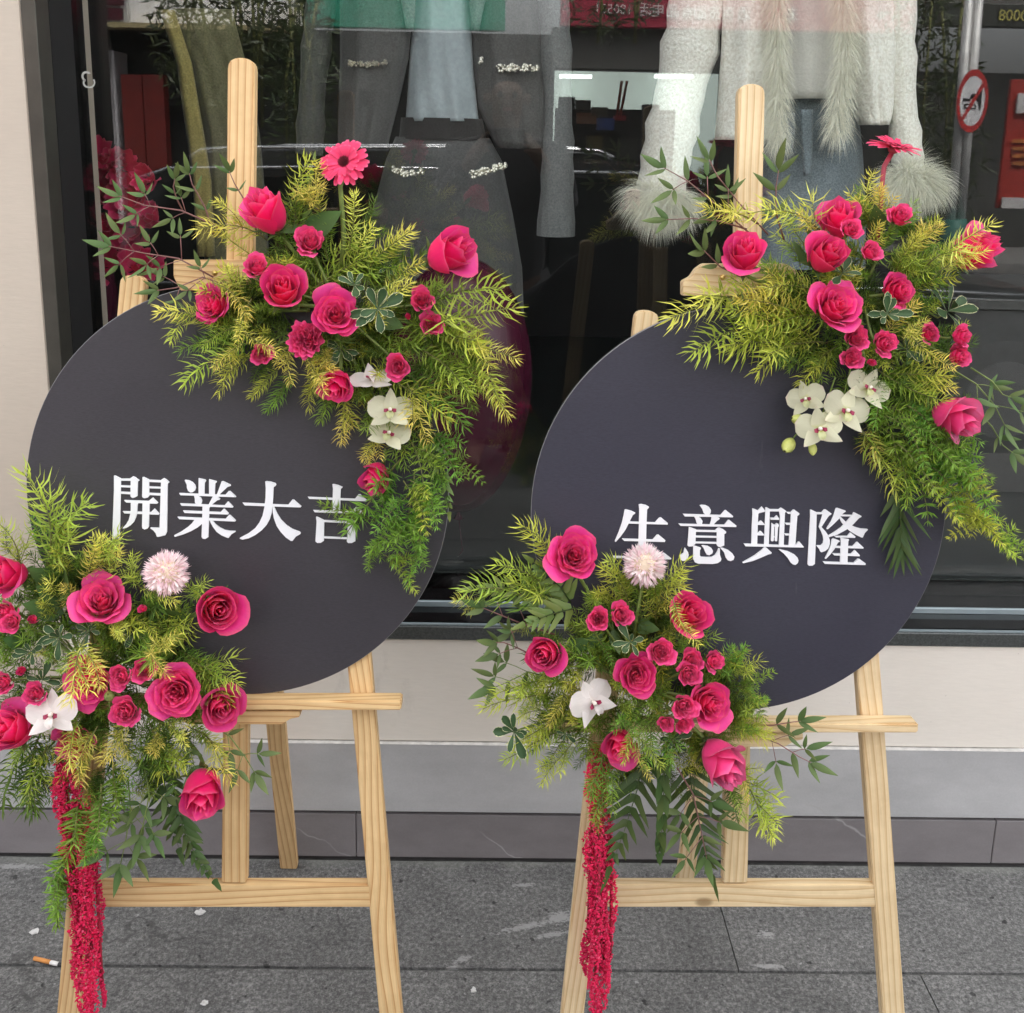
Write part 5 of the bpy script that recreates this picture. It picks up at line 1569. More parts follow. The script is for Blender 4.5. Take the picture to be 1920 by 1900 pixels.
# ---- leafy twigs: nandina
LEAF_ND = [mesh_data("leaf", *g[:2], NANDINA, True, g[2]) for g in (leaf_geo(1.0, .30, .35, .10), leaf_geo(1.0, .33, .25, .22), leaf_geo(1.0, .27, .4, -.05))]
def nandina(bq, path, label, leaf=46, off0=.04, off1=.06, n=None, stemmat=STEM_R, pairs=None, branch=True, mats=None):
    """path of photo pixels from base to tip; leaves in threes on short side branches"""
    pts = [on_lean(x, y, off0 + (off1 - off0) * i / (len(path) - 1)) for i, (x, y) in enumerate(path)]
    t = thing("leafy_twig", label, "leafy twig", pts[0], "leafy twigs in the bouquets")
    tube("stem", t, pts, [0.0013 - .0007 * i / (len(pts) - 1) for i in range(len(pts))], stemmat, 6)
    rg = random.Random(path[0][0] * 3 + path[-1][1])
    seg = [(pts[i + 1] - pts[i]).length for i in range(len(pts) - 1)]
    tot = sum(seg)
    def at_t(f):
        d = f * tot
        for i, s in enumerate(seg):
            if d <= s or i == len(seg) - 1:
                return pts[i].lerp(pts[i + 1], min(1, d / s)), (pts[i + 1] - pts[i]).normalized()
            d -= s
    L0 = px_size(pts[-1], leaf) * 1.2
    nn = n or max(2, int(tot / (L0 * 0.95)))
    def leafat(p, d, s):
        d = d.normalized()
        nrm = (-CF + Vector((rg.uniform(-.7, .7), 0, rg.uniform(-.2, .9)))).normalized()
        x = d.cross(nrm).normalized()
        y = d.cross(x)
        M = Matrix(((x.x * s, y.x * s, d.x * s, p.x), (x.y * s, y.y * s, d.y * s, p.y), (x.z * s, y.z * s, d.z * s, p.z), (0, 0, 0, 1)))
        o = obj("leaf", rg.choice(LEAF_ND), t)
        o.matrix_basis = t.matrix_basis.inverted() @ M
    p, d = at_t(1.0)
    side0 = d.cross(-CF).normalized()
    leafat(p, d, L0)
    leafat(p - d * L0 * .08, d + side0 * .9, L0 * .8)
    leafat(p - d * L0 * .08, d - side0 * .9, L0 * .8)
    for k in range(nn):
        f = 0.22 + .66 * (k + .5) / nn
        p, d = at_t(f)
        side = d.cross(-CF).normalized()
        for sg in (-1, 1):
            dd = (d * rg.uniform(.5, .9) + side * sg * rg.uniform(.7, 1.0) - CF * rg.uniform(-.2, .3)).normalized()
            if branch and rg.random() < .75:
                bl = L0 * rg.uniform(.5, 1.0)
                q = p + dd * bl
                tube("twig", t, [p, p.lerp(q, .5) + Vector((0, 0, .001)), q], .0006, stemmat, 5)
                leafat(q, dd, L0 * rg.uniform(.7, 1.0))
                s2 = dd.cross(-CF).normalized()
                leafat(q - dd * bl * .1, dd * .5 + s2, L0 * rg.uniform(.55, .8))
                leafat(q - dd * bl * .1, dd * .5 - s2, L0 * rg.uniform(.55, .8))
            else:
                leafat(p, dd, L0 * rg.uniform(.6, .9))
    return t
nandina('A', [(400, 520), (335, 485), (270, 475), (205, 462)], "long leafy twig reaching furthest left over the black window", 40, n=3)
nandina('A', [(420, 430), (340, 395), (270, 385), (225, 368)], "leafy twig above the longest one, before the red ruffles", 38, n=2)
nandina('A', [(400, 440), (385, 390), (360, 345), (355, 325)], "upright leafy twig left of the left easel's post", 36, n=2, branch=False)
nandina('A', [(470, 400), (455, 370), (440, 345), (430, 322)], "small leafy twig in front of the left easel's post", 34, n=1, branch=False)
nandina('A', [(440, 540), (380, 520), (330, 540), (295, 545)], "low leafy twig lying along the left board's top rim", 36, n=2)
nandina('A', [(345, 400), (330, 370), (325, 350), (328, 335)], "short upright leafy twig before the car's roof reflection", 34, n=1, branch=False)
nandina('C', [(1420, 450), (1350, 390), (1290, 340), (1245, 315)], "leafy twig crossing the cream sleeve at the upper left", 46, n=3)
nandina('C', [(1440, 440), (1385, 380), (1345, 330), (1330, 300)], "leafy twig left of the right easel's post", 44, n=1, branch=False)
nandina('C', [(1470, 450), (1455, 400), (1455, 350), (1460, 320)], "upright leafy twig right of the right easel's post, before the jeans", 54, n=2, branch=False)
nandina('C', [(1400, 430), (1350, 415), (1300, 410), (1250, 412)], "level leafy twig below the fur cuff", 42, n=2, branch=False)
nandina('C', [(1390, 520), (1350, 500), (1330, 480), (1320, 470)], "short leafy twig left of the rose at the clamp", 50, n=1, branch=False)
nandina('C', [(1500, 600), (1460, 610), (1420, 590), (1400, 580)], "dark leafy twig lying on the slate board's top", 44, n=1, branch=False)
nandina('C', [(1780, 690), (1830, 720), (1865, 760), (1885, 800)], "leafy twig hanging at the right edge beside the pale rose", 44, n=2, stemmat=STEM)
nandina('C', [(1820, 690), (1860, 715), (1880, 740), (1895, 745)], "short leafy twig above the pale hanging rose", 44, n=1, branch=False, stemmat=STEM)
nandina('C', [(1840, 780), (1860, 800), (1880, 835), (1900, 850)], "narrow-leaved twig right of the pale hanging rose", 44, n=1, branch=False, stemmat=STEM)
nandina('B', [(380, 1350), (430, 1380), (460, 1420), (478, 1450)], "leafy twig in front of the left easel's tray and post", 40, n=2, stemmat=STEM)
nandina('B', [(240, 1460), (245, 1520), (235, 1580), (225, 1625)], "leafy twig hanging to the crossbar beside the left tassel", 50, n=2, stemmat=STEM)
nandina('B', [(270, 1430), (280, 1490), (270, 1540), (262, 1570)], "leafy twig hanging behind the left post rose", 50, n=2, stemmat=STEM)
nandina('B', [(330, 1380), (350, 1400), (360, 1420), (365, 1440)], "short leafy twig above the rose hanging at the post", 42, n=1, branch=False, stemmat=STEM)
nandina('D', [(1040, 1190), (980, 1170), (930, 1150), (905, 1140)], "leafy twig over the dark sill at the lower left", 42, n=2)
nandina('D', [(1020, 1240), (970, 1215), (945, 1205), (930, 1205)], "leafy twig across the black window sill, left end", 42, n=1)
nandina('D', [(1030, 1270), (990, 1260), (950, 1280), (925, 1290)], "leafy twig over the cream wall left of the orchid", 46, n=2, stemmat=STEM)
nandina('D', [(1400, 1370), (1460, 1395), (1500, 1420), (1520, 1430)], "leafy twig reaching right under the right easel's tray", 44, n=2)
nandina('D', [(1400, 1360), (1450, 1360), (1480, 1355), (1500, 1352)], "leafy twig lying over the right easel's tray", 42, n=1, branch=False)
nandina('D', [(1270, 1440), (1300, 1490), (1315, 1560), (1325, 1610)], "pale green leafy twig hanging before the right easel's rear leg", 48, n=3, off0=.06, off1=.06)

# ---- variegated rosettes
PL = [mesh_data("leaf", *g[:2], PITTO, True, g[2]) for g in (leaf_geo(1.2, .46, .25, .10, 'obovate', 9, 7), leaf_geo(1.25, .42, .3, .25, 'obovate', 9, 7), leaf_geo(1.15, .50, .2, -.05, 'obovate', 9, 7))]
def rosette(bq, px, py, rpx, ax, ay, label, n=9, off=.09):
    p = on_lean(px, py, off)
    s = px_size(p, rpx * .84)
    zd = view_dir(ax, ay)
    t = thing("variegated_sprig", label, "leaf sprig", group="variegated leaf sprigs in the bouquets", mat=frame_m(p, zd, s, random.uniform(0, 6)))
    rg = random.Random(px)
    for k in range(n):
        q = k / n
        el = math.radians(8 + 60 * (q if k % 2 else q * .6) + rg.uniform(-18, 18))
        o = obj("leaf", rg.choice(PL), t)
        sc = (1.0 - .35 * q) * rg.uniform(.6, 1.2)
        o.matrix_basis = Matrix.Translation((0, 0, .12 * q)) @ Matrix.Rotation(k * 2.4 + rg.uniform(-.7, .7), 4, 'Z') @ Matrix.Rotation(-(math.pi / 2 - el), 4, 'X') @ Matrix.Rotation(math.pi, 4, 'Z') @ Matrix.Diagonal((sc, sc, sc, 1))
    pc = BOUQ[bq]
    tube("stem", t, [p, p - zd * s * .4, on_lean(px + (pc[0] - px) * .3, py + (pc[1] - py) * .3, off * .5)], .0014, STEM, 6)
rosette('A', 664, 535, 34, .0, .45, "upper dark rosette of white-edged leaves right of the swirl-centred rose", 8, .09)
rosette('A', 708, 580, 52, .1, .05, "large white-edged leaf rosette beside the swirl-centred rose on the left easel", 11, .11)
rosette('A', 640, 655, 46, .1, -.2, "shaded white-edged leaves under the swirl-centred rose", 9, .06)
rosette('A', 726, 505, 26, .1, .5, "dark round leaves behind the yellow sprigs, left top bouquet", 6, .05)
rosette('C', 1578, 515, 46, .1, .6, "white-edged leaves standing under the folded middle rose", 7, .09)
rosette('C', 1662, 590, 52, .05, .15, "white-edged leaf rosette right of the largest open rose", 9, .10)
rosette('C', 1775, 585, 60, .55, .55, "upright white-edged leaves at the right rim of the right top bouquet", 8, .06)
rosette('C', 1700, 655, 36, .1, -.1, "dull round leaves between the three small roses and the rim", 6, .06)
rosette('B', 112, 1195, 40, .0, .2, "white-edged leaves left of the loose open top rose", 8, .08)
rosette('B', 60, 1222, 38, -.1, .1, "white-edged leaves lowest at the left edge cluster", 8, .08)
rosette('B', 168, 1182, 36, .1, .2, "dark white-edged leaves directly under the loose open top rose", 7, .07)
rosette('B', 80, 1275, 34, .0, .1, "dark white-edged leaves left of the big draped rose", 7, .07)
rosette('B', 255, 1178, 40, .1, .1, "dark leaves in the gap under the small lone bud", 7, .05)
rosette('D', 1182, 1204, 40, .05, .35, "white-edged leaf rosette above the middle open rose", 8, .10)
rosette('D', 964, 1372, 46, -.2, .25, "white-edged leaf sprig out to the left over the grey plinth", 9, .08)
rosette('D', 1262, 1385, 34, .1, -.1, "white-edged leaves under the two tiny roses", 6, .07)
rosette('D', 1060, 1375, 26, .0, -.2, "small dark round leaves under the big white orchid", 5, .06)

# ---- fern fronds
def leaflet_geo(serr):
    def fn(u, v):
        w = (0.9 - .9 * u ** 1.6) * (1 - .6 * sstep(.12, 0, u))
        w *= 1 + serr * math.cos(u * 60)
        return (v * .5 * w, .12 * abs(v) * w - .10 * u * u, u)
    return grid_geo(fn, 12, 3)
FLT = {m.name: [mesh_data("leaflet", *g[:2], m, True, g[2]) for g in (leaflet_geo(.10), leaflet_geo(.16))] for m in (FERNM, FERNL)}
def fern(bq, path, label, n, lmax, wid, mat, off0, off1, ang=1.0, taper=.9):
    pts = [on_lean(x, y, off0 + (off1 - off0) * i / (len(path) - 1)) for i, (x, y) in enumerate(path)]
    t = thing("fern_frond", label, "fern frond", pts[0], "fern fronds in the bouquets")
    tube("stem", t, pts, [.0012 - .0009 * i / (len(pts) - 1) for i in range(len(pts))], MATS["fern_leaf"], 5)
    rg = random.Random(path[-1][0] + path[-1][1])
    Lm = px_size(pts[0], lmax)
    Wm = px_size(pts[0], wid)
    im = t.matrix_basis.inverted()
    def leaflet(p, d, L, W):
        nrm = (-CF + Vector((rg.uniform(-.5, .5), 0, rg.uniform(0, .7)))).normalized()
        x = d.cross(nrm).normalized()
        y = d.cross(x)
        M = Matrix(((x.x * W, y.x * W, d.x * L, p.x), (x.y * W, y.y * W, d.y * L, p.y), (x.z * W, y.z * W, d.z * L, p.z), (0, 0, 0, 1)))
        o = obj("leaflet", rg.choice(FLT[mat.name]), t)
        o.matrix_basis = im @ M
    m = len(pts) - 1
    for k in range(n):
        f = .08 + .9 * k / n
        i = min(int(f * m), m - 1)
        p = pts[i].lerp(pts[i + 1], f * m - i)
        d = (pts[i + 1] - pts[i]).normalized()
        side = d.cross(-CF).normalized()
        L = Lm * (1 - taper * f) * (.6 + .4 * sstep(0, .2, f))
        for sg in (-1, 1):
            dd = (d * rg.uniform(.55, .8) * (1 + f) + side * sg * ang * rg.uniform(.85, 1.1) - CF * rg.uniform(-.25, .25) + Vector((0, 0, -.15))).normalized()
            leaflet(p, dd, L * rg.uniform(.85, 1.1), Wm * (1 - .4 * f))
    leaflet(pts[-1], (pts[-1] - pts[-2]).normalized(), Lm * .45, Wm * .7)
fern('D', [(1210, 1400), (1195, 1480), (1170, 1560), (1145, 1625)], "dark fern frond hanging beside the right tassel", 9, 120, 20, FERNM, .05, .07)
fern('D', [(1245, 1400), (1245, 1480), (1240, 1560), (1238, 1600)], "narrow dark fern frond hanging straight down at the middle", 6, 60, 30, FERNM, .08, .07, .25, .5)
fern('D', [(1290, 1420), (1300, 1500), (1320, 1580), (1335, 1640)], "dark fern frond hanging across the right easel's post", 10, 120, 16, FERNM, .03, .05)
fern('D', [(1060, 1130), (1010, 1110), (940, 1100), (885, 1105)], "light green fern frond over the black window, left of the tall round rose", 8, 70, 20, FERNL, .05, .06, .9)
fern('D', [(1070, 1130), (1050, 1100), (1020, 1070), (1000, 1055)], "light green fern frond standing beside the tall round rose's stem", 7, 66, 20, FERNL, .05, .06, 1.0)
fern('D', [(1080, 1140), (1040, 1150), (1010, 1160), (985, 1170)], "light green fern frond below the other light ones", 6, 70, 20, FERNL, .06, .07, .9)
fern('C', [(1690, 900), (1688, 960), (1690, 1010), (1692, 1040)], "olive fern frond pointing down beside the character 隆", 8, 95, 17, FERNL if False else FERNM, .03, .03, .55, .35)
fern('B', [(330, 1500), (345, 1560), (370, 1610), (400, 1650)], "dark fern frond hanging below the rose at the left post", 9, 60, 22, FERNM, .05, .07, .9)
fern('B', [(300, 1420), (310, 1480), (320, 1540), (335, 1590)], "dark fern frond behind the rose hanging at the left post", 8, 80, 22, FERNM, .02, .04, 1.0)
fern('A', [(800, 820), (830, 880), (840, 930), (842, 960)], "pale fern frond curling over the left board's right rim", 6, 46, 16, FERNL, .03, .03, .7)
fern('A', [(560, 420), (575, 380), (580, 340), (588, 300)], "upright pale fern tip left of the tall gerbera", 5, 40, 14, FERNL, .04, .05, .35)

# ---- broad rose leaves
RL = [mesh_data("leaf", *g[:2], ROSELEAF, True, g[2]) for g in (leaf_geo(1.0, .55, .2, .15, 'lance', 9, 5), leaf_geo(1.0, .62, .1, .3, 'lance', 9, 5))]
def rose_leaf(bq, bx, by, tx, ty, label, off0=.04, off1=.06):
    a, b = on_lean(bx, by, off0), on_lean(tx, ty, off1)
    t = thing("rose_leaf", label, "leaf", a, "broad rose leaves in the bouquets")
    d = (b - a).normalized()
    s = (b - a).length
    nrm = (-CF + Vector((random.uniform(-.6, .6), 0, random.uniform(.1, .9)))).normalized()
    x = d.cross(nrm).normalized()
    y = d.cross(x)
    o = obj("blade", random.choice(RL), t)
    o.matrix_basis = t.matrix_basis.inverted() @ Matrix(((x.x * s, y.x * s, d.x * s, a.x), (x.y * s, y.y * s, d.y * s, a.y), (x.z * s, y.z * s, d.z * s, a.z), (0, 0, 0, 1)))
    tube("stem", t, [a - d * .012, a], .0009, STEM, 5)
for args in [('A', 560, 440, 650, 400, "broad leaf under the tall gerbera's stem"), ('A', 700, 590, 760, 620, "broad dull leaf left of the tiny bud on the left easel"),
             ('A', 560, 420, 520, 440, "broad leaf under the rose on the left post"), ('C', 1545, 460, 1500, 430, "broad leaf left of the folded middle rose"),
             ('C', 1650, 460, 1690, 430, "broad leaf under the small top rose"), ('C', 1520, 490, 1470, 460, "broad dark leaf between the clamp rose and the folded rose"),
             ('C', 1650, 440, 1640, 380, "broad upright leaf beside the yellow top sprig"), ('C', 1730, 640, 1700, 690, "broad leaf in the middle of the right top bouquet's lower side"),
             ('B', 120, 1130, 60, 1100, "broad leaf right of the left edge rose"), ('B', 110, 1100, 50, 1060, "broad pale leaf above the left edge rose's neighbour bud"),
             ('B', 120, 1150, 40, 1130, "broad olive leaf above the left edge cluster"), ('B', 350, 1180, 310, 1120, "broad leaf left of the rose below the pompon"),
             ('B', 110, 1130, 150, 1060, "broad upright leaf behind the loose open top rose"), ('B', 60, 1210, 0, 1200, "broad leaf at the left edge under the small roses"),
             ('D', 1130, 1190, 1090, 1220, "broad leaf under the paired small roses"), ('D', 1150, 1180, 1160, 1230, "broad dark leaf beside the white-edged rosette"),
             ('D', 1060, 1220, 1110, 1200, "broad pale leaf right of the left end rose"), ('D', 1250, 1280, 1270, 1240, "broad leaf among the small rose cluster"),
             ('D', 1180, 1170, 1240, 1180, "broad leaf behind the pink pompon's stem"), ('D', 1330, 1390, 1380, 1420, "broad leaf behind the lowest drooping rose")]:
    rose_leaf(*args)

# ---- hanging red amaranth
def bead_geo():
    bm = bmesh.new()
    bmesh.ops.create_icosphere(bm, subdivisions=1, radius=1.0)
    V = np.array([v.co[:] for v in bm.verts])
    Fc = [tuple(v.index for v in f.verts) for f in bm.faces]
    bm.free()
    return V, Fc
BV, BF = bead_geo()
def amaranth(strands, label):
    root = thing("amaranth_tassel", label, "amaranth tassel", on_lean(*strands[0][0][0], .04), "red amaranth tassels")
    for si, (path, r0, r1, off) in enumerate(strands):
        rg = random.Random(si * 17 + path[0][0])
        pts = [on_lean(x, y, off) for x, y in path]
        # the tassel hangs plumb below its first points
        m = len(pts) - 1
        tot = sum((pts[i + 1] - pts[i]).length for i in range(m))
        nb = int(tot / .00032)
        Vs, Fs, UV = [], [], []
        b = 0
        for k in range(nb):
            f = (k + rg.random()) / nb
            i = min(int(f * m), m - 1)
            c = pts[i].lerp(pts[i + 1], f * m - i)
            c = c + Vector((math.sin(f * 9 + si * 2) * .004, math.cos(f * 7 + si) * .003, 0))
            rad = px_size(c, .82 * (r0 + (r1 - r0) * f)) * (1 + .28 * math.sin(f * 75 + si) + .2 * math.sin(f * 31)) * (1 - .75 * sstep(.86, 1.0, f))
            a = rg.uniform(0, 6.28)
            rr = rad * rg.uniform(.6, 1.0)
            sz = rg.uniform(.0013, .0026)
            q = c + Vector((math.cos(a) * rr, math.sin(a) * rr, rg.uniform(-.002, .002)))
            sq = np.array((rg.uniform(.7, 1.2), rg.uniform(.7, 1.2), rg.uniform(.6, 1.1))) * sz
            Q = np.array(Vector((rg.gauss(0, 1), rg.gauss(0, 1), rg.gauss(0, 1))).to_track_quat('Z', 'Y').to_matrix())
            Vs.append((BV * sq * np.array((1.25, .8, .45))) @ Q.T + np.array(q[:]))
            Fs += [tuple(x + b for x in fc) for fc in BF]
            u = rg.random()
            UV += [(u, .1 + .9 * rg.random())] * len(BV)
            b += len(BV)
        P = np.vstack(Vs) - np.array(root.location[:])
        s = obj("strand", mesh_data("strand", P, Fs, AMAR, False, UV), root)
        s["kind"] = "stuff"
        tube("cord", root, pts[:-1], .0025, plain("amaranth_cord", (0.30, 0.01, 0.03), .8), 6)
amaranth([([(122, 1420), (128, 1500), (130, 1570), (140, 1650), (150, 1740), (160, 1900)], 17, 13, .035), ([(150, 1500), (160, 1620), (165, 1700), (172, 1780), (178, 1875)], 14, 9, .05),
          ([(118, 1440), (122, 1520), (128, 1620), (142, 1720), (150, 1800), (158, 1930)], 12, 13, .055), ([(180, 1610), (184, 1700), (188, 1780), (192, 1850), (193, 1885)], 9, 3, .04),
          ([(168, 1600), (168, 1700), (172, 1800), (176, 1900)], 15, 12, .045), ([(134, 1600), (140, 1700), (146, 1790), (150, 1860)], 13, 9, .03), ([(158, 1590), (158, 1700), (164, 1810), (168, 1950)], 14, 13, .06), ([(108, 1430), (112, 1490), (118, 1560), (126, 1610)], 12, 8, .05), ([(138, 1420), (140, 1480), (142, 1560)], 13, 9, .055)], "red amaranth tassel hanging before the left easel's left leg")
amaranth([([(1122, 1400), (1112, 1480), (1118, 1550), (1114, 1650), (1108, 1760), (1100, 1855)], 13, 6, .035), ([(1128, 1540), (1130, 1640), (1128, 1740), (1124, 1820), (1120, 1935)], 15, 12, .05),
          ([(1142, 1560), (1146, 1640), (1146, 1720), (1144, 1800), (1140, 1850)], 11, 5, .04), ([(1120, 1540), (1118, 1640), (1116, 1740), (1114, 1820)], 13, 8, .06), ([(1136, 1560), (1136, 1700), (1132, 1800), (1128, 1920)], 14, 10, .045), ([(1108, 1560), (1106, 1660), (1102, 1760), (1098, 1830)], 12, 8, .05), ([(1126, 1560), (1122, 1700), (1116, 1830), (1110, 1930)], 13, 11, .065), ([(1132, 1400), (1134, 1470), (1132, 1540), (1130, 1620)], 15, 13, .05), ([(1114, 1430), (1110, 1500), (1110, 1570), (1112, 1640)], 13, 12, .055)], "red amaranth tassel hanging before the right easel's left leg")

# ================================================================== BEHIND THE SHOP GLASS
def cloth(name, col, rough=0.85, scale=220, var=0.25, bmp=0.4, sheen=0.2):
    m, nt, nodes, links, b = new_mat(name)
    p = geopos(nt)
    f = noise(nt, p, scale, 3)
    g = noise(nt, p, 7.0, 4)
    c = ramp(nt, f, [(0.3, tuple(x * (1 - var) for x in col)), (0.7, tuple(min(1, x * (1 + var)) for x in col))])
    c = mixc(nt, 0.3, c, ramp(nt, g, [(0.3, 0.75), (0.7, 1.0)]), 'MULTIPLY')
    links.new(c, b.inputs["Base Color"])
    b.inputs["Roughness"].default_value = rough
    b.inputs["Sheen Weight"].default_value = sheen
    bump(nt, b, math_n(nt, 'ADD', f, math_n(nt, 'MULTIPLY', g, 2.0)), bmp, 0.004)
    MATS[name] = m
    return m
GREYWOOL = cloth("grey_wool", (0.095, 0.094, 0.092))
GREYKNIT = cloth("grey_sleeve_wool", (0.19, 0.20, 0.20))
BLUECREPE = cloth("pale_blue_crepe", (0.36, 0.42, 0.45), .6, 90, .08)
SKIRTM = cloth("grey_skirt_wool", (0.085, 0.086, 0.086))
CREAM = cloth("cream_boucle", (0.92, 0.88, 0.77), .9, 160, .22, .8)
WHITET = cloth("white_jersey", (0.80, 0.79, 0.75), .7, 200, .06)
DENIM = cloth("blue_denim", (0.19, 0.235, 0.265), .8, 300, .35)
OLIVE = cloth("olive_wool", (0.16, 0.15, 0.08))
MUSTARD = cloth("mustard_wool", (0.36, 0.30, 0.10))
FUR = cloth("cream_fur", (0.90, 0.89, 0.76), .8, 80, .1, .1, .5)
CRYSTAL = plain("crystal_bead", (0.75, 0.72, 0.62), 0.08, 0.2, 500, 0.7)
REDTULLE = mat_petal("red_tulle", (0.55, 0.006, 0.06), (0.62, 0.02, 0.12), (0.4, 0.005, 0.04), .6, .2)
def sheet(name, parent, rows, Yc, bulge, mat, n=14, fold=0.0, side=1, closed=False, thick=0.003):
    """cloth hung between two edges given per height in photo pixels; bulges toward the street"""
    V, Fc, UV = [], [], []
    nr = len(rows)
    M = 4 * (nr - 1) + 1
    for i in range(M):
        t = i / 4
        k = min(int(t), nr - 2)
        f = t - k
        f2 = f * f * (3 - 2 * f) * .5 + f * .5
        py, xl, xr = [rows[k][j] * (1 - f2) + rows[k + 1][j] * f2 for j in range(3)]
        a, b = on_y(xl, py, Yc), on_y(xr, py, Yc)
        for j in range(n):
            s = j / (n - 1)
            if closed:
                ang = 2 * math.pi * j / (n - 1)
                c, w = (a + b) / 2, (b - a).length / 2
                w *= 1 + fold * math.cos(ang * 9 + i * .12) * min(1, i / 8)
                p = Vector((c.x - w * math.cos(ang), Yc - math.sin(ang) * w * bulge, c.z))
            else:
                p = a.lerp(b, s)
                p.y = Yc - bulge * math.sin(math.pi * (0.12 + 0.76 * s)) + fold * (math.sin(s * 11 + i * .16) + .5 * math.sin(s * 23 - i * .31) + .35 * math.sin(i * .9 + s * 5)) * (0.4 + .6 * i / M)
            V.append(p - Vector(parent.location))
            UV.append((s, i / M))
    for i in range(M - 1):
        for j in range(n - 1):
            q = i * n + j
            Fc.append((q, q + n, q + n + 1, q + 1))
    o = obj(name, mesh_data(name, V, Fc, mat, True, UV), parent)
    if not closed:
        md = o.modifiers.new("Solidify", 'SOLIDIFY')
        md.thickness = thick
    return o
def sleeve(name, parent, rows, Yc, mat):
    pts = [on_y(x, y, Yc) for x, y, r in rows]
    rad = [px_size(p, r) for p, (x, y, r) in zip(pts, rows)]
    P, Rr = [], []
    for i in range(len(pts) - 1):
        for k in range(4):
            t = k / 4
            P.append(pts[i].lerp(pts[i + 1], t))
            Rr.append((rad[i] * (1 - t) + rad[i + 1] * t) * (1 + .07 * math.sin(i * 5 + k * 2.1) + .04 * math.sin(i * 3 + k * 4.4)))
    P.append(pts[-1])
    Rr.append(rad[-1])
    V, Fc, UV = tube_geo([p - Vector(parent.location) for p in P], Rr, 16, False)
    return obj(name, mesh_data(name, V, Fc, mat, True, UV), parent)
def beads(name, parent, path, Yc, n, spread):
    rg = random.Random(n)
    Vs, Fs, b = [], [], 0
    for k in range(n):
        t = rg.random() * (len(path) - 1)
        i = int(t)
        x = path[i][0] * (1 - t + i) + path[i + 1][0] * (t - i) + rg.uniform(-spread, spread)
        y = path[i][1] * (1 - t + i) + path[i + 1][1] * (t - i) + rg.uniform(-spread, spread)
        c = on_y(x, y, Yc - rg.uniform(0, .006)) - Vector(parent.location)
        s = rg.uniform(.002, .0055)
        Vs.append(BV * s + np.array(c[:]))
        Fs += [tuple(q + b for q in f) for f in BF]
        b += len(BV)
    o = obj(name, mesh_data(name, np.vstack(Vs), Fs, CRYSTAL), parent)
    o["kind"] = "stuff"
    return o
def fur(name, parent, roots, length, n, Yc, seed):
    """long soft strands: roots are (px, py, radius px, dx, dy) blobs with the way the fur falls"""
    rg = random.Random(seed)
    V, Fc, UV = [], [], []
    loc = Vector(parent.location)
    for k in range(n):
        x, y, r, dx, dy = rg.choice(roots)
        a, rr = rg.uniform(0, 6.28), r * math.sqrt(rg.random())
        hx, hy = math.cos(a) * rr, math.sin(a) * rr
        p = on_y(x + hx, y + hy, Yc - rg.uniform(0.0, .05))
        L = px_size(p, length) * rg.uniform(.5, 1.2)
        d = Vector((dx + 1.1 * hx / r + rg.uniform(-.35, .35), rg.uniform(-.7, .2), dy - 0.9 * hy / r + rg.uniform(-.3, .3))).normalized()
        w = rg.uniform(.0003, .0007)
        sd = Vector((rg.uniform(-1, 1), rg.uniform(-1, 1), rg.uniform(-.3, .3))).normalized() * w
        b = len(V)
        q = p.copy()
        for s in range(5):
            wd = 1 - s / 4.3
            V += [q - sd * wd - loc, q + sd * wd - loc]
            UV += [(0, s / 4), (1, s / 4)]
            q = q + d * (L / 4)
            d = (d + Vector((0, 0, -.30))).normalized()
        for s in range(4):
            Fc.append((b + 2 * s, b + 2 * s + 1, b + 2 * s + 3, b + 2 * s + 2))
    o = obj(name, mesh_data(name, V, Fc, FUR, True, UV), parent)
    o["kind"] = "stuff"
    return o
YD = 2.62
bl = thing("blazer", "dark grey blazer on display with glittering pocket trims", "blazer", on_y(830, 120, YD))
sheet("front_panel", bl, [(-120, 660, 790), (0, 640, 778), (110, 640, 768), (200, 636, 748), (278, 634, 728)], YD, .07, GREYWOOL, fold=.010)
sheet("front_panel", bl, [(-120, 872, 1000), (0, 880, 1014), (110, 884, 1020), (200, 896, 1024), (278, 930, 1022)], YD, .07, GREYWOOL, fold=.010)
sheet("lapel", bl, [(-120, 740, 792), (-20, 748, 782), (60, 762, 776)], YD - .062, .01, GREYKNIT)
sheet("lapel", bl, [(-120, 870, 925), (-20, 878, 915), (60, 884, 898)], YD - .062, .01, GREYKNIT)
sleeve("sleeve", bl, [(1030, -80, 34), (1040, 60, 30), (1046, 200, 28), (1045, 330, 30), (1042, 442, 36)], YD - .02, GREYKNIT)
sleeve("sleeve", bl, [(612, -80, 30), (596, 60, 28), (585, 180, 26), (580, 290, 26)], YD + .05, GREYWOOL)
beads("pocket_trim", bl, [(652, 119), (690, 121), (722, 117)], YD - .075, 60, 4)
beads("pocket_trim", bl, [(934, 128), (970, 126), (1005, 130)], YD - .075, 90, 6)
beads("button", bl, [(893, 25), (894, 30)], YD - .06, 12, 4)
beads("button", bl, [(902, 112), (903, 116)], YD - .06, 12, 4)
bo = thing("blouse", "pale blue blouse showing between the open blazer fronts", "blouse", on_y(830, 100, YD))
sheet("body", bo, [(-120, 772, 890), (-20, 778, 882), (60, 774, 884), (130, 768, 888), (190, 764, 894), (228, 762, 898)], YD - .01, .06, BLUECREPE, n=24, fold=.006)
sk = thing("skirt", "long dark grey skirt below the blazer with glittering flap trims", "skirt", on_y(830, 400, YD))
sheet("waistband", sk, [(222, 752, 905), (262, 748, 912)], YD - .005, .62, BLACK if False else cloth("black_waistband", (0.02, 0.018, 0.018)), n=30, closed=True)
sheet("body", sk, [(258, 742, 918), (300, 725, 942), (400, 700, 962), (500, 690, 978), (585, 640, 980)], YD, .55, SKIRTM, n=48, closed=True, fold=.02)
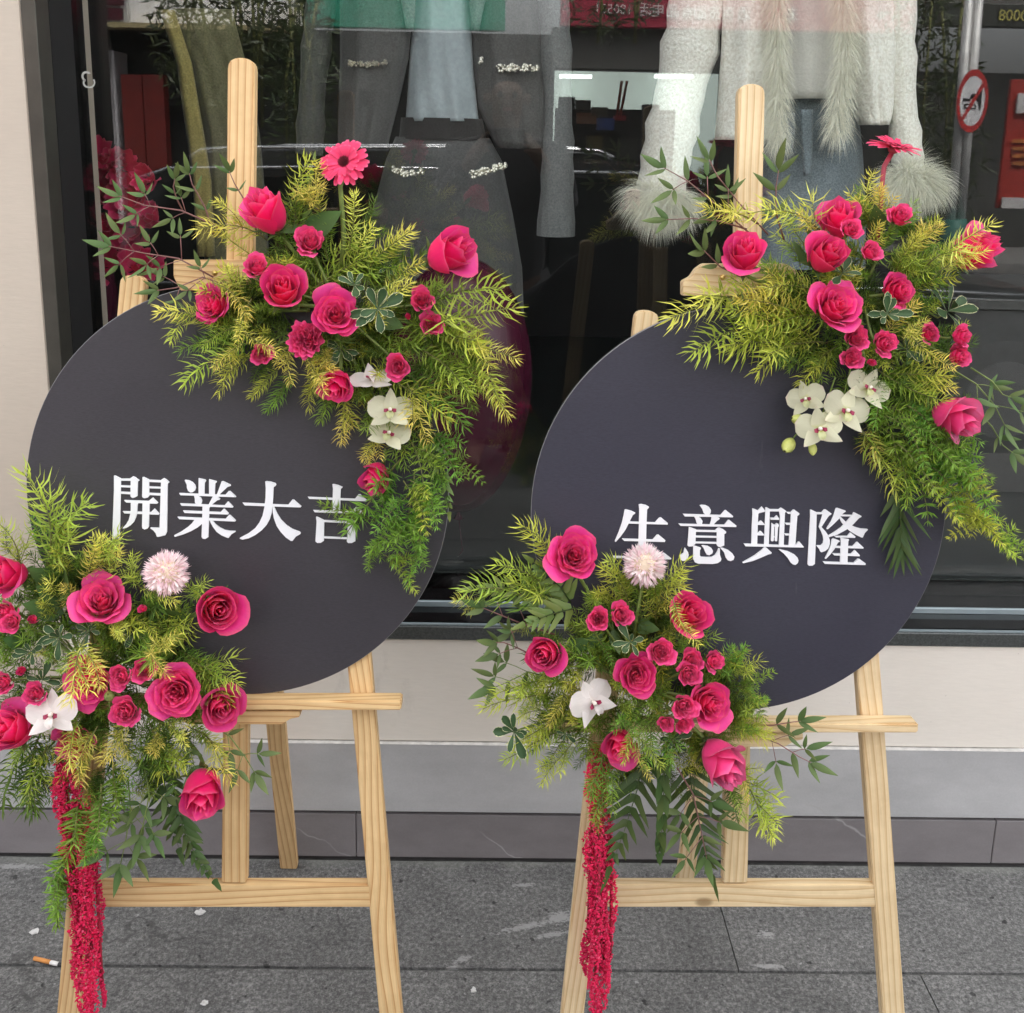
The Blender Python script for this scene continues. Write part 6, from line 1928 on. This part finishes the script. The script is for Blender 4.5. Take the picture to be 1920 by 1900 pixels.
beads("flap_trim", sk, [(735, 318), (762, 326), (790, 322)], YD - .20, 60, 5)
beads("flap_trim", sk, [(884, 328), (915, 318), (945, 312)], YD - .20, 90, 6)
YC = 2.32
cg = thing("cardigan", "cream knitted cardigan with long fur trim and fur cuffs", "cardigan", on_y(1500, 100, YC))
sheet("front_panel", cg, [(-120, 1362, 1468), (0, 1350, 1470), (110, 1348, 1462), (200, 1342, 1456), (262, 1338, 1446)], YC, .07, CREAM, fold=.011)
sheet("front_panel", cg, [(-120, 1568, 1672), (0, 1568, 1672), (110, 1580, 1672), (190, 1590, 1668), (235, 1606, 1660)], YC, .07, CREAM, fold=.011)
sleeve("sleeve", cg, [(1322, -80, 58), (1300, 60, 54), (1274, 180, 50), (1248, 300, 46), (1236, 375, 46)], YC + .02, CREAM)
sleeve("sleeve", cg, [(1690, -80, 32), (1686, 80, 29), (1692, 200, 27), (1702, 300, 28), (1706, 335, 28)], YC - .02, CREAM)
fur("fur_cuff", cg, [(1212, 372, 28, -.5, -.4), (1245, 378, 28, .0, -.7), (1272, 380, 24, .4, -.6), (1235, 392, 26, 0, -.9)], 46, 5200, YC - .04, 1)
fur("fur_cuff", cg, [(1690, 338, 26, -.5, -.4), (1718, 332, 28, .3, -.2), (1742, 345, 22, .7, -.3), (1708, 355, 26, 0, -.8)], 46, 5200, YC - .05, 2)
fur("fur_trim", cg, [(1458, y, 15, -.1, -1.0) for y in range(-90, 265, 22)], 46, 4200, YC - .05, 3)
fur("fur_trim", cg, [(1578 + 8 * math.sin(y / 50), y, 15, .1, -1.0) for y in range(-90, 245, 22)], 46, 4200, YC - .05, 4)
wt = thing("white_top", "plain white top under the cream cardigan", "top", on_y(1520, 80, YC + .05))
sheet("body", wt, [(-120, 1440, 1610), (0, 1445, 1605), (100, 1446, 1604), (187, 1448, 1602)], YC + .05, .07, WHITET, n=24, fold=.003)
je = thing("jeans", "washed blue jeans below the white top", "jeans", on_y(1520, 330, YC + .07))
sheet("waistband", je, [(180, 1446, 1604), (205, 1444, 1606)], YC + .07, .58, DENIM, n=28, closed=True)
sheet("body", je, [(204, 1442, 1608), (280, 1430, 1616), (380, 1420, 1622), (500, 1418, 1622)], YC + .07, .55, DENIM, n=40, closed=True, fold=.006)
sheet("fly", je, [(206, 1500, 1524), (260, 1502, 1524), (330, 1506, 1520)], YC - .035, .006, DENIM, n=6)
for a, b in ((1452, 1490), (1545, 1592)):
    sheet("pocket", je, [(212, a, b), (250, a + 2, b), (285, a + 6, b - 4)], YC - .03, .006, DENIM, n=6)
oc = thing("draped_coat", "olive coat with a mustard front hanging in the window's dark left half", "coat", on_y(400, 200, 2.75))
sheet("body", oc, [(20, 300, 440), (120, 345, 465), (250, 372, 490), (380, 380, 500), (520, 385, 510)], 2.75, .05, OLIVE, n=30, fold=.012)
sheet("front_edge", oc, [(20, 300, 330), (120, 333, 362), (250, 350, 384), (340, 362, 398), (480, 370, 405)], 2.70, .02, MUSTARD, n=8, fold=.004)
# crumpled red fabric flowers
rg_ = random.Random(5)
FF = "dark red fabric flower "
for (x, y, r, lab) in ((185, 285, 42, FF + "topmost in the pile by the window's left edge"), (225, 320, 44, FF + "just right below the topmost one of the pile"), (190, 350, 46, FF + "at the pile's left, second row by the gasket"),
                  (240, 370, 44, FF + "behind the tips of the long leafy twigs"), (270, 330, 30, "smallest " + FF + "at the pile's upper right"), (180, 420, 44, FF + "at the left, level with the longest leafy twig"),
                  (235, 430, 46, FF + "in the middle behind the longest leafy twig"), (275, 400, 34, "small " + FF + "at the pile's right rim"), (195, 490, 40, FF + "lowest at the left, above the left board"), (260, 490, 44, FF + "lowest at the right, behind the easel's left leg top")):
    p = on_y(x, y, 2.22 + rg_.uniform(-.04, .04))
    zd = view_dir(rg_.uniform(-.5, .5), rg_.uniform(-.2, .6))
    rf = thing("fabric_flower", lab, "fabric flower", group="red fabric flowers inside the window", mat=frame_m(p, zd, px_size(p, r), rg_.uniform(0, 6)))
    for me in rose_meshes("ruffled0", REDTULLE)[10::3]:
        obj("petal", me, rf)
# magenta balloon
def balloon(px, py, rx, ry, Y, label):
    c = on_y(px, py, Y)
    R, H = px_size(c, rx), px_size(c, ry)
    b = thing("balloon", label, "balloon", c)
    V, Fc, UV = [], [], []
    nu, nv = 28, 40
    for i in range(nu + 1):
        t = math.pi * i / nu
        rr = R * math.sin(t) * (1 - .10 * (1 - math.cos(t)) * .5)
        for j in range(nv):
            a = 2 * math.pi * j / nv
            V.append((rr * math.cos(a), rr * math.sin(a), H * math.cos(t) * (1.0 if t < 1.57 else 1.06)))
            UV.append((j / nv, i / nu))
    for i in range(nu):
        for j in range(nv):
            a = i * nv + j
            b2 = i * nv + (j + 1) % nv
            Fc.append((a, a + nv, b2 + nv, b2))
    obj("skin", mesh_data("skin", V, Fc, plain("magenta_latex", (0.075, 0.010, 0.028), .25, .1, 8), True, UV), b)
    kz = -H * 1.06
    tv, tf, tu = tube_geo([(0, 0, kz + .006), (0, 0, kz - .008), (0, 0, kz - .02)], [.006, .004, .012], 10)
    obj("knot", mesh_data("knot", tv, tf, MATS["magenta_latex"], True, tu), b)
    tube("ribbon", b, [c + Vector((0, 0, kz - .015)), c + Vector((.01, 0, kz - .1)), Vector((c.x, c.y, ZF))], .001, MATS["magenta_latex"], 5)
balloon(862, 718, 142, 238, 2.25, "large dark magenta balloon inside the window between the two boards")
balloon(130, 560, 90, 120, 2.55, "smaller magenta balloon low at the window's left edge")
# dark grey display block standing on the floor at the right
db = thing("display_block", "low dark grey display block inside the window's right end", "display block", on_y(1880, 1000, 2.9))
p0, p1 = on_y(1790, 560, 2.75), on_y(2150, 560, 2.75)
obj("top", box_md("top", (p0.x - db.location.x, 2.75 - db.location.y, p0.z - .03 - db.location.z), (p1.x - db.location.x, 3.3 - db.location.y, p0.z - db.location.z), plain("block_edge", (.06, .06, .058), .5), .002), db)
obj("body", box_md("body", (p0.x + .01 - db.location.x, 2.76 - db.location.y, ZF - db.location.z), (p1.x - .01 - db.location.x, 3.29 - db.location.y, p0.z - .031 - db.location.z), plain("block_grey", (.05, .05, .05), .6), .002), db)

# ================================================================== ACROSS THE STREET (seen in the glass)
def V_(px, py, Yv):
    return mirror_y(on_y(px, py, Yv))
def rbox(name, parent, x0, y0, x1, y1, Yv, depth, mat, bev=0.0):
    """a box whose mirror image fills the given pixel rectangle; its near face looks at the shop"""
    a, b = V_(x0, (y0 + y1) / 2, Yv), V_(x1, (y0 + y1) / 2, Yv)
    t, u = V_((x0 + x1) / 2, y0, Yv), V_((x0 + x1) / 2, y1, Yv)
    l = Vector(parent.location) if parent else Vector()
    Y = 2 * GLASS_Y - Yv
    return obj(name, box_md(name, (a.x - l.x, Y - depth - l.y, u.z - l.z), (b.x - l.x, Y - l.y, t.z - l.z), mat, bev), parent)
WHITEW = plain("white_render", (0.86, 0.85, 0.84), .8, .05, 3)
SHADE = plain("dark_shopfront", (0.045, 0.044, 0.040), .7, .4, 1.5)
GREENS = plain("green_sign_face", (0.025, 0.27, 0.17), .5, .08, 4)
MAROON = plain("maroon_sign_face", (0.34, 0.018, 0.05), .5, .12, 4)
REDDOOR = plain("red_door", (0.15, 0.012, 0.008), .5, .2, 5)
ob = thing("opposite_building", "row of shops across the street mirrored in the glass", "building", V_(700, 300, 15) * 1.0)
ob.location.z = 0
rbox("wall", ob, 130, -420, 2300, -85, 14.2, 4, WHITEW)
rbox("wall", ob, -900, -420, 130, 560, 14.2, 4, plain("maroon_render", (0.10, 0.02, 0.025), .8))
rbox("wall", ob, 131, -84, 566, 44, 14.3, 1, WHITEW)
rbox("ledge", ob, 142, 45, 566, 54, 14.0, .4, plain("ochre_ledge", (0.36, 0.30, 0.16), .7))
rbox("shopfront", ob, 131, 56, 1034, 640, 15.2, .5, SHADE)
rbox("shopfront", ob, 1036, 58, 1720, 134, 14.0, .5, plain("rolled_shutter", (0.07, 0.068, 0.062), .6, .2, 3))
rbox("shopfront", ob, 1346, 136, 2300, 640, 15.2, .5, SHADE)
rbox("pillar", ob, 158, 95, 222, 420, 14.4, .5, plain("grey_pillar", (0.5, 0.48, 0.5), .7))
rbox("door", ob, 234, 140, 272, 420, 14.4, .2, REDDOOR)
rbox("door", ob, 274, 140, 312, 420, 14.4, .2, REDDOOR)
wf = rbox("window", ob, 140, -60, 236, 42, 14.15, .1, plain("window_white", (0.55, 0.55, 0.55), .5))
for (a, c, b, d) in ((146, -55, 184, 10), (192, -55, 230, 10), (146, 15, 184, 37), (192, 15, 230, 37)):
    pn = rbox("pane", None, a, c, b, d, 14.04, .02, plain("maroon_pane", (0.07, 0.012, 0.02), .2))
    pn.parent = wf
    pn.location = Vector((0, 0, 0)) - Vector(ob.location)
# lit shop interior
li = thing("lit_shop_room", "lit grocery room across the street mirrored in the glass", "shop room", V_(1190, 400, 17))
li.location.z = 0
rbox("back_wall", li, 1030, 136, 1350, 470, 17.5, .2, emit("glowing_white_wall", (0.62, 0.72, 0.66), 0.95))  # the wall itself glows, in place of the room's lamplight on it
rbox("ceiling_light", li, 1050, 140, 1110, 146, 17.0, .2, emit("tube_light", (0.9, 1.0, 0.95), 6.0))
rbox("ceiling_light", li, 1230, 140, 1300, 146, 17.0, .2, emit("tube_light", (0.9, 1.0, 0.95), 6.0))
SHELF = plain("dark_shelf", (0.03, 0.025, 0.02), .6, .5, 8)
rbox("shelf", li, 1040, 205, 1260, 470, 16.6, .5, SHELF)
for (a, b, c, d, col) in ((1048, 182, 1078, 205, (.04, .04, .04)), (1080, 188, 1108, 205, (.06, .05, .04)), (1110, 201, 1140, 218, (.10, .08, .05)), (1082, 212, 1118, 232, (.25, .12, .06)), (1120, 222, 1152, 244, (.05, .09, .30)), (1152, 217, 1174, 226, (.40, .03, .04)),
                          (1072, 345, 1110, 398, (.35, .22, .28)), (1112, 345, 1150, 400, (.22, .07, .015)), (1160, 340, 1196, 372, (.22, .01, .03)), (1100, 255, 1130, 285, (.10, .08, .02)), (1160, 260, 1196, 300, (.06, .06, .05)), (1040, 330, 1120, 338, (.5, .5, .5))):
    rbox("goods_box", li, a, b, c, d, 16.0, .2, plain(f"goods_{a}_{b}", col, .5))
rbox("post", li, 1202, 196, 1230, 480, 15.0, .3, plain("dark_post", (.02, .02, .018), .6))
for k, (x0, x1) in enumerate(((1156, 1166), (1162, 1176))):
    tube("broom_handle", li, [V_(x0, 222, 16.2), V_(x1, 152, 16.2)], .022, plain("orange_handle", (.4, .10, .05), .5), 6)
# shop signs with writing
def sign(label, x0, y0, x1, y1, Yv, mat, texts, name="shop_sign"):
    c = V_((x0 + x1) / 2, (y0 + y1) / 2, Yv)
    s = thing(name, label, "shop sign", c, "signs across the street")
    rbox("board", s, x0, y0, x1, y1, Yv, .15, mat, .01)
    for (tx, ty, hpx, body, tm) in texts:
        cu = bpy.data.curves.new("lettering", 'FONT')
        cu.body = body
        cu.align_x, cu.align_y = 'CENTER', 'CENTER'
        p = V_(tx, ty, Yv - .02)
        cu.size = px_size(on_y(tx, ty, Yv), hpx) * 1.15
        cu.extrude = .004
        cu.materials.append(tm)
        tmp = bpy.data.objects.new("lettering_curve", cu)
        COL.objects.link(tmp)
        bpy.context.view_layer.update()
        me = bpy.data.meshes.new_from_object(tmp.evaluated_get(bpy.context.evaluated_depsgraph_get()))
        bpy.data.objects.remove(tmp)
        if not me.materials:
            me.materials.append(tm)
        o = bpy.data.objects.new("lettering", me)
        o.matrix_basis = Matrix.Translation(p - c) @ Matrix.Rotation(math.pi, 4, 'Z') @ Matrix.Rotation(math.pi / 2, 4, 'X')
        link(o, s)
    return s
LW = plain("white_lettering", (0.75, 0.73, 0.72), .5, .02)
LY = plain("yellow_lettering", (0.55, 0.50, 0.14), .5, .02)
sign("green shop sign across the street mirrored above the gerbera", 570, -84, 948, 54, 13.8, GREENS, [])
sign("maroon shop sign with white mirrored Chinese writing", 1052, -84, 1722, 56, 13.8, MAROON,
     [(1487, 27, 24, "主", LW), (1396, 27, 23, "酒", LW), (1366, 27, 23, "百", LW), (1340, 26, 23, "货", LW), (1313, 25, 23, "副", LW), (1289, 24, 23, "食", LW), (1262, 22, 23, "品", LW), (1234, 21, 23, "电", LW), (1212, 20, 23, "话", LW), (1150, 18, 21, "180571", LW)])
sign("dark shop sign with yellow mirrored digits at the right", 1735, 8, 2100, 52, 13.8, plain("dark_sign_face", (0.04, 0.042, 0.035), .5), [(1900, 30, 24, "0008", LY)])
# round no-horn road sign on a twin pole
def road_sign():
    c = V_(1808, 190, 10)
    base = V_(1788, 440, 10)
    t = thing("road_sign", "round no-horn road sign on a twin grey pole mirrored at the right", "road sign", (base.x, base.y, -.1))
    gp = plain("galvanised_pole", (0.62, 0.62, 0.61), .45, .12, 12, .3)
    for dx in (-9, 9):
        tube("pole", t, [V_(1788 + dx, 470, 10), V_(1832 + dx, -60, 10)], .042, gp, 12)
    tube("pole_sleeve", t, [V_(1788, 412, 10) + Vector((0, .01, 0)), V_(1784, 520, 10) + Vector((0, .01, 0))], .12, plain("green_sleeve", (.03, .14, .11), .6), 14)
    R = .29
    yaw = math.radians(38)
    X = Vector((math.cos(yaw), -math.sin(yaw), 0))
    Nn = Vector((math.sin(yaw), math.cos(yaw), 0))          # faces the shop, turned along the street
    Z = Vector((0, 0, 1))
    c = c + Nn * .08
    def disc(name, r0, r1, off, mat, depth=.01):
        V, Fc = [], []
        n = 48
        for k in range(n):
            a = 2 * math.pi * k / n
            for rr in (r0, r1):
                V.append(c + X * rr * math.cos(a) + Z * rr * math.sin(a) + Nn * off - Vector(t.location))
        for k in range(n):
            q, w = 2 * k, 2 * ((k + 1) % n)
            Fc.append((q, q + 1, w + 1, w))
        return obj(name, mesh_data(name, V, Fc, mat), t)
    red = plain("sign_red", (0.50, 0.03, 0.03), .4)
    blk = plain("sign_black", (0.01, 0.01, 0.01), .5)
    disc("back_plate", 0.0, R, 0.0, gp)
    disc("face", 0.0, R * .83, .004, plain("sign_white", (.78, .78, .80), .4))
    disc("red_ring", R * .80, R, .007, red)
    def poly(name, pts, off, mat):
        V = [c + X * (-x * R) + Z * (z * R) + Nn * off - Vector(t.location) for x, z in pts]
        return obj(name, mesh_data(name, V, [tuple(range(len(V)))], mat), t)
    # a trumpet, its bell to the sign's left as one reads it
    poly("trumpet", [(.64, .07), (.22, .07), (.18, .19), (-.04, .24), (-.26, .22), (-.42, .50), (-.54, .50), (-.54, -.26), (-.46, -.26), (-.34, -.02), (-.14, .07), (.12, .08), (.18, -.02), (.64, -.02)], .009, blk)
    poly("trumpet", [(.50, -.10), (-.20, -.10), (-.24, -.14), (-.24, -.22), (-.20, -.26), (.50, -.26), (.54, -.22), (.54, -.14)], .009, blk)
    poly("trumpet", [(.42, -.145), (-.12, -.145), (-.12, -.215), (.42, -.215)], .011, MATS["sign_white"])
    k = .06
    poly("slash", [(-.60 - k, .54 + k * .4), (-.54 + k, .60 + k * .2), (.60 + k, -.54 - k * .4), (.54 - k, -.60 - k * .2)], .013, red)
road_sign()
nb = thing("notice_board", "red notice board with white bands mirrored at the right edge", "notice board", V_(1930, 260, 8))
rbox("board", nb, 1884, 150, 2010, 392, 8, .04, plain("notice_red", (.38, .025, .015), .5), .004)
rbox("band", nb, 1880, 372, 2014, 392, 7.97, .02, plain("notice_white", (.62, .60, .60), .5))
rbox("emblem_panel", nb, 1908, 176, 1990, 214, 7.97, .02, plain("notice_white", (.62, .60, .60), .5), .006)
for y in (262, 276, 290, 304):
    rbox("print_line", nb, 1900, y, 1996, y + 7, 7.98, .015, plain("notice_orange", (.50, .16, .04), .5))
# trees and bamboo in planters
def bush(label, cx, cy, rx, ry, Yv, n, leaf, seed, stems):
    base = V_(cx, cy + ry, Yv)
    t = thing("bamboo_clump", label, "bamboo", (base.x, base.y, -.1), "bamboo across the street")
    rg = random.Random(seed)
    V, Fc = [], []
    loc = Vector(t.location)
    for k in range(n):
        a, r = rg.uniform(0, 6.28), math.sqrt(rg.random())
        p = V_(cx + rx * r * math.cos(a), cy + ry * r * math.sin(a), Yv) + Vector((0, rg.uniform(-.5, .5), 0))
        d = Vector((rg.uniform(-1, 1), rg.uniform(-.6, .6), rg.uniform(-1, .3))).normalized()
        w = d.cross(Vector((rg.uniform(-1, 1), rg.uniform(-1, 1), .3))).normalized() * leaf * .1
        b = len(V)
        q = p - loc
        V += [q, q + d * leaf * .5 + w, q + d * leaf, q + d * leaf * .5 - w]
        Fc.append((b, b + 1, b + 2, b + 3))
    o = obj("leaves", mesh_data("leaves", V, Fc, mat_leaf("bamboo_leaf", (.04, .06, .02), (.08, .11, .035), (.08, .1, .04)) if "bamboo_leaf" not in MATS else MATS["bamboo_leaf"]), t)
    o["kind"] = "stuff"
    for k in range(stems):
        x = cx + rx * rg.uniform(-.6, .6)
        tube("stem", t, [V_(x, cy + ry * 1.2, Yv), V_(x + rg.uniform(-10, 10), cy, Yv), V_(x + rg.uniform(-30, 30), cy - ry, Yv)], .016, STEM_B, 6)
bush("bamboo clump before the white wall across the street", 420, 60, 130, 150, 12.5, 1500, .16, 3, 9)
bush("bamboo clump below the green sign across the street", 570, 150, 60, 170, 12.2, 700, .16, 4, 5)
bush("bamboo clump before the maroon sign across the street", 1150, 10, 90, 60, 12.5, 260, .14, 5, 3)
bush("dark bushes behind the no-horn sign across the street", 1740, 200, 90, 260, 12.8, 1500, .16, 6, 4)
# parked car behind the photographer
def parked_car():
    Yv = 5.0
    Y = 2 * GLASS_Y - Yv
    W = 1.75
    prof = [(170, 770), (158, 640), (180, 520), (215, 420), (245, 350), (285, 318), (360, 302), (900, 296), (1250, 318), (1450, 400), (1700, 520), (1950, 548), (2130, 600), (2175, 680), (2170, 770)]
    pts = [V_(x, y, Yv) for x, y in prof]
    base = V_(1100, 800, Yv)
    t = thing("parked_car", "dark grey car parked behind the photographer, mirrored in the glass", "car", (base.x, Y - W / 2, -.12))
    loc = Vector(t.location)
    bm = bmesh.new()
    f = [bm.verts.new(Vector((p.x, Y - (0.14 if p.z > 1.0 else 0.0), p.z)) - loc) for p in pts]
    b = [bm.verts.new(Vector((p.x, Y - W + (0.14 if p.z > 1.0 else 0.0), p.z)) - loc) for p in pts]
    bm.faces.new(f)
    bm.faces.new(b[::-1])
    for i in range(len(pts)):
        j = (i + 1) % len(pts)
        bm.faces.new((f[i], b[i], b[j], f[j]))
    bmesh.ops.recalc_face_normals(bm, faces=bm.faces[:])
    bmesh.ops.triangulate(bm, faces=[q for q in bm.faces if len(q.verts) > 4])
    me = bpy.data.meshes.new("body")
    bm.to_mesh(me)
    bm.free()
    me.materials.append(plain("car_paint", (.06, .062, .064), .3, .05, 4, .4, 0, .5, 1.0))
    obj("body", me, t)
    gl = plain("car_glass", (.008, .009, .009), .08, .1)
    ch = plain("chrome_trim", (.62, .63, .64), .18, .05, 10, 1.0)
    def pane(x):
        V = []
        for px, py in x:
            p = V_(px, py, Yv)
            V.append(Vector((p.x, Y - .14 * max(0, min(1, (p.z - .80) / .35)) + .02, p.z)) - loc)
        return obj("side_window", mesh_data("side_window", V, [tuple(range(len(V)))], gl), t)
    pane([(262, 352), (330, 336), (620, 332), (620, 528), (232, 522)])
    pane([(640, 332), (1010, 332), (1010, 532), (640, 528)])
    pane([(1030, 332), (1250, 345), (1420, 420), (1640, 532), (1030, 532)])
    tube("window_trim", t, [Vector((V_(x, y, Yv).x, Y - o, V_(x, y, Yv).z)) for x, y, o in ((248, 336, .10), (300, 318, .10), (640, 315, .10), (1240, 328, .10))], .012, ch, 8)
    tube("belt_trim", t, [Vector((V_(x, y, Yv).x, Y + .03, V_(x, y, Yv).z)) for x, y in ((225, 528), (900, 537), (1680, 541), (1960, 556))], .010, ch, 8)
    tube("belt_trim", t, [Vector((V_(x, y, Yv).x, Y + .012, V_(x, y, Yv).z)) for x, y in ((200, 552), (900, 556), (1700, 556), (1960, 566))], .007, ch, 8)
    for side in (0, 1):
        yy = Y - .22 - side * (W - .44)
        tube("roof_rail", t, [Vector((V_(x, y, Yv).x, yy, V_(x, y, Yv).z + .01)) for x, y in ((330, 302), (352, 288), (420, 283), (1000, 283), (1130, 290), (1160, 304))], .015, ch, 8)
    for wx in (430, 1880):
        c = V_(wx, 770, Yv)
        for side in (0, 1):
            yy = Y + .01 - side * (W - .02)
            d = 1 if side == 0 else -1
            Vv, Ff, _ = tube_geo([Vector((c.x, yy, .20)) - loc, Vector((c.x, yy - d * .02, .20)) - loc, Vector((c.x, yy - d * .20, .20)) - loc], [.29, .32, .32], 28)
            w = obj("wheel", mesh_data("wheel", Vv, Ff, plain("tyre", (.02, .02, .02), .8), True), t)
            Vv, Ff, _ = tube_geo([Vector((c.x, yy + d * .004, .20)) - loc, Vector((c.x, yy - d * .02, .20)) - loc], [.20, .21], 24)
            obj("rim", mesh_data("rim", Vv, Ff, plain("alloy", (.4, .4, .41), .3, .05, 10, .8), False), w)
    for px in (560, 960):
        p = V_(px, 582, Yv)
        obj("door_handle", box_md("door_handle", Vector((p.x - .09, Y + .012, p.z - .012)) - loc, Vector((p.x + .09, Y + .035, p.z + .012)) - loc, MATS["car_paint"], .004), t)
parked_car()

# the photographer, seen only as a dim reflection
def photographer():
    t = thing("person", "photographer in dark clothes holding up a phone, mirrored in the glass", "person", (0.02, -.42, 0))
    def skin(name, verts, edges, radii, mat, sub=2):
        me = bpy.data.meshes.new(name)
        me.from_pydata([Vector(v) - Vector(t.location) for v in verts], edges, [])
        o = obj(name, me, t)
        me.materials.append(mat)
        s = o.modifiers.new("Skin", 'SKIN')
        for i, r in enumerate(radii):
            me.skin_vertices[0].data[i].radius = (r, r) if isinstance(r, float) else r
        me.skin_vertices[0].data[0].use_root = True
        m = o.modifiers.new("Subdivision", 'SUBSURF')
        m.levels = m.render_levels = sub
        return o
    x0 = .02
    sk_ = plain("skin_tone", (.22, .14, .10), .6, .08, 40)
    V = [(x0, -.45, .93), (x0, -.45, 1.15), (x0, -.45, 1.38), (x0, -.44, 1.47), (x0, -.43, 1.53), (x0, -.42, 1.61), (x0, -.43, 1.69)]
    E = [(0, 1), (1, 2), (2, 3), (3, 4), (4, 5), (5, 6)]
    Rr = [(.15, .10), (.14, .10), (.15, .10), .052, .062, (.075, .09), (.066, .08)]
    for sx in (-1, 1):
        b = len(V)
        V += [(x0 + sx * .19, -.45, 1.40), (x0 + sx * .25, -.40, 1.17), (x0 + sx * .14, -.16, 1.36), (x0 + sx * .095, -.07, 1.43)]
        E += [(2, b), (b, b + 1), (b + 1, b + 2), (b + 2, b + 3)]
        Rr += [.055, .042, .030, .034]
        for k in range(5):                                # fingers around the phone's edge
            q = len(V)
            z = 1.462 - .021 * k if k < 4 else 1.42
            V += [(x0 + sx * .082, -.05, z), (x0 + sx * (.07 if k < 4 else .05), -.022 if k < 4 else -.035, z + .003)]
            E += [(b + 3, q), (q, q + 1)]
            Rr += [.0095, .0085 - .0006 * k]
        h = len(V)
        V += [(x0 + sx * .09, -.45, .88), (x0 + sx * .10, -.43, .49), (x0 + sx * .11, -.46, .09), (x0 + sx * .13, -.30, .03)]
        E += [(0, h), (h, h + 1), (h + 1, h + 2), (h + 2, h + 3)]
        Rr += [.088, .058, .042, .035]
    skin("body", V, E, Rr, sk_)
    ck = cloth("dark_coat_cloth", (.025, .025, .028))
    V = [(x0, -.45, .80), (x0, -.45, 1.0), (x0, -.45, 1.2), (x0, -.45, 1.38), (x0, -.45, 1.46)]
    E = [(0, 1), (1, 2), (2, 3), (3, 4)]
    Rr = [(.21, .16), (.19, .15), (.18, .14), (.19, .14), (.09, .08)]
    for sx in (-1, 1):
        b = len(V)
        V += [(x0 + sx * .20, -.45, 1.39), (x0 + sx * .26, -.40, 1.16), (x0 + sx * .16, -.18, 1.345)]
        E += [(3, b), (b, b + 1), (b + 1, b + 2)]
        Rr += [.085, .068, .052]
    skin("coat", V, E, Rr, ck)
    V = [(x0, -.45, .90)]
    E, Rr = [], [(.17, .13)]
    for sx in (-1, 1):
        b = len(V)
        V += [(x0 + sx * .095, -.45, .80), (x0 + sx * .10, -.43, .49), (x0 + sx * .11, -.46, .10)]
        E += [(0, b), (b, b + 1), (b + 1, b + 2)]
        Rr += [.11, .085, .07]
    skin("trousers", V, E, Rr, cloth("dark_trousers_cloth", (.03, .032, .04)))
    V = [(x0, -.47, 1.60), (x0, -.45, 1.72), (x0, -.40, 1.745)]
    skin("hair", V, [(0, 1), (1, 2)], [(.085, .07), (.08, .08), (.06, .05)], plain("black_hair", (.012, .010, .009), .5))
    for nm, pts, r in (("eye", [(x0 - .03, -.345, 1.625)], .011), ("eye", [(x0 + .03, -.345, 1.625)], .011), ("nose", [(x0, -.335, 1.60)], .014), ("mouth", [(x0, -.342, 1.565)], .016), ("ear", [(x0 - .082, -.43, 1.61)], .02), ("ear", [(x0 + .082, -.43, 1.61)], .02)):
        bm = bmesh.new()
        bmesh.ops.create_uvsphere(bm, u_segments=10, v_segments=8, radius=r)
        for v in bm.verts:
            v.co = Vector((v.co.x * (1.5 if nm == "mouth" else 1), v.co.y * .7, v.co.z * (.5 if nm == "mouth" else 1.2))) + Vector(pts[0]) - Vector(t.location)
        me = bpy.data.meshes.new(nm)
        bm.to_mesh(me)
        bm.free()
        me.materials.append(plain("lip_tone", (.35, .12, .10), .5) if nm == "mouth" else BLACK if nm == "eye" else sk_)
        obj(nm, me, t)
    ph = thing("phone", "dark phone held up by the photographer, mirrored in the glass", "phone", (x0, -.03, 1.45))
    obj("case", box_md("case", (-.075, -.005, -.038), (.075, .003, .038), plain("phone_case", (.05, .05, .055), .3), .003), ph)
    obj("lens_island", box_md("lens_island", (-.07, .0032, -.002), (-.04, .0052, .032), BLACK, .001), ph)
photographer()

# ---- cigarette end on the pavement
p = on_z(92, 1804, .0)
cg_ = thing("cigarette_end", "smoked cigarette end with an orange filter on the grey pavement", "cigarette end", p + Vector((0, 0, .0045)))
a, b = on_z(64, 1797, .0045), on_z(117, 1810, .0045)
d = b - a
for nm, f0, f1, col in (("filter", 0, .58, (.62, .26, .07)), ("paper", .585, .86, (.72, .70, .67)), ("ash", .865, 1.0, (.03, .03, .03))):
    pts = [a + d * f0, a + d * (f0 + f1) / 2, a + d * f1]
    tube(nm, cg_, pts, [.0036, .0037, .0036] if nm != "ash" else [.0035, .0032, .0022], plain("cig_" + nm, col, .8), 12)
# ---- small litter: torn white scraps
for (x, y, s, lab) in ((65, 1748, 9, "torn white paper scrap on the pavement near the left edge"), (376, 1711, 10, "small white paper scrap under the left easel's crossbar"), (383, 1883, 8, "white gum scrap near the bottom edge between the left easel's legs"), (888, 1858, 6, "tiny white scrap between the two easels near the bottom edge")):
    p = on_z(x, y, .001)
    r = px_size(p, s)
    rg = random.Random(x)
    n = 11
    ring = [(r * rg.uniform(.45, 1.1) * math.cos(2 * math.pi * k / n) * 1.2, r * rg.uniform(.45, 1.1) * math.sin(2 * math.pi * k / n), rg.uniform(.001, .004)) for k in range(n)]
    V = ring + [(x_ * .9, y_ * .9, 0.0) for x_, y_, z_ in ring] + [(0, 0, .003)]
    Fc = [(k, (k + 1) % n, 2 * n) for k in range(n)] + [(k + n, (k + 1) % n + n, (k + 1) % n, k) for k in range(n)]
    o = obj("paper_scrap", mesh_data("paper_scrap", V, Fc, plain("scrap_white", (.55, .54, .52), .8, .1, 200), False))
    o.location = p
    tag(o, lab, "litter", "white scraps on the pavement")
